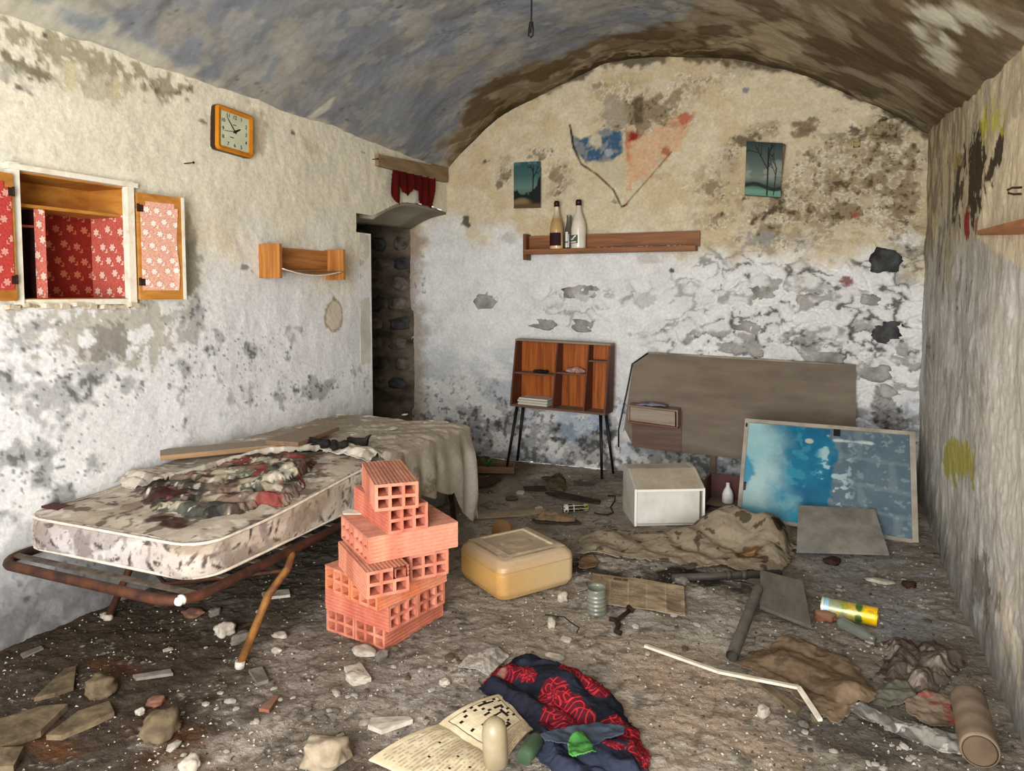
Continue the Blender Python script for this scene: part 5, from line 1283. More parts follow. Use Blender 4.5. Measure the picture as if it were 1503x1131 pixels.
M = Matrix.Translation(c_ + Vector((-.02, 0, .002)))
o = gridmesh('folded_cloth', (U - .5) * .20 + .01 * V, (V - .5) * .08, .004 + .016 * np.sin(U * 3.1) ** .5 * np.sin(V * 3.1) ** .5 + .006 * fbm(U * 6, V * 3, 3, 4), mixc(flat(U.shape, (142, 138, 158)), (104, 98, 116), fbm(U * 6, V * 4, 3, 5)), cloth_mat, solid=.003)
o.matrix_world = M; tag(o, 'folded lavender cloth on the bedside box of the brown headboard', 'cloth')

# ---- painted blue panel leaning in the right corner
BLp, BRp = G(1081, 790, .0), G(1348, 802, .0); TLp, TRp = PB(1094, 615, 4.56), PB(1331, 637, 4.52)
BLp = Vector((TLp.x - .01, BRp.y + .08, .0)); BRp.z = .012; BLp.z = .012
n_ = (TRp - TLp).cross(BLp - TLp).normalized(); n_ = n_ if n_.y < 0 else -n_
M = Matrix.Translation((BLp + BRp) / 2); inv = M.inverted()
bp_ = thing('painted_panel', 'framed panel painted turquoise and grey blue leaning in the right corner', 'panel', M)
def bluep(u, v):
    n1 = fbm(u * 5, v * 4, 5, 1); n2 = fbm(u * 14, v * 12, 5, 2); n3 = fbm(u * 3 + 4, v * 3, 4, 3)
    C_ = flat(u.shape, (74, 96, 110))
    C_ = mixc(C_, (92, 112, 122), n1)
    for (a, b_, c2, d2) in [(.52, .72, 1, .68), (.5, .48, 1, .42), (.52, .26, 1, .2), (.70, .7, .69, .95), (.88, .45, .87, .68), (.72, .22, .70, .44), (.90, .0, .90, .2), (.58, .66, .56, .9)]:
        C_ = mixc(C_, (118, 134, 138), ss(.03, .01, segd(u, v, (a, b_), (c2, d2)) + (n2 - .5) * .02) * .5)
    blue = mixc(flat(u.shape, (22, 118, 150)), (10, 84, 120), n1); blue = mixc(blue, (60, 150, 172), ss(.56, .75, n2) * .5)
    C_ = mixc(C_, blue, ss(.05, -.05, np.hypot((u - .35) / .20, (v - .56) / .62) - 1 + (n2 - .5) * .35))
    pale = mixc(flat(u.shape, (184, 204, 200)), (128, 182, 192), n3)
    C_ = mixc(C_, pale, ss(.10, -.10, u - .27 + .05 * v - (n1 - .5) * .14) * .95)
    C_ = mixc(C_, (40, 134, 168), ss(.2, -.2, np.hypot((u - .0) / .07, (v - .46) / .16) - 1 + (n2 - .5) * .6) * .9); C_ = mixc(C_, (40, 150, 180), ss(.2, .08, v + (n2 - .5) * .1) * ss(.5, .4, u) * .5)
    C_ = mixc(C_, (206, 220, 214), ss(.02, .0, segd(u, v, (.56, .86), (.76, .86)) + (n2 - .5) * .03) * .7)
    C_ = mixc(C_, (180, 206, 206), ss(.70, .78, n2) * ss(.44, .5, u) * ss(.7, .6, u) * .7); C_ = mixc(C_, (196, 190, 172), ss(.03, .02, np.hypot(u - .405, v - .83)) * .8)
    C_ = mixc(C_, (156, 176, 178), ss(.72, .84, fbm(u * 30, v * 26, 3, 9)) * ss(.55, .7, u) * .35)
    C_ = mixc(C_, (20, 110, 140), ss(.16, .05, v) * ss(.3, .22, u) * .8)
    return C_
pgrid('painted_face', 260, 190, BLp, BRp - BLp, TLp - BLp, bluep, painted('blue_paint', rough=.45, nsc=70, amt=.1, bump=.15, spec=.4), bp_, inv, solid=.016, disp=lambda u, v: 0 * u)
fr = pm('dusty_frame', (176, 168, 154), (140, 130, 116), sc=(9, 9, 9), bump=.3, dust=.3)
TR2 = BRp + (TLp - BLp)
for a, c_, w in ((TLp, TR2, .022), (BLp, TLp, .022), (BRp, TR2, .028), (BLp, BRp, .02)):
    d = (c_ - a).normalized(); m_ = d.cross(n_).normalized(); mid = (BLp + TR2) / 2
    if (mid - a).dot(m_) < 0: m_ = -m_
    b = MB(inv); b.prism([a - d * .0 + n_ * .001, c_ + n_ * .001, c_ + m_ * w + n_ * .001, a + m_ * w + n_ * .001], n_ * .012); b.build('frame_rail', fr, bp_)
p = BLp + (BRp - BLp) * .565 + (TLp - BLp) * .925 + n_ * .014; d = (BRp - BLp).normalized(); w_ = (TLp - BLp).normalized()
b = MB(inv); b.prism([p - d * .017 - w_ * .02, p + d * .017 - w_ * .02, p + d * .017 + w_ * .02, p - d * .017 + w_ * .02], n_ * .006); b.build('latch', black, bp_)
p = BLp + (BRp - BLp) * .012 + (TLp - BLp) * .93 + n_ * .013; b = MB(inv); b.prism([p - w_ * .012 - d * .004, p + d * .006 - w_ * .012, p + d * .006 + w_ * .012, p + w_ * .012 - d * .004], n_ * .003); b.build('hinge', iron, bp_)

# ---- small white cabinet with sloping lid
A = G(931, 771); B = G(1034, 769); A.z = B.z = 0; Bk = G(910, 750); 
ex = Vector((1, .06, 0)).normalized(); ex = (B - A); ex.z = 0; w = ex.length; ex.normalize(); ey = Vector((-ex.y, ex.x, 0)); dpt = .30
M = basis(A, ex, ey); inv = M.inverted(); M.translation.z = fz(A.x, A.y) + .004
wc = thing('small_cabinet', 'small dirty white cabinet with a sloping lid standing on the floor', 'cabinet', M)
hf = (hit(934, 717, 1, A.y).z - 0); hbk = hf + .075; t_ = .014; sl_ = .13
wp = pm('dirty_white_laminate', (206, 202, 192), (176, 168, 152), sc=(5, 5, 5), rough=.6, bump=.15, dust=.5, lo=.4, hi=.7, bsc=40)
wf = pm('white_door', (222, 220, 214), (196, 192, 182), sc=(5, 5, 5), rough=.55, bump=.1)
skw = 0
for x0 in (0, w - t_):
    b = MB(); b.prism([(x0, 0, 0), (x0, dpt, 0), (x0, dpt, hbk), (x0, dpt * .45 + .05, hbk), (x0, 0, hf)], (t_, 0, 0)); b.build('side_panel', wp, wc)
b = MB(); b.prism([(t_, .002, hf - .004), (w - t_, .002, hf - .004), (w - t_, dpt * .45 + .05, hbk - .004), (t_, dpt * .45 + .05, hbk - .004)], (0, -.004, -.008)); b.build('sloping_lid', pm('dusty_lid', (196, 184, 162), (166, 150, 126), sc=(6, 6, 6), rough=.8, bump=.3, dust=.5), wc)
b = MB(); b.box((t_, dpt * .45 + .05, hbk - .014), (w - t_, dpt, hbk - .004)); b.build('top_board', wp, wc)
b = MB(); b.box((t_ + .002, .004, .012), (w - t_ - .014, .014, hf - .014), bev=.001); b.build('door', wf, wc)
b = MB(); b.box((t_, .004, 0), (w - t_, dpt, .010)); b.build('bottom_board', wp, wc)
b = MB(); b.box((t_, dpt - .008, .01), (w - t_, dpt, hbk - .012)); b.build('back_panel', wp, wc)
b = MB(); b.box((0, -.003, 0), (.012, .001, hf)); b.build('edge_trim', pm('bright_edge', (236, 234, 228), bump=0), wc)
b = MB(); b.box((w - .012, -.003, 0), (w, .001, hf)); b.build('edge_trim', MATS['bright_edge'], wc)
b = MB(); b.box((t_, -.003, hf - .014), (w - t_, .002, hf - .002)); b.build('edge_trim', MATS['bright_edge'], wc)

# ---- dark red crate shelf with a white bottle, between cabinet and blue panel
A = G(1030, 757); Mx = Matrix.Translation((A.x, A.y + .10, fz(A.x, A.y))) @ Matrix.Rotation(R(-4), 4, 'Z'); inv = Mx.inverted()
rc = thing('dark_red_shelf', 'low dark red shelf unit between the white cabinet and the blue panel', 'shelf', Mx)
dr = pm('dark_red_paint', (74, 26, 26), (46, 18, 18), sc=(12, 12, 12), rough=.6, bump=.2, dust=.15)
w_ = .235; h_ = .21
b = MB(); b.box((0, .14, 0), (w_, .15, h_)); b.build('back_panel', dr, rc)
for x in (0, w_ - .012): b = MB(); b.box((x, 0, 0), (x + .012, .14, h_)); b.build('side_panel', dr, rc)
b = MB(); b.box((.012, 0, .052), (w_ - .012, .14, .062)); b.build('shelf', wood('dusty_red_shelf', (96, 50, 46), (70, 36, 34), 0, dust=.6), rc)
b = MB(); b.box((.012, 0, 0), (w_ - .012, .14, .01)); b.build('bottom_board', dr, rc)
b = MB(); b.lathe([(.028, 0), (.033, .006), (.033, .05), (.026, .072), (.012, .098), (.011, .118), (.013, .12), (.001, .122)], 24)
o = b.build('plastic_bottle', pm('white_plastic', (224, 222, 220), (190, 186, 184), sc=(20, 20, 20), rough=.45, bump=.1)); wb = hit(1068, 728, 1, A.y + .15); o.matrix_world = Matrix.Translation((wb.x, A.y + .155, fz(A.x, A.y) + .0625)); tag(o, 'white plastic bottle standing on the low dark red shelf', 'bottle')

# ---- grey boards on the floor at the right
gb = pm('grey_board', (142, 140, 134), (98, 98, 94), sc=(9, 9, 9), rough=.85, bump=.35, dust=.3, bsc=60)
def quad_board(pts, thick, name, label, cat, m, edge=None):
    M = Matrix.Translation((pts[0] + pts[2]) / 2); b = MB(M.inverted()); n = (pts[1] - pts[0]).cross(pts[3] - pts[0]).normalized(); n = n if n.z < 0 else -n
    b.prism(pts, n * thick); o = b.build(name, m); o.matrix_world = M; return tag(o, label, cat)
quad_board([G(1172, 741, .15), G(1284, 747, .155), G(1305, 812, .028), G(1169, 808, .02)], .012, 'grey_board', 'square grey board lying propped against the foot of the blue panel', 'board', gb)
quad_board([G(1116, 836, .075), G(1178, 852, .07), G(1191, 918, .036), G(1115, 888, .032)], .015, 'grey_board', 'dark grey wooden board propped on the black pipe by the dusty tarpaulin', 'board', pm('dark_grey_board', (104, 98, 88), (70, 66, 60), sc=(14, 3, 14), rough=.9, bump=.5, dust=.2))
# ---- pipes
pg_ = pm('grey_pipe', (92, 90, 86), (62, 60, 58), sc=(12, 12, 12), rough=.7, bump=.3, dust=.3)
a, c_ = G(1112, 866, .05), G(1075, 962, .034)
M = Matrix.Translation((a + c_) / 2); inv = M.inverted(); pp_ = thing('grey_pipe', 'grey plastic pipe lying on the floor beside the dark grey board', 'pipe', M)
b = MB(inv); d = (c_ - a).normalized(); b.tube([a, c_], .021, 20, cap=False); b.tube([c_, a], .018, 20, cap=False)
for e_ in (a, c_):
    n = 20; bs = len(b.v)
b.build('tube', pg_, pp_)
for f_ in (0.0, .32, .62, 1.0): b = MB(inv); o = a + (c_ - a) * f_; b.tube([o - d * .003, o + d * .003], .0218, 20, cap=False); b.build('ridge', pg_, pp_)
a, c_ = G(985, 848, .02), G(1146, 841, .03)
M = Matrix.Translation((a + c_) / 2); inv = M.inverted(); pp_ = thing('black_pipe', 'black pipe with collars lying along the front edge of the dusty tarpaulin', 'pipe', M)
bpm = pm('black_pipe_plastic', (48, 44, 42), (28, 26, 26), sc=(12, 12, 12), rough=.6, bump=.4, dust=.2)
b = MB(inv); b.tube([a, c_], .017, 16); b.build('tube', bpm, pp_)
for f_ in (.52, .66): b = MB(inv); o = a + (c_ - a) * f_; d = (c_ - a).normalized(); b.tube([o - d * .012, o + d * .012], .021, 16); b.build('collar', bpm, pp_)

# ---- sheets lying on the floor
def floor_sheet(name, label, cat, poly, colf, mat, hf=None, z0=.004, n=(160, 130), warp=.03, nf=14, solid=.003, seed=0, relief=.012):
    q = [G(x, y, z0) for x, y in poly]; xs_ = [p.x for p in q]; ys_ = [p.y for p in q]
    U, V = np.meshgrid(np.linspace(min(xs_) - .02, max(xs_) + .02, n[0]), np.linspace(min(ys_) - .02, max(ys_) + .02, n[1]))
    dd = polyd(U, V, [(p.x, p.y) for p in q]) * np.where(inpoly(U, V, [(p.x, p.y) for p in q]), -1, 1) + (fbm(U * nf, V * nf, 4, 500 + seed) - .5) * warp
    cx_, cy_ = sum(xs_) / len(q), sum(ys_) / len(q)
    Z = floor_z(U, V) + .006 + solid + (fbm(U * 7, V * 7, 4, 510 + seed)) * relief
    if hf is not None: Z = Z + hf(U, V, dd)
    cd_ = (dd[:-1, :-1] + dd[1:, 1:]) / 2
    M = Matrix.Translation((cx_, cy_, fz(cx_, cy_)))
    o = gridmesh(name, U, V, Z, colf(U, V, dd), mat, keep=cd_ < 0, inv=M.inverted(), solid=solid); o.matrix_world = M
    return tag(o, label, cat)
def gp(x, y, z=0): p = G(x, y, z); return p.x, p.y
def bumpg(U, V, px, py, sx, sy, h, z=0):
    c_ = gp(px, py, z); return h * np.exp(-((U - c_[0]) / sx) ** 2 - ((V - c_[1]) / sy) ** 2)
# heavy dusty tarpaulin
def tarph(U, V, dd):
    h = bumpg(U, V, 1072, 790, .17, .17, .16) + bumpg(U, V, 1132, 800, .09, .22, .11) + bumpg(U, V, 1000, 800, .16, .12, .05) + bumpg(U, V, 905, 800, .2, .12, .025)
    h = h + .007 * np.sin((U * .7 + V) * 30 + 4 * fbm(U * 3, V * 3, 3, 3)) * ss(0, -.1, dd) + .012 * fbm(U * 12, V * 12, 4, 6)
    return h * ss(.0, -.05, dd) + .004
def tarpc(U, V, dd):
    C_ = mixc(flat(U.shape, (150, 136, 116)), (128, 116, 98), fbm(U * 5, V * 5, 5, 1)); C_ = mixc(C_, (160, 148, 128), ss(.5, .7, fbm(U * 4, V * 14, 4, 2)) * .5)
    C_ = mixc(C_, (58, 48, 38), ss(.74, .80, fbm(U * 18, V * 18, 4, 3)) * .8)
    c_ = gp(1098, 822); d_ = np.hypot((U - c_[0]) / .07, (V - c_[1]) / .06) + (fbm(U * 20, V * 20, 3, 5) - .5); C_ = mixc(C_, (92, 64, 40), ss(1.2, .8, d_) * .9); C_ = mixc(C_, (178, 146, 108), ss(.5, .2, d_) * .8)
    c_ = gp(1143, 800); d_ = np.hypot((U - c_[0]) / .03, (V - c_[1]) / .09) + (fbm(U * 30, V * 30, 3, 5) - .5); C_ = mixc(C_, (36, 30, 26), ss(1.1, .9, d_) * .9)
    return C_
floor_sheet('tarpaulin', 'heavy dusty brown tarpaulin heaped on the floor in front of the blue panel', 'tarpaulin', [(846, 792), (880, 780), (935, 782), (962, 778), (1005, 782), (1040, 778), (1060, 766), (1105, 758), (1145, 764), (1172, 784), (1166, 826), (1140, 842), (1092, 838), (1060, 832), (1010, 838), (985, 826), (940, 824), (900, 818), (852, 812)], tarpc, dustycloth_mat, tarph, n=(260, 180), warp=.05, solid=.005, seed=1)
# brown cardboard / cloth flat on the floor
floor_sheet('brown_cloth', 'flat brown stiff cloth with ragged edge on the floor at right', 'cloth', [(1076, 975), (1130, 948), (1160, 938), (1200, 950), (1230, 965), (1262, 985), (1282, 1020), (1278, 1040), (1240, 1055), (1222, 1062), (1196, 1050), (1150, 1015), (1100, 990)],
            lambda U, V, dd: mixc(mixc(flat(U.shape, (136, 116, 94)), (106, 90, 72), fbm(U * 7, V * 7, 5, 7)), (70, 54, 40), ss(.62, .75, fbm(U * 14, V * 14, 4, 8)) * .5), dustycloth_mat,
            lambda U, V, dd: .018 * np.abs(np.sin(U * 9 + V * 14)) * ss(0, -.08, dd) + bumpg(U, V, 1250, 1030, .07, .05, .02), n=(150, 110), warp=.05, seed=2)
# grey rag heap near the right wall
floor_sheet('grey_rag', 'dark grey-brown crumpled rag on the floor near the right wall', 'rag', [(1298, 944), (1330, 950), (1362, 952), (1400, 965), (1412, 992), (1392, 1016), (1370, 1030), (1345, 1022), (1330, 1000), (1310, 1008), (1292, 990), (1300, 968)],
            lambda U, V, dd: mixc(mixc(flat(U.shape, (104, 92, 82)), (60, 52, 46), fbm(U * 14, V * 14, 5, 9)), (146, 136, 124), ss(.7, .8, fbm(U * 20, V * 20, 4, 8)) * .7), dustycloth_mat,
            lambda U, V, dd: (.032 * np.abs(np.sin(U * 24 + 4 * fbm(V * 6, U * 6, 3, 4))) + .03 * fbm(U * 16, V * 16, 4, 11)) * ss(0, -.05, dd), n=(150, 130), warp=.05, seed=3)
floor_sheet('green_grey_cloth', 'pale green-grey cloth scrap between brown cloth and crumpled rag', 'cloth', [(1282, 1016), (1310, 1000), (1338, 1006), (1345, 1028), (1320, 1040), (1286, 1036)],
            lambda U, V, dd: mixc(flat(U.shape, (122, 124, 108)), (92, 90, 78), fbm(U * 14, V * 14, 5, 19)), cloth_mat, lambda U, V, dd: .015 * fbm(U * 20, V * 20, 3, 21) * ss(0, -.02, dd), n=(60, 50), warp=.02, seed=4)
floor_sheet('paper_sack', 'crumpled brown paper with faded red print beside the clay tube', 'paper', [(1322, 1034), (1365, 1024), (1396, 1034), (1402, 1070), (1380, 1076), (1340, 1058)],
            lambda U, V, dd: mixc(mixc(flat(U.shape, (150, 134, 116)), (110, 92, 78), fbm(U * 14, V * 14, 5, 29)), (150, 60, 54), ss(.66, .7, fbm(U * 26, V * 26, 3, 30)) * .7), cloth_mat, lambda U, V, dd: .012 * fbm(U * 20, V * 20, 3, 31), n=(70, 60), warp=.02, seed=5)
# long low plank ridge, lower right
floor_sheet('weathered_plank', 'long whitish weathered plank half buried in dirt, lower right', 'plank', [(1236, 1040), (1262, 1036), (1340, 1064), (1420, 1092), (1452, 1108), (1438, 1124), (1380, 1108), (1300, 1074)],
            lambda U, V, dd: mixc(mixc(flat(U.shape, (134, 130, 122)), (90, 86, 80), ss(.4, .6, fbm((U * .75 - V * .66) * 8, (V * .75 + U * .66) * 50, 4, 41))), (196, 192, 184), ss(.68, .76, fbm(U * 30, V * 30, 4, 42)) * .7), dustycloth_mat,
            lambda U, V, dd: (.016 + .012 * fbm(U * 30, V * 30, 4, 66)) * ss(0, -.03, dd), n=(160, 120), warp=.03, seed=6, relief=.006)
floor_sheet('dusty_rag', 'greenish brown dusty rag on the floor below the bookcase', 'rag', [(798, 702), (822, 696), (832, 706), (830, 722), (806, 718)], lambda U, V, dd: mixc(flat(U.shape, (112, 104, 80)), (70, 64, 50), fbm(U * 12, V * 12, 4, 61)), dustycloth_mat, lambda U, V, dd: .02 * fbm(U * 14, V * 14, 4, 62) * ss(0, -.03, dd), n=(60, 60), warp=.04, seed=11)
floor_sheet('leather_scrap', 'flat brown leather scrap on the floor left of the dusty rag', 'scrap', [(690, 706), (722, 700), (738, 706), (716, 714), (694, 716)], lambda U, V, dd: mixc(flat(U.shape, (84, 62, 46)), (56, 42, 34), fbm(U * 12, V * 12, 4, 63)), dustycloth_mat, None, n=(60, 40), warp=.04, seed=12)
floor_sheet('cardboard_scrap', 'pale crumpled cardboard scrap on the floor in front of the tarpaulin, left end', 'cardboard', [(846, 826), (868, 816), (880, 826), (872, 838), (850, 838)], lambda U, V, dd: mixc(flat(U.shape, (150, 122, 90)), (110, 88, 66), fbm(U * 12, V * 12, 4, 64)), dustycloth_mat, None, n=(50, 40), warp=.02, seed=13)
floor_sheet('paper_scrap', 'crumpled pale paper scrap on the dirt left of the ribbed jar', 'paper', [(842, 862), (862, 856), (866, 868), (848, 872)], lambda U, V, dd: mixc(flat(U.shape, (150, 142, 128)), (118, 110, 98), fbm(U * 12, V * 12, 4, 65)), dustycloth_mat, None, n=(40, 40), warp=.02, seed=14)
# dark floral cloth in front
def roses(U, V, dd):
    C_ = mixc(flat(U.shape, (24, 26, 36)), (40, 42, 54), fbm(U * 9, V * 9, 5, 51)); C_ = mixc(C_, (56, 62, 80), ss(.6, .75, fbm(U * 6, V * 12, 4, 52)) * .6)
    rn = fbm(U * 12, V * 12, 3, 53)
    for px, py, rx, ry in [(745, 995, .085, .06), (722, 1000, .04, .04), (845, 1005, .07, .045), (880, 1025, .055, .05), (830, 1062, .075, .085), (812, 1035, .05, .05), (935, 1095, .06, .05), (915, 1080, .06, .035), (945, 1120, .05, .04), (775, 1010, .03, .03), (900, 1115, .04, .02)]:
        c_ = gp(px, py); d_ = np.hypot((U - c_[0]) / rx, (V - c_[1]) / ry) + (rn - .5) * .5
        m_ = ss(1.05, .9, d_); C_ = mixc(C_, (94, 22, 34), m_ * .8)
        a_ = np.arctan2(V - c_[1], U - c_[0]); r_ = np.hypot(U - c_[0], V - c_[1])
        ln = np.minimum(abs(np.sin(r_ * 120 + 2.2 * np.sin(a_ * 4 + px))), abs(np.sin(a_ * 3.5 + r_ * 60)) + .1)
        C_ = mixc(C_, (206, 50, 58), m_ * ss(.32, .12, ln))
    c_ = gp(735, 1000); C_ = mixc(C_, (170, 140, 126), ss(.04, .02, np.hypot((U - c_[0]) * 2, V - c_[1])) * .6)
    return C_
def floralh(U, V, dd):
    return (.022 * np.abs(np.sin((U * .4 + V) * 22 + 5 * fbm(U * 3, V * 3, 3, 54))) + .02 * fbm(U * 9, V * 9, 4, 55)) * ss(.0, -.05, dd) + bumpg(U, V, 850, 1010, .16, .10, .02)
floor_sheet('floral_cloth', 'dark navy cloth with red outlined roses crumpled on the floor in front', 'cloth', [(698, 1010), (730, 985), (760, 968), (782, 965), (830, 985), (870, 1005), (905, 1035), (935, 1072), (952, 1110), (956, 1150), (830, 1150), (790, 1120), (778, 1075), (750, 1035), (716, 1020)], roses, cloth_mat, floralh, n=(330, 330), warp=.03, seed=7, relief=.01)
floor_sheet('slate_cloth', 'slate blue cloth strip lying over the floral cloth at the bottom edge', 'cloth', [(792, 1108), (830, 1092), (880, 1085), (920, 1092), (916, 1106), (860, 1118), (800, 1116)], lambda U, V, dd: mixc(flat(U.shape, (74, 84, 98)), (44, 50, 62), fbm(U * 14, V * 14, 5, 56)), cloth_mat, lambda U, V, dd: .040 + .015 * fbm(U * 14, V * 14, 3, 57), n=(90, 70), warp=.01, seed=8)
floor_sheet('green_cloth', 'bright green cloth scrap at the bottom edge of the picture', 'cloth', [(835, 1128), (842, 1116), (856, 1112), (866, 1124), (872, 1145), (838, 1150)], lambda U, V, dd: mixc(flat(U.shape, (84, 146, 74)), (54, 108, 52), fbm(U * 20, V * 20, 4, 58)), cloth_mat, lambda U, V, dd: .066 + .015 * fbm(U * 30, V * 30, 3, 59), n=(40, 40), warp=.01, seed=9)

# ---- printed papers
def crossword(u, v):
    C_ = flat(u.shape, (222, 208, 176)); n = fbm(u * 8, v * 8, 5, 1); C_ = mixc(C_, (190, 170, 132), n * .7)
    # u along the spread: left page lines, right page crossword
    lp = (u < .46); row = np.sin(v * 150); C_ = mixc(C_, (130, 116, 92), lp * (row > .2) * ss(.3, .5, fbm(u * 60, np.floor(v * 24) * 3.1, 3, 2)) * (v > .06) * (v < .94) * (u > .04) * .55)
    for a, b_ in ((.12, .30), (.18, .36), (.27, .22), (.30, .40), (.2, .62), (.34, .7)): C_ = mixc(C_, (20, 18, 16), 1. * (abs(u - a) < .008) * (abs(v - b_) < .014))
    gx0, gx1, gy0, gy1 = .54, .95, .25, .93; inside = (u > gx0) & (u < gx1) & (v > gy0) & (v < gy1)
    i = np.floor((u - gx0) / (gx1 - gx0) * 15); j = np.floor((v - gy0) / (gy1 - gy0) * 17)
    C_ = mixc(C_, (232, 220, 186), inside * .7)
    C_ = mixc(C_, (16, 14, 12), 1. * inside * (_h(i, j, 77) > .83))
    gl_ = (abs(np.mod((u - gx0) / (gx1 - gx0) * 15, 1) - .5) > .46) | (abs(np.mod((v - gy0) / (gy1 - gy0) * 17, 1) - .5) > .46)
    C_ = mixc(C_, (150, 134, 104), inside * gl_ * .35)
    bd = (abs(u - gx0) < .003) | (abs(u - gx1) < .003) | (abs(v - gy0) < .004) | (abs(v - gy1) < .004)
    C_ = mixc(C_, (40, 34, 28), bd * (u > gx0 - .004) * (u < gx1 + .004) * (v > gy0 - .005) * (v < gy1 + .005) * 1.)
    C_ = mixc(C_, (110, 98, 78), (u > .52) * (v < .2) * (np.sin(v * 200) > .2) * ss(.3, .5, fbm(u * 60, np.floor(v * 32) * 3.1, 3, 2)) * .5)
    C_ = mixc(C_, (130, 116, 88), ss(.012, .0, abs(u - .49)))
    return C_
def paper(name, label, cat, BL_, BR_, TR_, TL_, cf, thick=.003, nu=220, nv=160, bend=.01, gutter=None, zs=(0, 0, 0, 0)):
    P = [G(*q_, .012 + z) for q_, z in zip((BL_, BR_, TR_, TL_), zs)]
    for p_ in P: p_.z += fz(p_.x, p_.y)
    u, v = np.meshgrid(np.linspace(0, 1, nu), np.linspace(0, 1, nv))
    A_ = [np.array(p_) for p_ in P]
    X = ((1 - u) * (1 - v))[..., None] * A_[0] + (u * (1 - v))[..., None] * A_[1] + (u * v)[..., None] * A_[2] + ((1 - u) * v)[..., None] * A_[3]
    X[..., 2] += bend * np.sin(u * 3.14) ** 2 * (.5 + .5 * fbm(u * 3, v * 3, 3, 5)) + .006 * fbm(u * 5, v * 5, 3, 6)
    if gutter: X[..., 2] += gutter * (np.abs(np.sin((u - .49) * 3.14 * 2)) ** .6) - gutter * .3
    M = Matrix.Translation((P[0] + P[2]) / 2)
    o = gridmesh(name, X[..., 0], X[..., 1], X[..., 2], cf(u, v), paper_mat, inv=M.inverted(), solid=thick); o.matrix_world = M
    return tag(o, label, cat)
paper('open_magazine', 'open yellowed magazine with a crossword grid lying on the floor in front', 'magazine', (540, 1118), (735, 1160), (778, 1068), (732, 1020), crossword, .006, 500, 360, .004, .014) if False else None
paper('open_magazine', 'open yellowed magazine with a crossword grid lying on the floor in front', 'magazine', (542, 1112), (735, 1018), (782, 1072), (690, 1185), lambda u, v: crossword(u, 1 - v), .006, 520, 380, .004, .016)
def news(u, v):
    C_ = mixc(flat(u.shape, (176, 158, 130)), (140, 120, 94), fbm(u * 8, v * 5, 5, 3)); col_ = np.floor(u * 5)
    txt = (np.sin(v * 170) > .1) * (abs(np.mod(u * 5, 1) - .5) < .42) * ss(.35, .5, fbm(u * 80, np.floor(v * 27) * 2.3, 3, 4)) * (v < .72 + .1 * _h(col_, col_, 5)); C_ = mixc(C_, (84, 72, 58), txt * .6 * (_h(col_, col_ * 0, 8) > .15))
    C_ = mixc(C_, (60, 50, 40), ((v > .82) * (v < .92) * (u > .1) * (u < .42) * (fbm(u * 60, v * 8, 2, 6) > .45)) * .8); C_ = mixc(C_, (106, 92, 74), ((u > .80) * (u < .96) * (v > .1) * (v < .5)) * .6)
    for a in (.2, .4, .6, .8): C_ = mixc(C_, (196, 180, 150), ss(.006, .0, abs(u - a)) * .8)
    return C_
paper('newspaper_page', 'flat yellowed newspaper page with columns of print beside the ribbed jar', 'newspaper', (868, 884), (1006, 904), (1004, 862), (870, 842), news, .002, 300, 120, .006)
paper('torn_page', 'torn grey printed page lying on the dirt between bricks and floral cloth', 'paper', (672, 976), (718, 990), (748, 960), (708, 938), lambda u, v: mixc(mixc(flat(u.shape, (176, 170, 160)), (128, 122, 112), 1. * ((v > .45) & (fbm(u * 6, v * 6, 4, 8) > .4)) * .9), (96, 90, 82), (np.sin(v * 60) > .3) * (v < .4) * ss(.4, .6, fbm(u * 20, v * 30, 3, 9)) * .5), .001, 90, 80, .015)

# ---- jerrycan lying on its side
A = G(735, 888); Bv = G(846, 857); Cv = G(683, 842)
ex = (Bv - A); lx = ex.length; ex.normalize(); ey = (Cv - A); ly = ey.length; ey.normalize()
ez0 = Vector((0, 0, 1)); ey = ez0.cross(ex); hj = .175
M = basis(A, ex, ey); M.translation.z = fz(A.x, A.y) + .006
jc = thing('jerrycan', 'yellowed plastic jerrycan lying flat on the floor beside the brick stack', 'jerrycan', M)
def jring(x0, x1, y0_, y1_, z, r): return [Vector(((x0 + x1) / 2 + p.x, (y0_ + y1_) / 2 + p.y, z)) for p in rrect((x1 - x0) / 2, (y1_ - y0_) / 2, r, 0, 8)]
ly = max(ly, .36) ; lx_ = lx
prof = [(0.03, 0), (.012, .006), (.0, .03), (0, .09), (.0, .115), (.004, .118), (.004, .122), (.0, .125), (.004, .145), (.022, .166), (.045, .176)]
rings = [jring(i_, lx_ - i_, i_, ly - i_, z, .045) for i_, z in prof]
n = len(rings[0]); X = np.array([[p.x for p in r_] for r_ in rings]); Y = np.array([[p.y for p in r_] for r_ in rings]); Z = np.array([[p.z for p in r_] for r_ in rings])
Xf = np.stack([np.interp(np.linspace(0, len(prof) - 1, 60), range(len(prof)), X[:, j]) for j in range(n)], 1); Yf = np.stack([np.interp(np.linspace(0, len(prof) - 1, 60), range(len(prof)), Y[:, j]) for j in range(n)], 1); Zf_ = np.stack([np.interp(np.linspace(0, len(prof) - 1, 60), range(len(prof)), Z[:, j]) for j in range(n)], 1)
def jcol(X, Y, Z):
    C_ = mixc(flat(X.shape, (204, 184, 146)), (190, 166, 124), fbm(X * 9, Y * 9 + Z * 7, 4, 3))
    C_ = mixc(C_, (200, 150, 74), ss(.16, .0, X) * .8); C_ = mixc(C_, (150, 112, 72), ss(.62, .8, fbm(X * 7, Y * 7 + Z * 5, 4, 7)) * .4); C_ = mixc(C_, (172, 152, 126), ss(.10, .17, Z) * .8)
    return C_
jm = painted('yellowed_plastic', rough=.42, nsc=60, amt=.08, bump=.1, spec=.4)
gridmesh('body', Xf, Yf, Zf_, jcol(Xf, Yf, Zf_), jm, jc, wrapu=True)
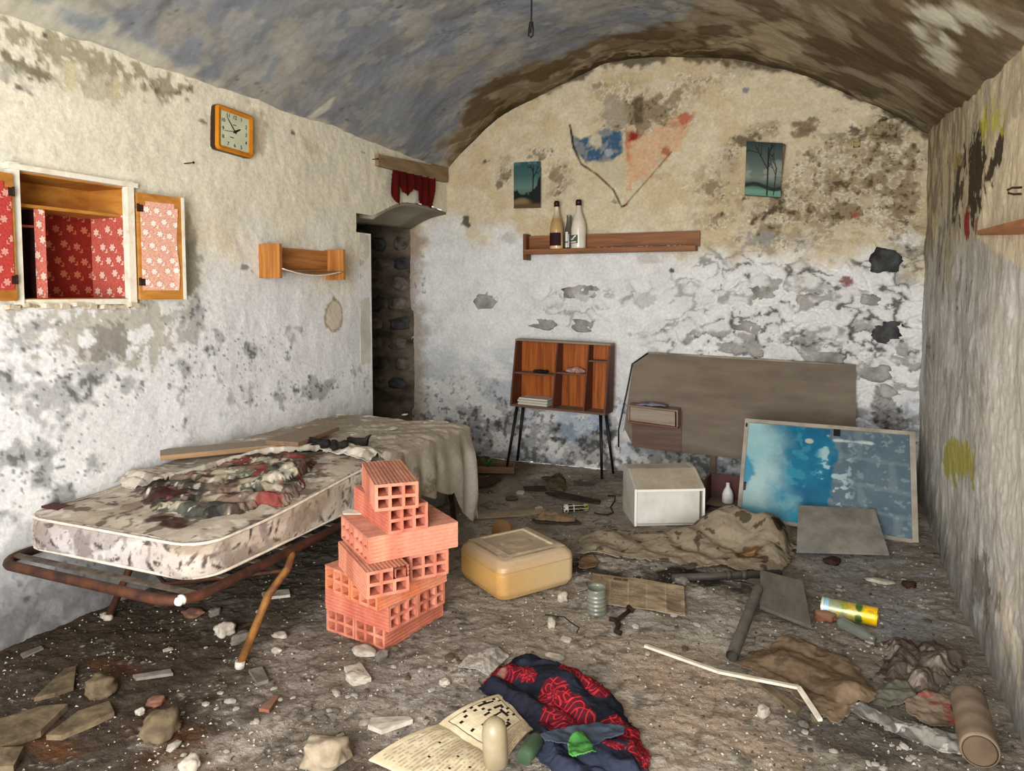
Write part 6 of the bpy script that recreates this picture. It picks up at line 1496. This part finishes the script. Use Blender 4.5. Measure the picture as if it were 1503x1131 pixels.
U, V = np.meshgrid(np.linspace(.02, lx_ - .02, 120), np.linspace(.02, ly - .02, 120))
ins_ = np.maximum(abs(U - lx_ / 2) - (lx_ / 2 - .10), abs(V - ly / 2) - (ly / 2 - .08))
edg = np.minimum.reduce([U, lx_ - U, V, ly - V]); Zt = np.interp(edg, [.0, .022, .045, .07], [.145, .166, .176, .179]) - .006 * ss(.006, -.006, ins_ - .02) + .004 * ss(.008, 0, abs(ins_ - .02)) + .003 * ss(.03, .01, abs(np.hypot(U - lx_ / 2, V - ly / 2) - .05)) * (ins_ < 0)
C_ = mixc(jcol(U, V, Zt), (158, 140, 116), ss(.2, .5, fbm(U * 12, V * 12, 4, 9)) * .6); C_ = mixc(C_, (222, 206, 176), ss(.004, 0, abs(ins_ - .016)) * .5 + ss(.72, .8, fbm(U * 30, V * 30, 3, 10)) * .3)
gridmesh('embossed_side', U, V, Zt, C_, jm, jc, keep=(edg[:-1, :-1] + edg[1:, 1:]) / 2 > .035)
b = MB(); b.lathe([(.001, 0), (.052, .0), (.055, .006), (.055, .022), (.05, .028), (.001, .03)], 28, Matrix.Identity(4))
o = b.build('amber_disc', pm('amber_lid', (150, 104, 40), (112, 76, 30), rough=.5, bump=.2, dust=.3)); p = G(738, 786, .02); o.matrix_world = Matrix.Translation((p.x, p.y, .045)) @ Matrix.Rotation(R(62), 4, 'X'); tag(o, 'round amber plastic disc standing behind the jerrycan', 'disc')

# ---- terracotta tube lower right
a, c_ = G(1421, 1036, .07), G(1434, 1095, .07); d = (c_ - a).normalized(); c_ = a + d * .27
a.z += .02; c_.z += .02
M = Matrix.Translation((a + c_) / 2); inv = M.inverted(); tt_ = thing('clay_tube', 'ribbed brown clay tube lying on the floor at the foot of the right wall', 'tube', M)
tc_ = pm('brown_clay', (126, 104, 84), (104, 84, 68), sc=(8, 8, 8), rough=.9, bump=.4, dust=.3)
b = MB(inv); k = 60; b.tube([a + (c_ - a) * (j / k) for j in range(k + 1)], [.047 + .0009 * math.sin(j * .37) - (.004 if j in (0, k) else 0) for j in range(k + 1)], 28); b.build('tube', tc_, tt_)
b = MB(inv); b.tube([c_, c_ + d * .003], [.042, .036], 24); b.build('open_end', pm('clay_dark', (104, 86, 66), (80, 64, 50), bump=.6), tt_)

# ---- ribbed glass jar
p = G(876, 900); M = Matrix.Translation((p.x, p.y, fz(p.x, p.y) + .004)) @ Matrix.Rotation(R(4), 4, 'X')
jr = thing('glass_jar', 'ribbed dusty glass jar standing at the corner of the newspaper page', 'jar', M)
jg = pm('dusty_glass', (168, 172, 158), (138, 142, 128), sc=(16, 16, 16), rough=.3, bump=.1, trans=.55, spec=.5)
b = MB(); b.lathe([(.030, 0), (.038, .004)] + [(.039 + .0022 * math.sin(k * 1.25), .008 + k * .0034) for k in range(26)] + [(.036, .102), (.0375, .110), (.035, .110), (.034, .10), (.035, .01), (.001, .007)], 32, cap=False); b.build('jar_body', jg, jr)
b = MB(); b.lathe([(.001, 0), (.030, .0005)], 32, cap=False); b.build('base', jg, jr)
b = MB(); b.tube([(.0365 * math.cos(k * .2618), .0365 * math.sin(k * .2618), .110) for k in range(25)], .0022, 6, cap=False); b.build('rim', jg, jr)

# ---- yellow printed tin, lying
a, c_ = G(1206, 888, .034), G(1288, 905, .034); d = (c_ - a); Lc = d.length
X_ = d.normalized(); M = Matrix.Translation(a + Vector((0, 0, fz(a.x, a.y)))) @ basis((0, 0, 0), Vector((0, 0, 1)).cross(X_) , Vector((0, 0, 1)))
M = basis(a + Vector((0, 0, fz(a.x, a.y) + .004)), Vector((0, 0, 1)).cross(X_), Vector((0, 0, 1)))
if (M.to_3x3() @ Vector((0, 0, 1))).dot(X_) < 0: M = basis(c_ + Vector((0, 0, fz(a.x, a.y) + .004)), Vector((0, 0, 1)).cross(X_), Vector((0, 0, 1))); flipz = True
else: flipz = False
cn = thing('food_tin', 'yellow and green printed tin lying on its side by the right wall', 'tin', M)
A_, Z_ = np.meshgrid(np.linspace(0, 2 * math.pi, 90, endpoint=False), np.linspace(0, Lc, 110)); rz_ = .036 + .0012 * ((Z_ < .004) | (Z_ > Lc - .004))
t__ = 1 - Z_ / Lc if flipz else Z_ / Lc
nn = fbm(A_ * 2.5, t__ * 7, 4, 3)
C_ = mixc(flat(A_.shape, (150, 160, 130)), (206, 190, 110), ss(.35, .6, t__)); C_ = mixc(C_, (244, 196, 20), ss(.70, .72, t__ + (nn - .5) * .1)); C_ = mixc(C_, (112, 150, 64), ss(.5, .65, nn) * ss(.25, .4, t__) * ss(.8, .7, t__))
C_ = mixc(C_, (190, 160, 40), ss(.62, .7, fbm(A_ * 3, t__ * 9, 4, 6)) * ss(.2, .3, t__) * .8); C_ = mixc(C_, (150, 196, 222), ((t__ > .06) & (t__ < .14)) * 1. * (np.sin(A_) < 2)); C_ = mixc(C_, (226, 226, 214), ss(.03, .0, abs(t__ - .03)) * 1.)
C_ = mixc(C_, (40, 90, 40), (ss(.08, .05, np.hypot(t__ - .68, np.mod(A_ + .4, 1.57) * .09 - .06)) + (nn - .5) * .3).clip(0, 1) * .9)
gridmesh('tin_body', rz_ * np.cos(A_), rz_ * np.sin(A_), Z_, C_, painted('printed_tin', rough=.35, nsc=80, amt=.15, bump=.1, spec=.5, metal=.2), cn, wrapu=True)
for zc_ in (0.002, Lc - .003): b = MB(); b.lathe([(.001, zc_), (.0345, zc_), (.0345, zc_ + .001), (.001, zc_ + .001)], 28, cap=False); b.build('tin_end', pm('dull_tin', (150, 144, 130), (110, 100, 84), metal=.6, rough=.5), cn)
a, c_ = G(1232, 912, .022), G(1284, 938, .022); d = c_ - a; M = basis(a + Vector((0, 0, fz(a.x, a.y) + .004)), Vector((0, 0, 1)).cross(d), Vector((0, 0, 1)))
sg = 1 if (M.to_3x3() @ Vector((0, 0, 1))).dot(d) > 0 else -1
b = MB(); Ld = d.length; b.lathe([(.001, 0), (.02, .002), (.021, .01 * 1), (.021, Ld * .75), (.012, Ld * .9), (.011, Ld), (.001, Ld)], 24, Matrix.Scale(sg, 4, (0, 0, 1)))
o = b.build('clear_bottle', pm('clear_plastic', (150, 156, 148), (122, 126, 118), rough=.25, trans=.6, bump=.1)); o.matrix_world = M; tag(o, 'small clear plastic bottle lying in front of the yellow tin', 'bottle')
# milky bottle standing on the magazine and green glass lying
p = G(728, 1122, .03); b = MB(); b.lathe([(.030, 0), (.034, .006), (.034, .095), (.030, .115), (.018, .128), (.010, .132), (.001, .133)], 28); o = b.build('milky_bottle', pm('milky_plastic', (186, 172, 142), (156, 142, 114), sc=(9, 9, 9), rough=.35, trans=.35, bump=.1)); o.matrix_world = Matrix.Translation((p.x, p.y, .035)) @ Matrix.Rotation(R(6), 4, 'X'); tag(o, 'dusty translucent bottle without a cap resting on the crossword magazine', 'bottle')
a, c_ = G(768, 1112, .03), G(786, 1088, .03); b = MB(Matrix.Translation(a).inverted()); b.tube([a, a + (c_ - a) * .3, c_, c_ + (c_ - a) * .3], [.02, .024, .024, .017], 20); o = b.build('green_glass_jar', pm('green_glass', (74, 96, 70), (52, 68, 52), rough=.3, trans=.2, bump=.1)); o.matrix_world = Matrix.Translation(a); tag(o, 'small green glass jar lying between the magazine and the floral cloth', 'jar')

# ---- bent white strip, wrench, wire, sticks, shoe and can in the middle distance
ws_ = pm('white_strip_paint', (226, 220, 206), (190, 180, 160), sc=(14, 14, 14), bump=.3)
pts_ = [G(947, 946, .02), G(1055, 984, .03), G(1172, 1010, .04), G(1204, 1058, .014)]; M = Matrix.Translation(pts_[1]); inv = M.inverted()
st_ = thing('white_strip', 'bent white painted wooden strip lying across the floor', 'strip', M)
for i in (0, 1, 2):
    a, c_ = pts_[i] + Vector((0, 0, fz(pts_[i].x, pts_[i].y))), pts_[i + 1] + Vector((0, 0, fz(pts_[i + 1].x, pts_[i + 1].y))); d = (c_ - a).normalized(); w_ = d.cross(Vector((0, 0, 1))).normalized() * .007
    b = MB(inv); b.prism([a - w_, a + w_, c_ + w_, c_ - w_], (0, 0, .009)); b.build('strip_piece', ws_, st_)
def flatthing(name, label, cat, mat, pieces, base_px, group=None):
    """pieces: list of ('t', [(px,py,z)...], r)  tubes lying on the floor"""
    Bp = G(*base_px); M = Matrix.Translation((Bp.x, Bp.y, fz(Bp.x, Bp.y))); b = MB(M.inverted())
    for kind, pts__, r in pieces:
        P = []
        for px, py, z in pts__:
            g_ = G(px, py, z); P.append(Vector((g_.x, g_.y, z + fz(g_.x, g_.y) + .004 + (r if kind == 't' else 0))))
        if kind == 't': b.tube(P, r, 8)
        else: b.prism(P, (0, 0, r))
    o = b.build(name, mat); o.matrix_world = M; return tag(o, label, cat, group)
flatthing('rusty_wrench', 'rusty brown wrench lying on the floor in front of the newspaper page', 'wrench', MATS['rusty_iron'], [('t', [(926, 898, 0), (914, 906, 0), (904, 914, 0)], .008), ('t', [(894, 912, 0), (903, 913, 0), (908, 922, 0), (904, 930, 0), (912, 932, 0)], .010), ('t', [(922, 895, 0), (928, 900, 0)], .010)], (908, 915))
flatthing('thin_wire', 'thin curly wire on the floor left of the rusty wrench', 'wire', black, [('t', [(800, 902, 0), (815, 905, 0), (828, 906, .01), (838, 915, 0), (850, 922, 0), (846, 930, 0)], .002)], (828, 908))
flatthing('loose_cable', 'thin black cable curling on the floor left of the white cabinet', 'cable', black, [('t', [(892, 727, 0), (903, 728, 0), (902, 736, .005), (896, 744, 0), (900, 752, 0), (892, 758, 0), (878, 757, 0), (872, 755, 0)], .004)], (898, 745))
dw = pm('dark_stick', (62, 46, 34), (36, 28, 22), sc=(20, 20, 20), bump=.4)
flatthing('flat_stick', 'long pale wooden stick on the floor behind the jerrycan', 'stick', pm('pale_stick', (168, 150, 126), (136, 120, 98), sc=(20, 20, 20), bump=.4, dust=.2), [('p', [(686, 764, 0), (690, 758, 0), (800, 748, 0), (802, 752, 0), (760, 758, 0)], .010)], (745, 758))
flatthing('wooden_stick', 'short dark wooden stick on the floor behind the labelled can', 'slat', dw, [('p', [(768, 716, 0), (800, 714, 0), (802, 719, 0), (770, 720, 0)], .012)], (785, 718))
flatthing('wooden_stick', 'long dark stick crossing behind the labelled can toward the cabinet', 'slat', dw, [('p', [(800, 724, 0), (828, 724, 0), (882, 735, 0), (880, 740, 0), (820, 731, 0)], .012)], (840, 732))
flatthing('metal_bracket', 'small grey metal bracket on the floor below the bookcase', 'bracket', pm('grey_metal', (96, 94, 90), (64, 62, 60), metal=.4, rough=.6), [('p', [(842, 706, 0), (872, 710, 0), (872, 714, 0), (842, 710, 0)], .006), ('t', [(873, 713, 0), (874, 707, .012)], .004)], (858, 710))
b = MB(); b.lathe([(.001, 0), (.038, 0), (.040, .006), (.036, .012), (.001, .010)], 24); o = b.build('round_lid', pm('dark_round_lid', (70, 58, 46), (50, 42, 34), bump=.2, dust=.2)); p = G(751, 733); o.matrix_world = Matrix.Translation((p.x, p.y, fz(p.x, p.y) + .008)); tag(o, 'dark round lid flat on the floor behind the stick', 'lid')  # round lid lying flat on the floor
# flattened shoe
p = G(815, 768); M = Matrix.Translation((p.x, p.y, fz(p.x, p.y) + .01)) @ Matrix.Rotation(R(8), 4, 'Z'); sh_ = thing('flattened_shoe', 'old flattened tan shoe lying sole down behind the jerrycan', 'shoe', M)
lea = pm('tan_leather', (140, 118, 92), (104, 86, 66), sc=(20, 20, 20), bump=.5, dust=.4)
b = MB(); b.prism([(-.13, -.02, 0), (-.10, -.045, 0), (.0, -.04, 0), (.08, -.05, 0), (.15, -.01, 0), (.12, .03, 0), (.02, .045, 0), (-.10, .035, 0)], (0, 0, .012)); b.build('sole', pm('dark_sole', (78, 64, 50), (56, 46, 38), bump=.4), sh_)
U, V = np.meshgrid(np.linspace(0, 1, 50), np.linspace(0, 1, 24)); xs_ = -.115 + .23 * U; hw = .036 * np.sin(np.clip(U * 1.0 + .08, 0, 1) * 3.0) ** .4 + .004
gridmesh('upper', xs_, (V - .5) * 2 * hw, .013 + .04 * np.sin(V * math.pi) ** .6 * ss(0, .2, U) * (1 - .6 * ss(.45, .95, U)) + .008 * fbm(U * 7, V * 5, 4, 5), mixc(flat(U.shape, (150, 128, 102)), (96, 78, 60), fbm(U * 8, V * 6, 4, 6)), cloth_mat, sh_)
b = MB(); b.tube([(-.03 + .034 * math.cos(k * .52), .022 * math.sin(k * .52), .05 + .004 * math.cos(k)) for k in range(13)], .005, 6, cap=False); b.build('collar', lea, sh_)
# can with black and white label
p = G(840, 748, .02); a = G(826, 746, .026); c_ = G(862, 744, .026); d = c_ - a; d.z = 0; M = basis(a + Vector((0, 0, fz(a.x, a.y))), Vector((0, 0, 1)).cross(d), Vector((0, 0, 1)))
sg = 1 if (M.to_3x3() @ Vector((0, 0, 1))).dot(d) > 0 else -1
A_, Z_ = np.meshgrid(np.linspace(0, 2 * math.pi, 60, endpoint=False), np.linspace(0, d.length, 60)); t__ = Z_ / d.length; nn = fbm(A_ * 3, t__ * 8, 3, 5)
C_ = flat(A_.shape, (26, 26, 24)); C_ = mixc(C_, (226, 224, 214), ss(.2, .18, t__) * (nn > .38)); C_ = mixc(C_, (216, 214, 200), ((np.mod(A_ * 1.3, 1) > .82) & (t__ < .95)) * .9); C_ = mixc(C_, (150, 150, 70), ((nn > .6) & (t__ > .4)) * .8); C_ = mixc(C_, (210, 210, 200), (abs(t__ - .42) < .02) * 1.)
cb = thing('labelled_can', 'small can with black and white label lying on the floor behind the shoe', 'can', M)
gridmesh('can_body', .026 * np.cos(A_), .026 * np.sin(A_), Z_ * sg, C_, painted('printed_tin', 0), cb, wrapu=True)
for zc_ in (.001, d.length - .002): b = MB(); b.lathe([(.001, zc_ * sg), (.0255, zc_ * sg)], 24, cap=False); b.build('can_end', MATS['dull_tin'], cb)
# wooden tray with a weed near the back-left
p = G(722, 690); M = Matrix.Translation((p.x, p.y, fz(p.x, p.y) + .005)) @ Matrix.Rotation(R(20), 4, 'Z'); ty = thing('wooden_tray', 'shallow brown wooden tray on the floor between the bed and the bookcase', 'tray', M)
tw = wood('tray_wood', (112, 78, 44), (80, 52, 30), 0, dust=.3)
for lo_, hi_, nm in [((-.15, -.11, 0), (.17, -.10, .045), 'front_board'), ((-.15, .10, 0), (.17, .11, .045), 'back_board'), ((-.15, -.10, 0), (-.14, .10, .045), 'side_board'), ((.16, -.10, 0), (.17, .10, .045), 'side_board'), ((-.14, -.10, 0), (.16, .10, .006), 'bottom_board')]:
    b = MB(); b.box(lo_, hi_, bev=.001); b.build(nm, tw, ty)
M2 = M @ Matrix.Translation((-.03, 0, .007)); pl = thing('weed', 'green leafy weed growing out of the brown tray by the wall', 'plant', M2)
lf = pm('leaf_green', (86, 122, 62), (54, 88, 44), sc=(30, 30, 30), rough=.6, bump=.2); rr = random.Random(12)
for k in range(16):
    a = rr.uniform(0, 6.28); el = rr.uniform(.3, 1.2); L_ = rr.uniform(.06, .12); d = Vector((math.cos(a) * math.cos(el), math.sin(a) * math.cos(el), math.sin(el))); s_ = d.cross(Vector((0, 0, 1))).normalized(); h0 = Vector((0, 0, rr.uniform(0, .05)))
    vs = [h0, h0 + d * L_ * .4 + s_ * .012, h0 + d * L_ + Vector((0, 0, -.015)), h0 + d * L_ * .4 - s_ * .012, h0 + d * L_ * .45 + Vector((0, 0, .004))]
    b = MB(); b.add(vs, [(0, 1, 4), (1, 2, 4), (2, 3, 4), (3, 0, 4)]); b.build('leaf', lf, pl)
b = MB(); b.tube([(0, 0, -.002), (.002, .001, .03), (0, 0, .06)], .004, 6); b.build('stem', lf, pl)

# ================================================================== RUBBLE
lime = pm('lime_rubble', (206, 200, 188), (160, 150, 134), sc=(22, 22, 22), rough=.95, bump=.7, dust=.2)
tanr = pm('tan_rubble', (124, 108, 84), (78, 66, 50), sc=(18, 18, 18), rough=.95, bump=.8)
redr = pm('red_tile_chip', (140, 82, 58), (104, 62, 46), sc=(18, 18, 18), rough=.95, bump=.6, dust=.3)
greyr = pm('grey_rubble', (136, 128, 118), (98, 92, 84), sc=(18, 18, 18), rough=.95, bump=.7)
def stone(px, py, rx, ry, h, m, lab, cat='stone', name='stone', seed=0, blocky=.4, group=None):
    p = G(px, py + ry * .6); s_ = (G(px + 10, py) - G(px, py)).length / 10
    b = MB(); rock(b, (0, 0, 0), (rx * s_, ry * s_ * 1.6, h / 2 / .9), seed or px, 3, Matrix.Identity(4), blocky)
    o = b.build(name, m); o.matrix_world = Matrix.Translation((p.x, p.y + ry * s_, fz(p.x, p.y) + h * .40)) @ Matrix.Rotation((px * 7 % 10 - 5) * .08, 4, 'Z')
    return tag(o, lab, cat, group)
for a in [(322, 928, 12, 9, .05, lime, 'white block of stone on the ground left of the bed leg'), (345, 934, 8, 11, .035, greyr, 'small brownish cylinder-like stone against the bed leg'), (137, 1014, 22, 12, .06, tanr, 'large tan stone near the lower left corner, in the broken plaster'),
          (222, 1074, 20, 17, .08, tanr, 'rough tan rock in the damp earth, lower left'), (222, 1026, 11, 8, .02, redr, 'flat round reddish pebble in the damp earth'), (467, 1116, 36, 18, .075, pm('pale_rock', (172, 158, 136), (132, 118, 98), sc=(14, 14, 14), rough=.95, bump=.9), 'big rounded pale rock at the bottom edge left of the magazine'),
          (408, 932, 11, 5, .02, lime, 'white oval shell-like chip between the bed leg and bricks'), (403, 953, 8, 4, .018, lime, 'small white oval pebble below the shell-like chip'), (202, 1044, 6, 4, .02, lime, 'small white pebble left of the rough tan rock'),
          (311, 899, 7, 6, .03, greyr, 'grey lump on the ground under the mattress corner'), (276, 900, 18, 8, .02, redr, 'flat pinkish fragment under the bed foot'), (272, 1126, 14, 9, .04, lime, 'white stone cut by the bottom edge, left part'),
          (824, 878, 8, 6, .035, lime, 'white elongated pebble right of the jerrycan corner'), (807, 917, 6, 8, .03, lime, 'oval cream pebble on the floor above the floral cloth'), (830, 939, 9, 4, .015, lime, 'flat white chip right of the oval pebble'),
          (812, 963, 16, 5, .012, lime, 'white plaster smear chip just above the floral cloth'), (520, 995, 18, 9, .03, lime, 'whitish plaster chunk below the brick stack'), (530, 953, 22, 8, .02, lime, 'white crumbly plaster piece at the foot of the brick stack'),
          (556, 962, 7, 7, .03, greyr, 'small angular grey chip below the front brick corner'), (1000, 855, 10, 6, .03, greyr, 'greyish stone at the front edge of the tarpaulin'), (1120, 1045, 8, 8, .03, lime, 'white stone below the bent white strip'),
          (1168, 1010, 7, 6, .02, tanr, 'small tan stone under the bend of the white strip'), (1292, 852, 20, 5, .015, lime, 'pale flat stone on the floor near the right wall'), (1198, 1056, 8, 6, .02, tanr, 'tan stone at the lower end of the white strip'),
          (762, 722, 6, 5, .02, lime, 'white chip near the dark round lid by the bed'), (695, 1008, 8, 6, .02, greyr, 'grey pebble at the left tip of the floral cloth'), (1213, 905, 16, 9, .04, redr, 'rusty brown lump in front of the yellow tin'),
          (1222, 822, 12, 7, .03, MATS['rusty_iron'], 'dark rusty scrap below the square grey board'), (1335, 862, 10, 4, .03, MATS['rusty_iron'], 'dark crumpled leaf-like scrap near the right wall'), (790, 745, 5, 4, .02, lime, 'small white pebble left of the labelled can'),
          (150, 905, 7, 4, .02, lime, 'small white chip by the back bed leg'), (1390, 905, 9, 5, .02, greyr, 'grey chip along the foot of the right wall'), (650, 1000, 7, 5, .02, lime, 'white chip left of the torn page')]:
    stone(*a)
# broken plaster slabs lower left, sticks of debris
for k, (poly_, h, m, lab) in enumerate([([(50, 1030), (95, 985), (112, 982), (108, 1010), (80, 1024)], .014, tanr, 'flat tan plaster slab with a pointed end, lower left'), ([(68, 1084), (115, 1048), (160, 1032), (168, 1050), (140, 1062), (90, 1082)], .016, tanr, 'long grey-tan splintered slab beside the rough rock'),
                                        ([(0, 1062), (60, 1045), (100, 1040), (60, 1080), (0, 1104)], .02, tanr, 'broad tan plaster slab at the left edge'), ([(-10, 1131), (-10, 1105), (35, 1104), (20, 1131)], .02, tanr, 'small slab in the bottom left corner'),
                                        ([(195, 992), (250, 984), (254, 990), (200, 996)], .01, greyr, 'thin grey splinter across the damp earth'), ([(380, 1042), (402, 1022), (410, 1022), (395, 1044)], .01, redr, 'reddish tile chip on the earth left of centre'),
                                        ([(365, 985), (385, 980), (394, 1000), (378, 1006)], .012, greyr, 'grey plaster shard below the bed leg foot'), ([(545, 1060), (600, 1058), (606, 1064), (560, 1078), (540, 1072)], .014, lime, 'long pale plaster shard above the magazine'),
                                        ([(505, 985), (530, 978), (545, 1000), (520, 1004)], .014, lime, 'tilted cream plaster shard left of the torn page'), ([(384, 872), (424, 868), (426, 876), (388, 880)], .012, lime, 'pale flat shard on the ground under the bed edge'),
                                        ([(1120, 1000), (1175, 1045), (1168, 1050), (1112, 1006)], .01, tanr, 'thin brown splinter below the bent strip'), ([(60, 950), (30, 962), (34, 966), (64, 953)], .006, greyr, 'thin splinter at the foot of the left wall')]):
    flatthing('plaster_slab', lab, 'rubble', m, [('p', [(x, y, 0) for x, y in poly_], h)], poly_[0])
# small loose chips: individually placed fragments, grouped by kind
CH = []
rr = random.Random(77)
for k in range(5):
    b = MB(); rock(b, (0, 0, 0), (1, 1, .6), 900 + k, 1, Matrix.Identity(4), .5); o = b.build('pebble', lime); me = o.data; bpy.data.objects.remove(o); CH.append(me)
CHT = []
for m in (lime, greyr, tanr):
    for me in CH:
        c_ = me.copy(); c_.materials.clear(); c_.materials.append(m); CHT.append(c_)
avoid = [(480, 660, 860, 960), (675, 850, 770, 890)]
regs = [((470, 700, 960, 1090), 70, 'chips on the dirt in front of the brick stack', 'on the dirt in front of the brick stack'), ((1200, 1400, 830, 960), 45, 'chips near the right wall', 'on the grey ground near the right wall'),
        ((240, 470, 890, 1110), 45, 'chips between the bed and the brick stack', 'on the earth between the bed and the bricks'), ((1150, 1420, 1060, 1128), 35, 'chips along the bottom right', 'at the bottom right of the floor'),
        ((700, 1100, 870, 960), 30, 'chips in the middle of the floor', 'in the middle of the floor near the wrench')]
for (x0, x1, y0_, y1_), n, grp, lab in regs:
    for k in range(n):
        px, py = rr.uniform(x0, x1), rr.uniform(y0_, y1_)
        if any(a <= px <= b_ and c_ <= py <= d_ for a, b_, c_, d_ in avoid): continue
        p = G(px, py); s_ = rr.uniform(.004, .011) if rr.random() < .85 else rr.uniform(.011, .018)
        o = bpy.data.objects.new('pebble', CHT[rr.choice((0, 1, 2, 3, 4, 0, 1, 2, 5, 6, 7, 10, 11))]); link(o)
        o.matrix_world = Matrix.Translation((p.x, p.y, fz(p.x, p.y) + s_ * .45)) @ Matrix.Rotation(rr.uniform(0, 6.3), 4, 'Z') @ Matrix.Diagonal((s_ * rr.uniform(.8, 1.7), s_, s_, 1))
        cw_ = ['white', 'white', 'grey', 'brown'][[lime, lime, greyr, tanr].index(o.data.materials[0]) if o.data.materials[0] is not lime else 0]; tag(o, 'small ' + cw_ + ' rubble chip ' + lab, 'pebble', cw_ + ' ' + grp)
# gravel and dust crumbs nobody could count
def gravel():
    r_ = np.random.RandomState(4); n = 9000
    px = r_.uniform(-50, 1500, n); py = 690 + (1150 - 690) * r_.uniform(0, 1, n) ** .8
    V_ = []; Fc = []; Cc = []
    tet = np.array([(1, 0, -.5), (-.5, .87, -.5), (-.5, -.87, -.5), (0, 0, .8)])
    base = [(176, 168, 154), (140, 130, 114), (96, 84, 70), (70, 60, 50), (186, 178, 166)]
    for k in range(n):
        g_ = G(px[k], py[k])
        if not (XL + .02 < g_.x < .56 and 1.1 < g_.y < 5.0): continue
        dens_ = .5 + .9 * float(fbm(np.array([g_.x * 3]), np.array([g_.y * 3]), 3, 9)[0]) - .5
        if r_.rand() > dens_ + .2: continue
        s_ = r_.uniform(.0014, .0048) * (.8 + .2 * g_.y); a = r_.uniform(0, 6.28); c_, s2 = math.cos(a), math.sin(a)
        T_ = tet * np.array([s_ * r_.uniform(.8, 1.8), s_, s_ * .8]); T_ = np.stack([T_[:, 0] * c_ - T_[:, 1] * s2, T_[:, 0] * s2 + T_[:, 1] * c_, T_[:, 2]], 1)
        b0 = len(V_); z = fz(g_.x, g_.y)
        V_ += [tuple(t_ + np.array([g_.x, g_.y, z + s_ * .4])) for t_ in T_]; Fc += [(b0, b0 + 1, b0 + 3), (b0 + 1, b0 + 2, b0 + 3), (b0 + 2, b0, b0 + 3), (b0, b0 + 2, b0 + 1)]
        col = lin(base[r_.randint(5)]); Cc += [tuple(col)] * 4
    me = bpy.data.meshes.new('gravel'); me.from_pydata(V_, [], Fc); me.update(); ca = me.color_attributes.new('Col', 'FLOAT_COLOR', 'POINT')
    c4 = np.ones((len(V_), 4), np.float32); c4[:, :3] = np.array(Cc); ca.data.foreach_set('color', c4.ravel()); me.materials.append(dustycloth_mat)
    o = link(bpy.data.objects.new('gravel', me)); o.parent = floor; return tag(o, kind='stuff')
gravel()
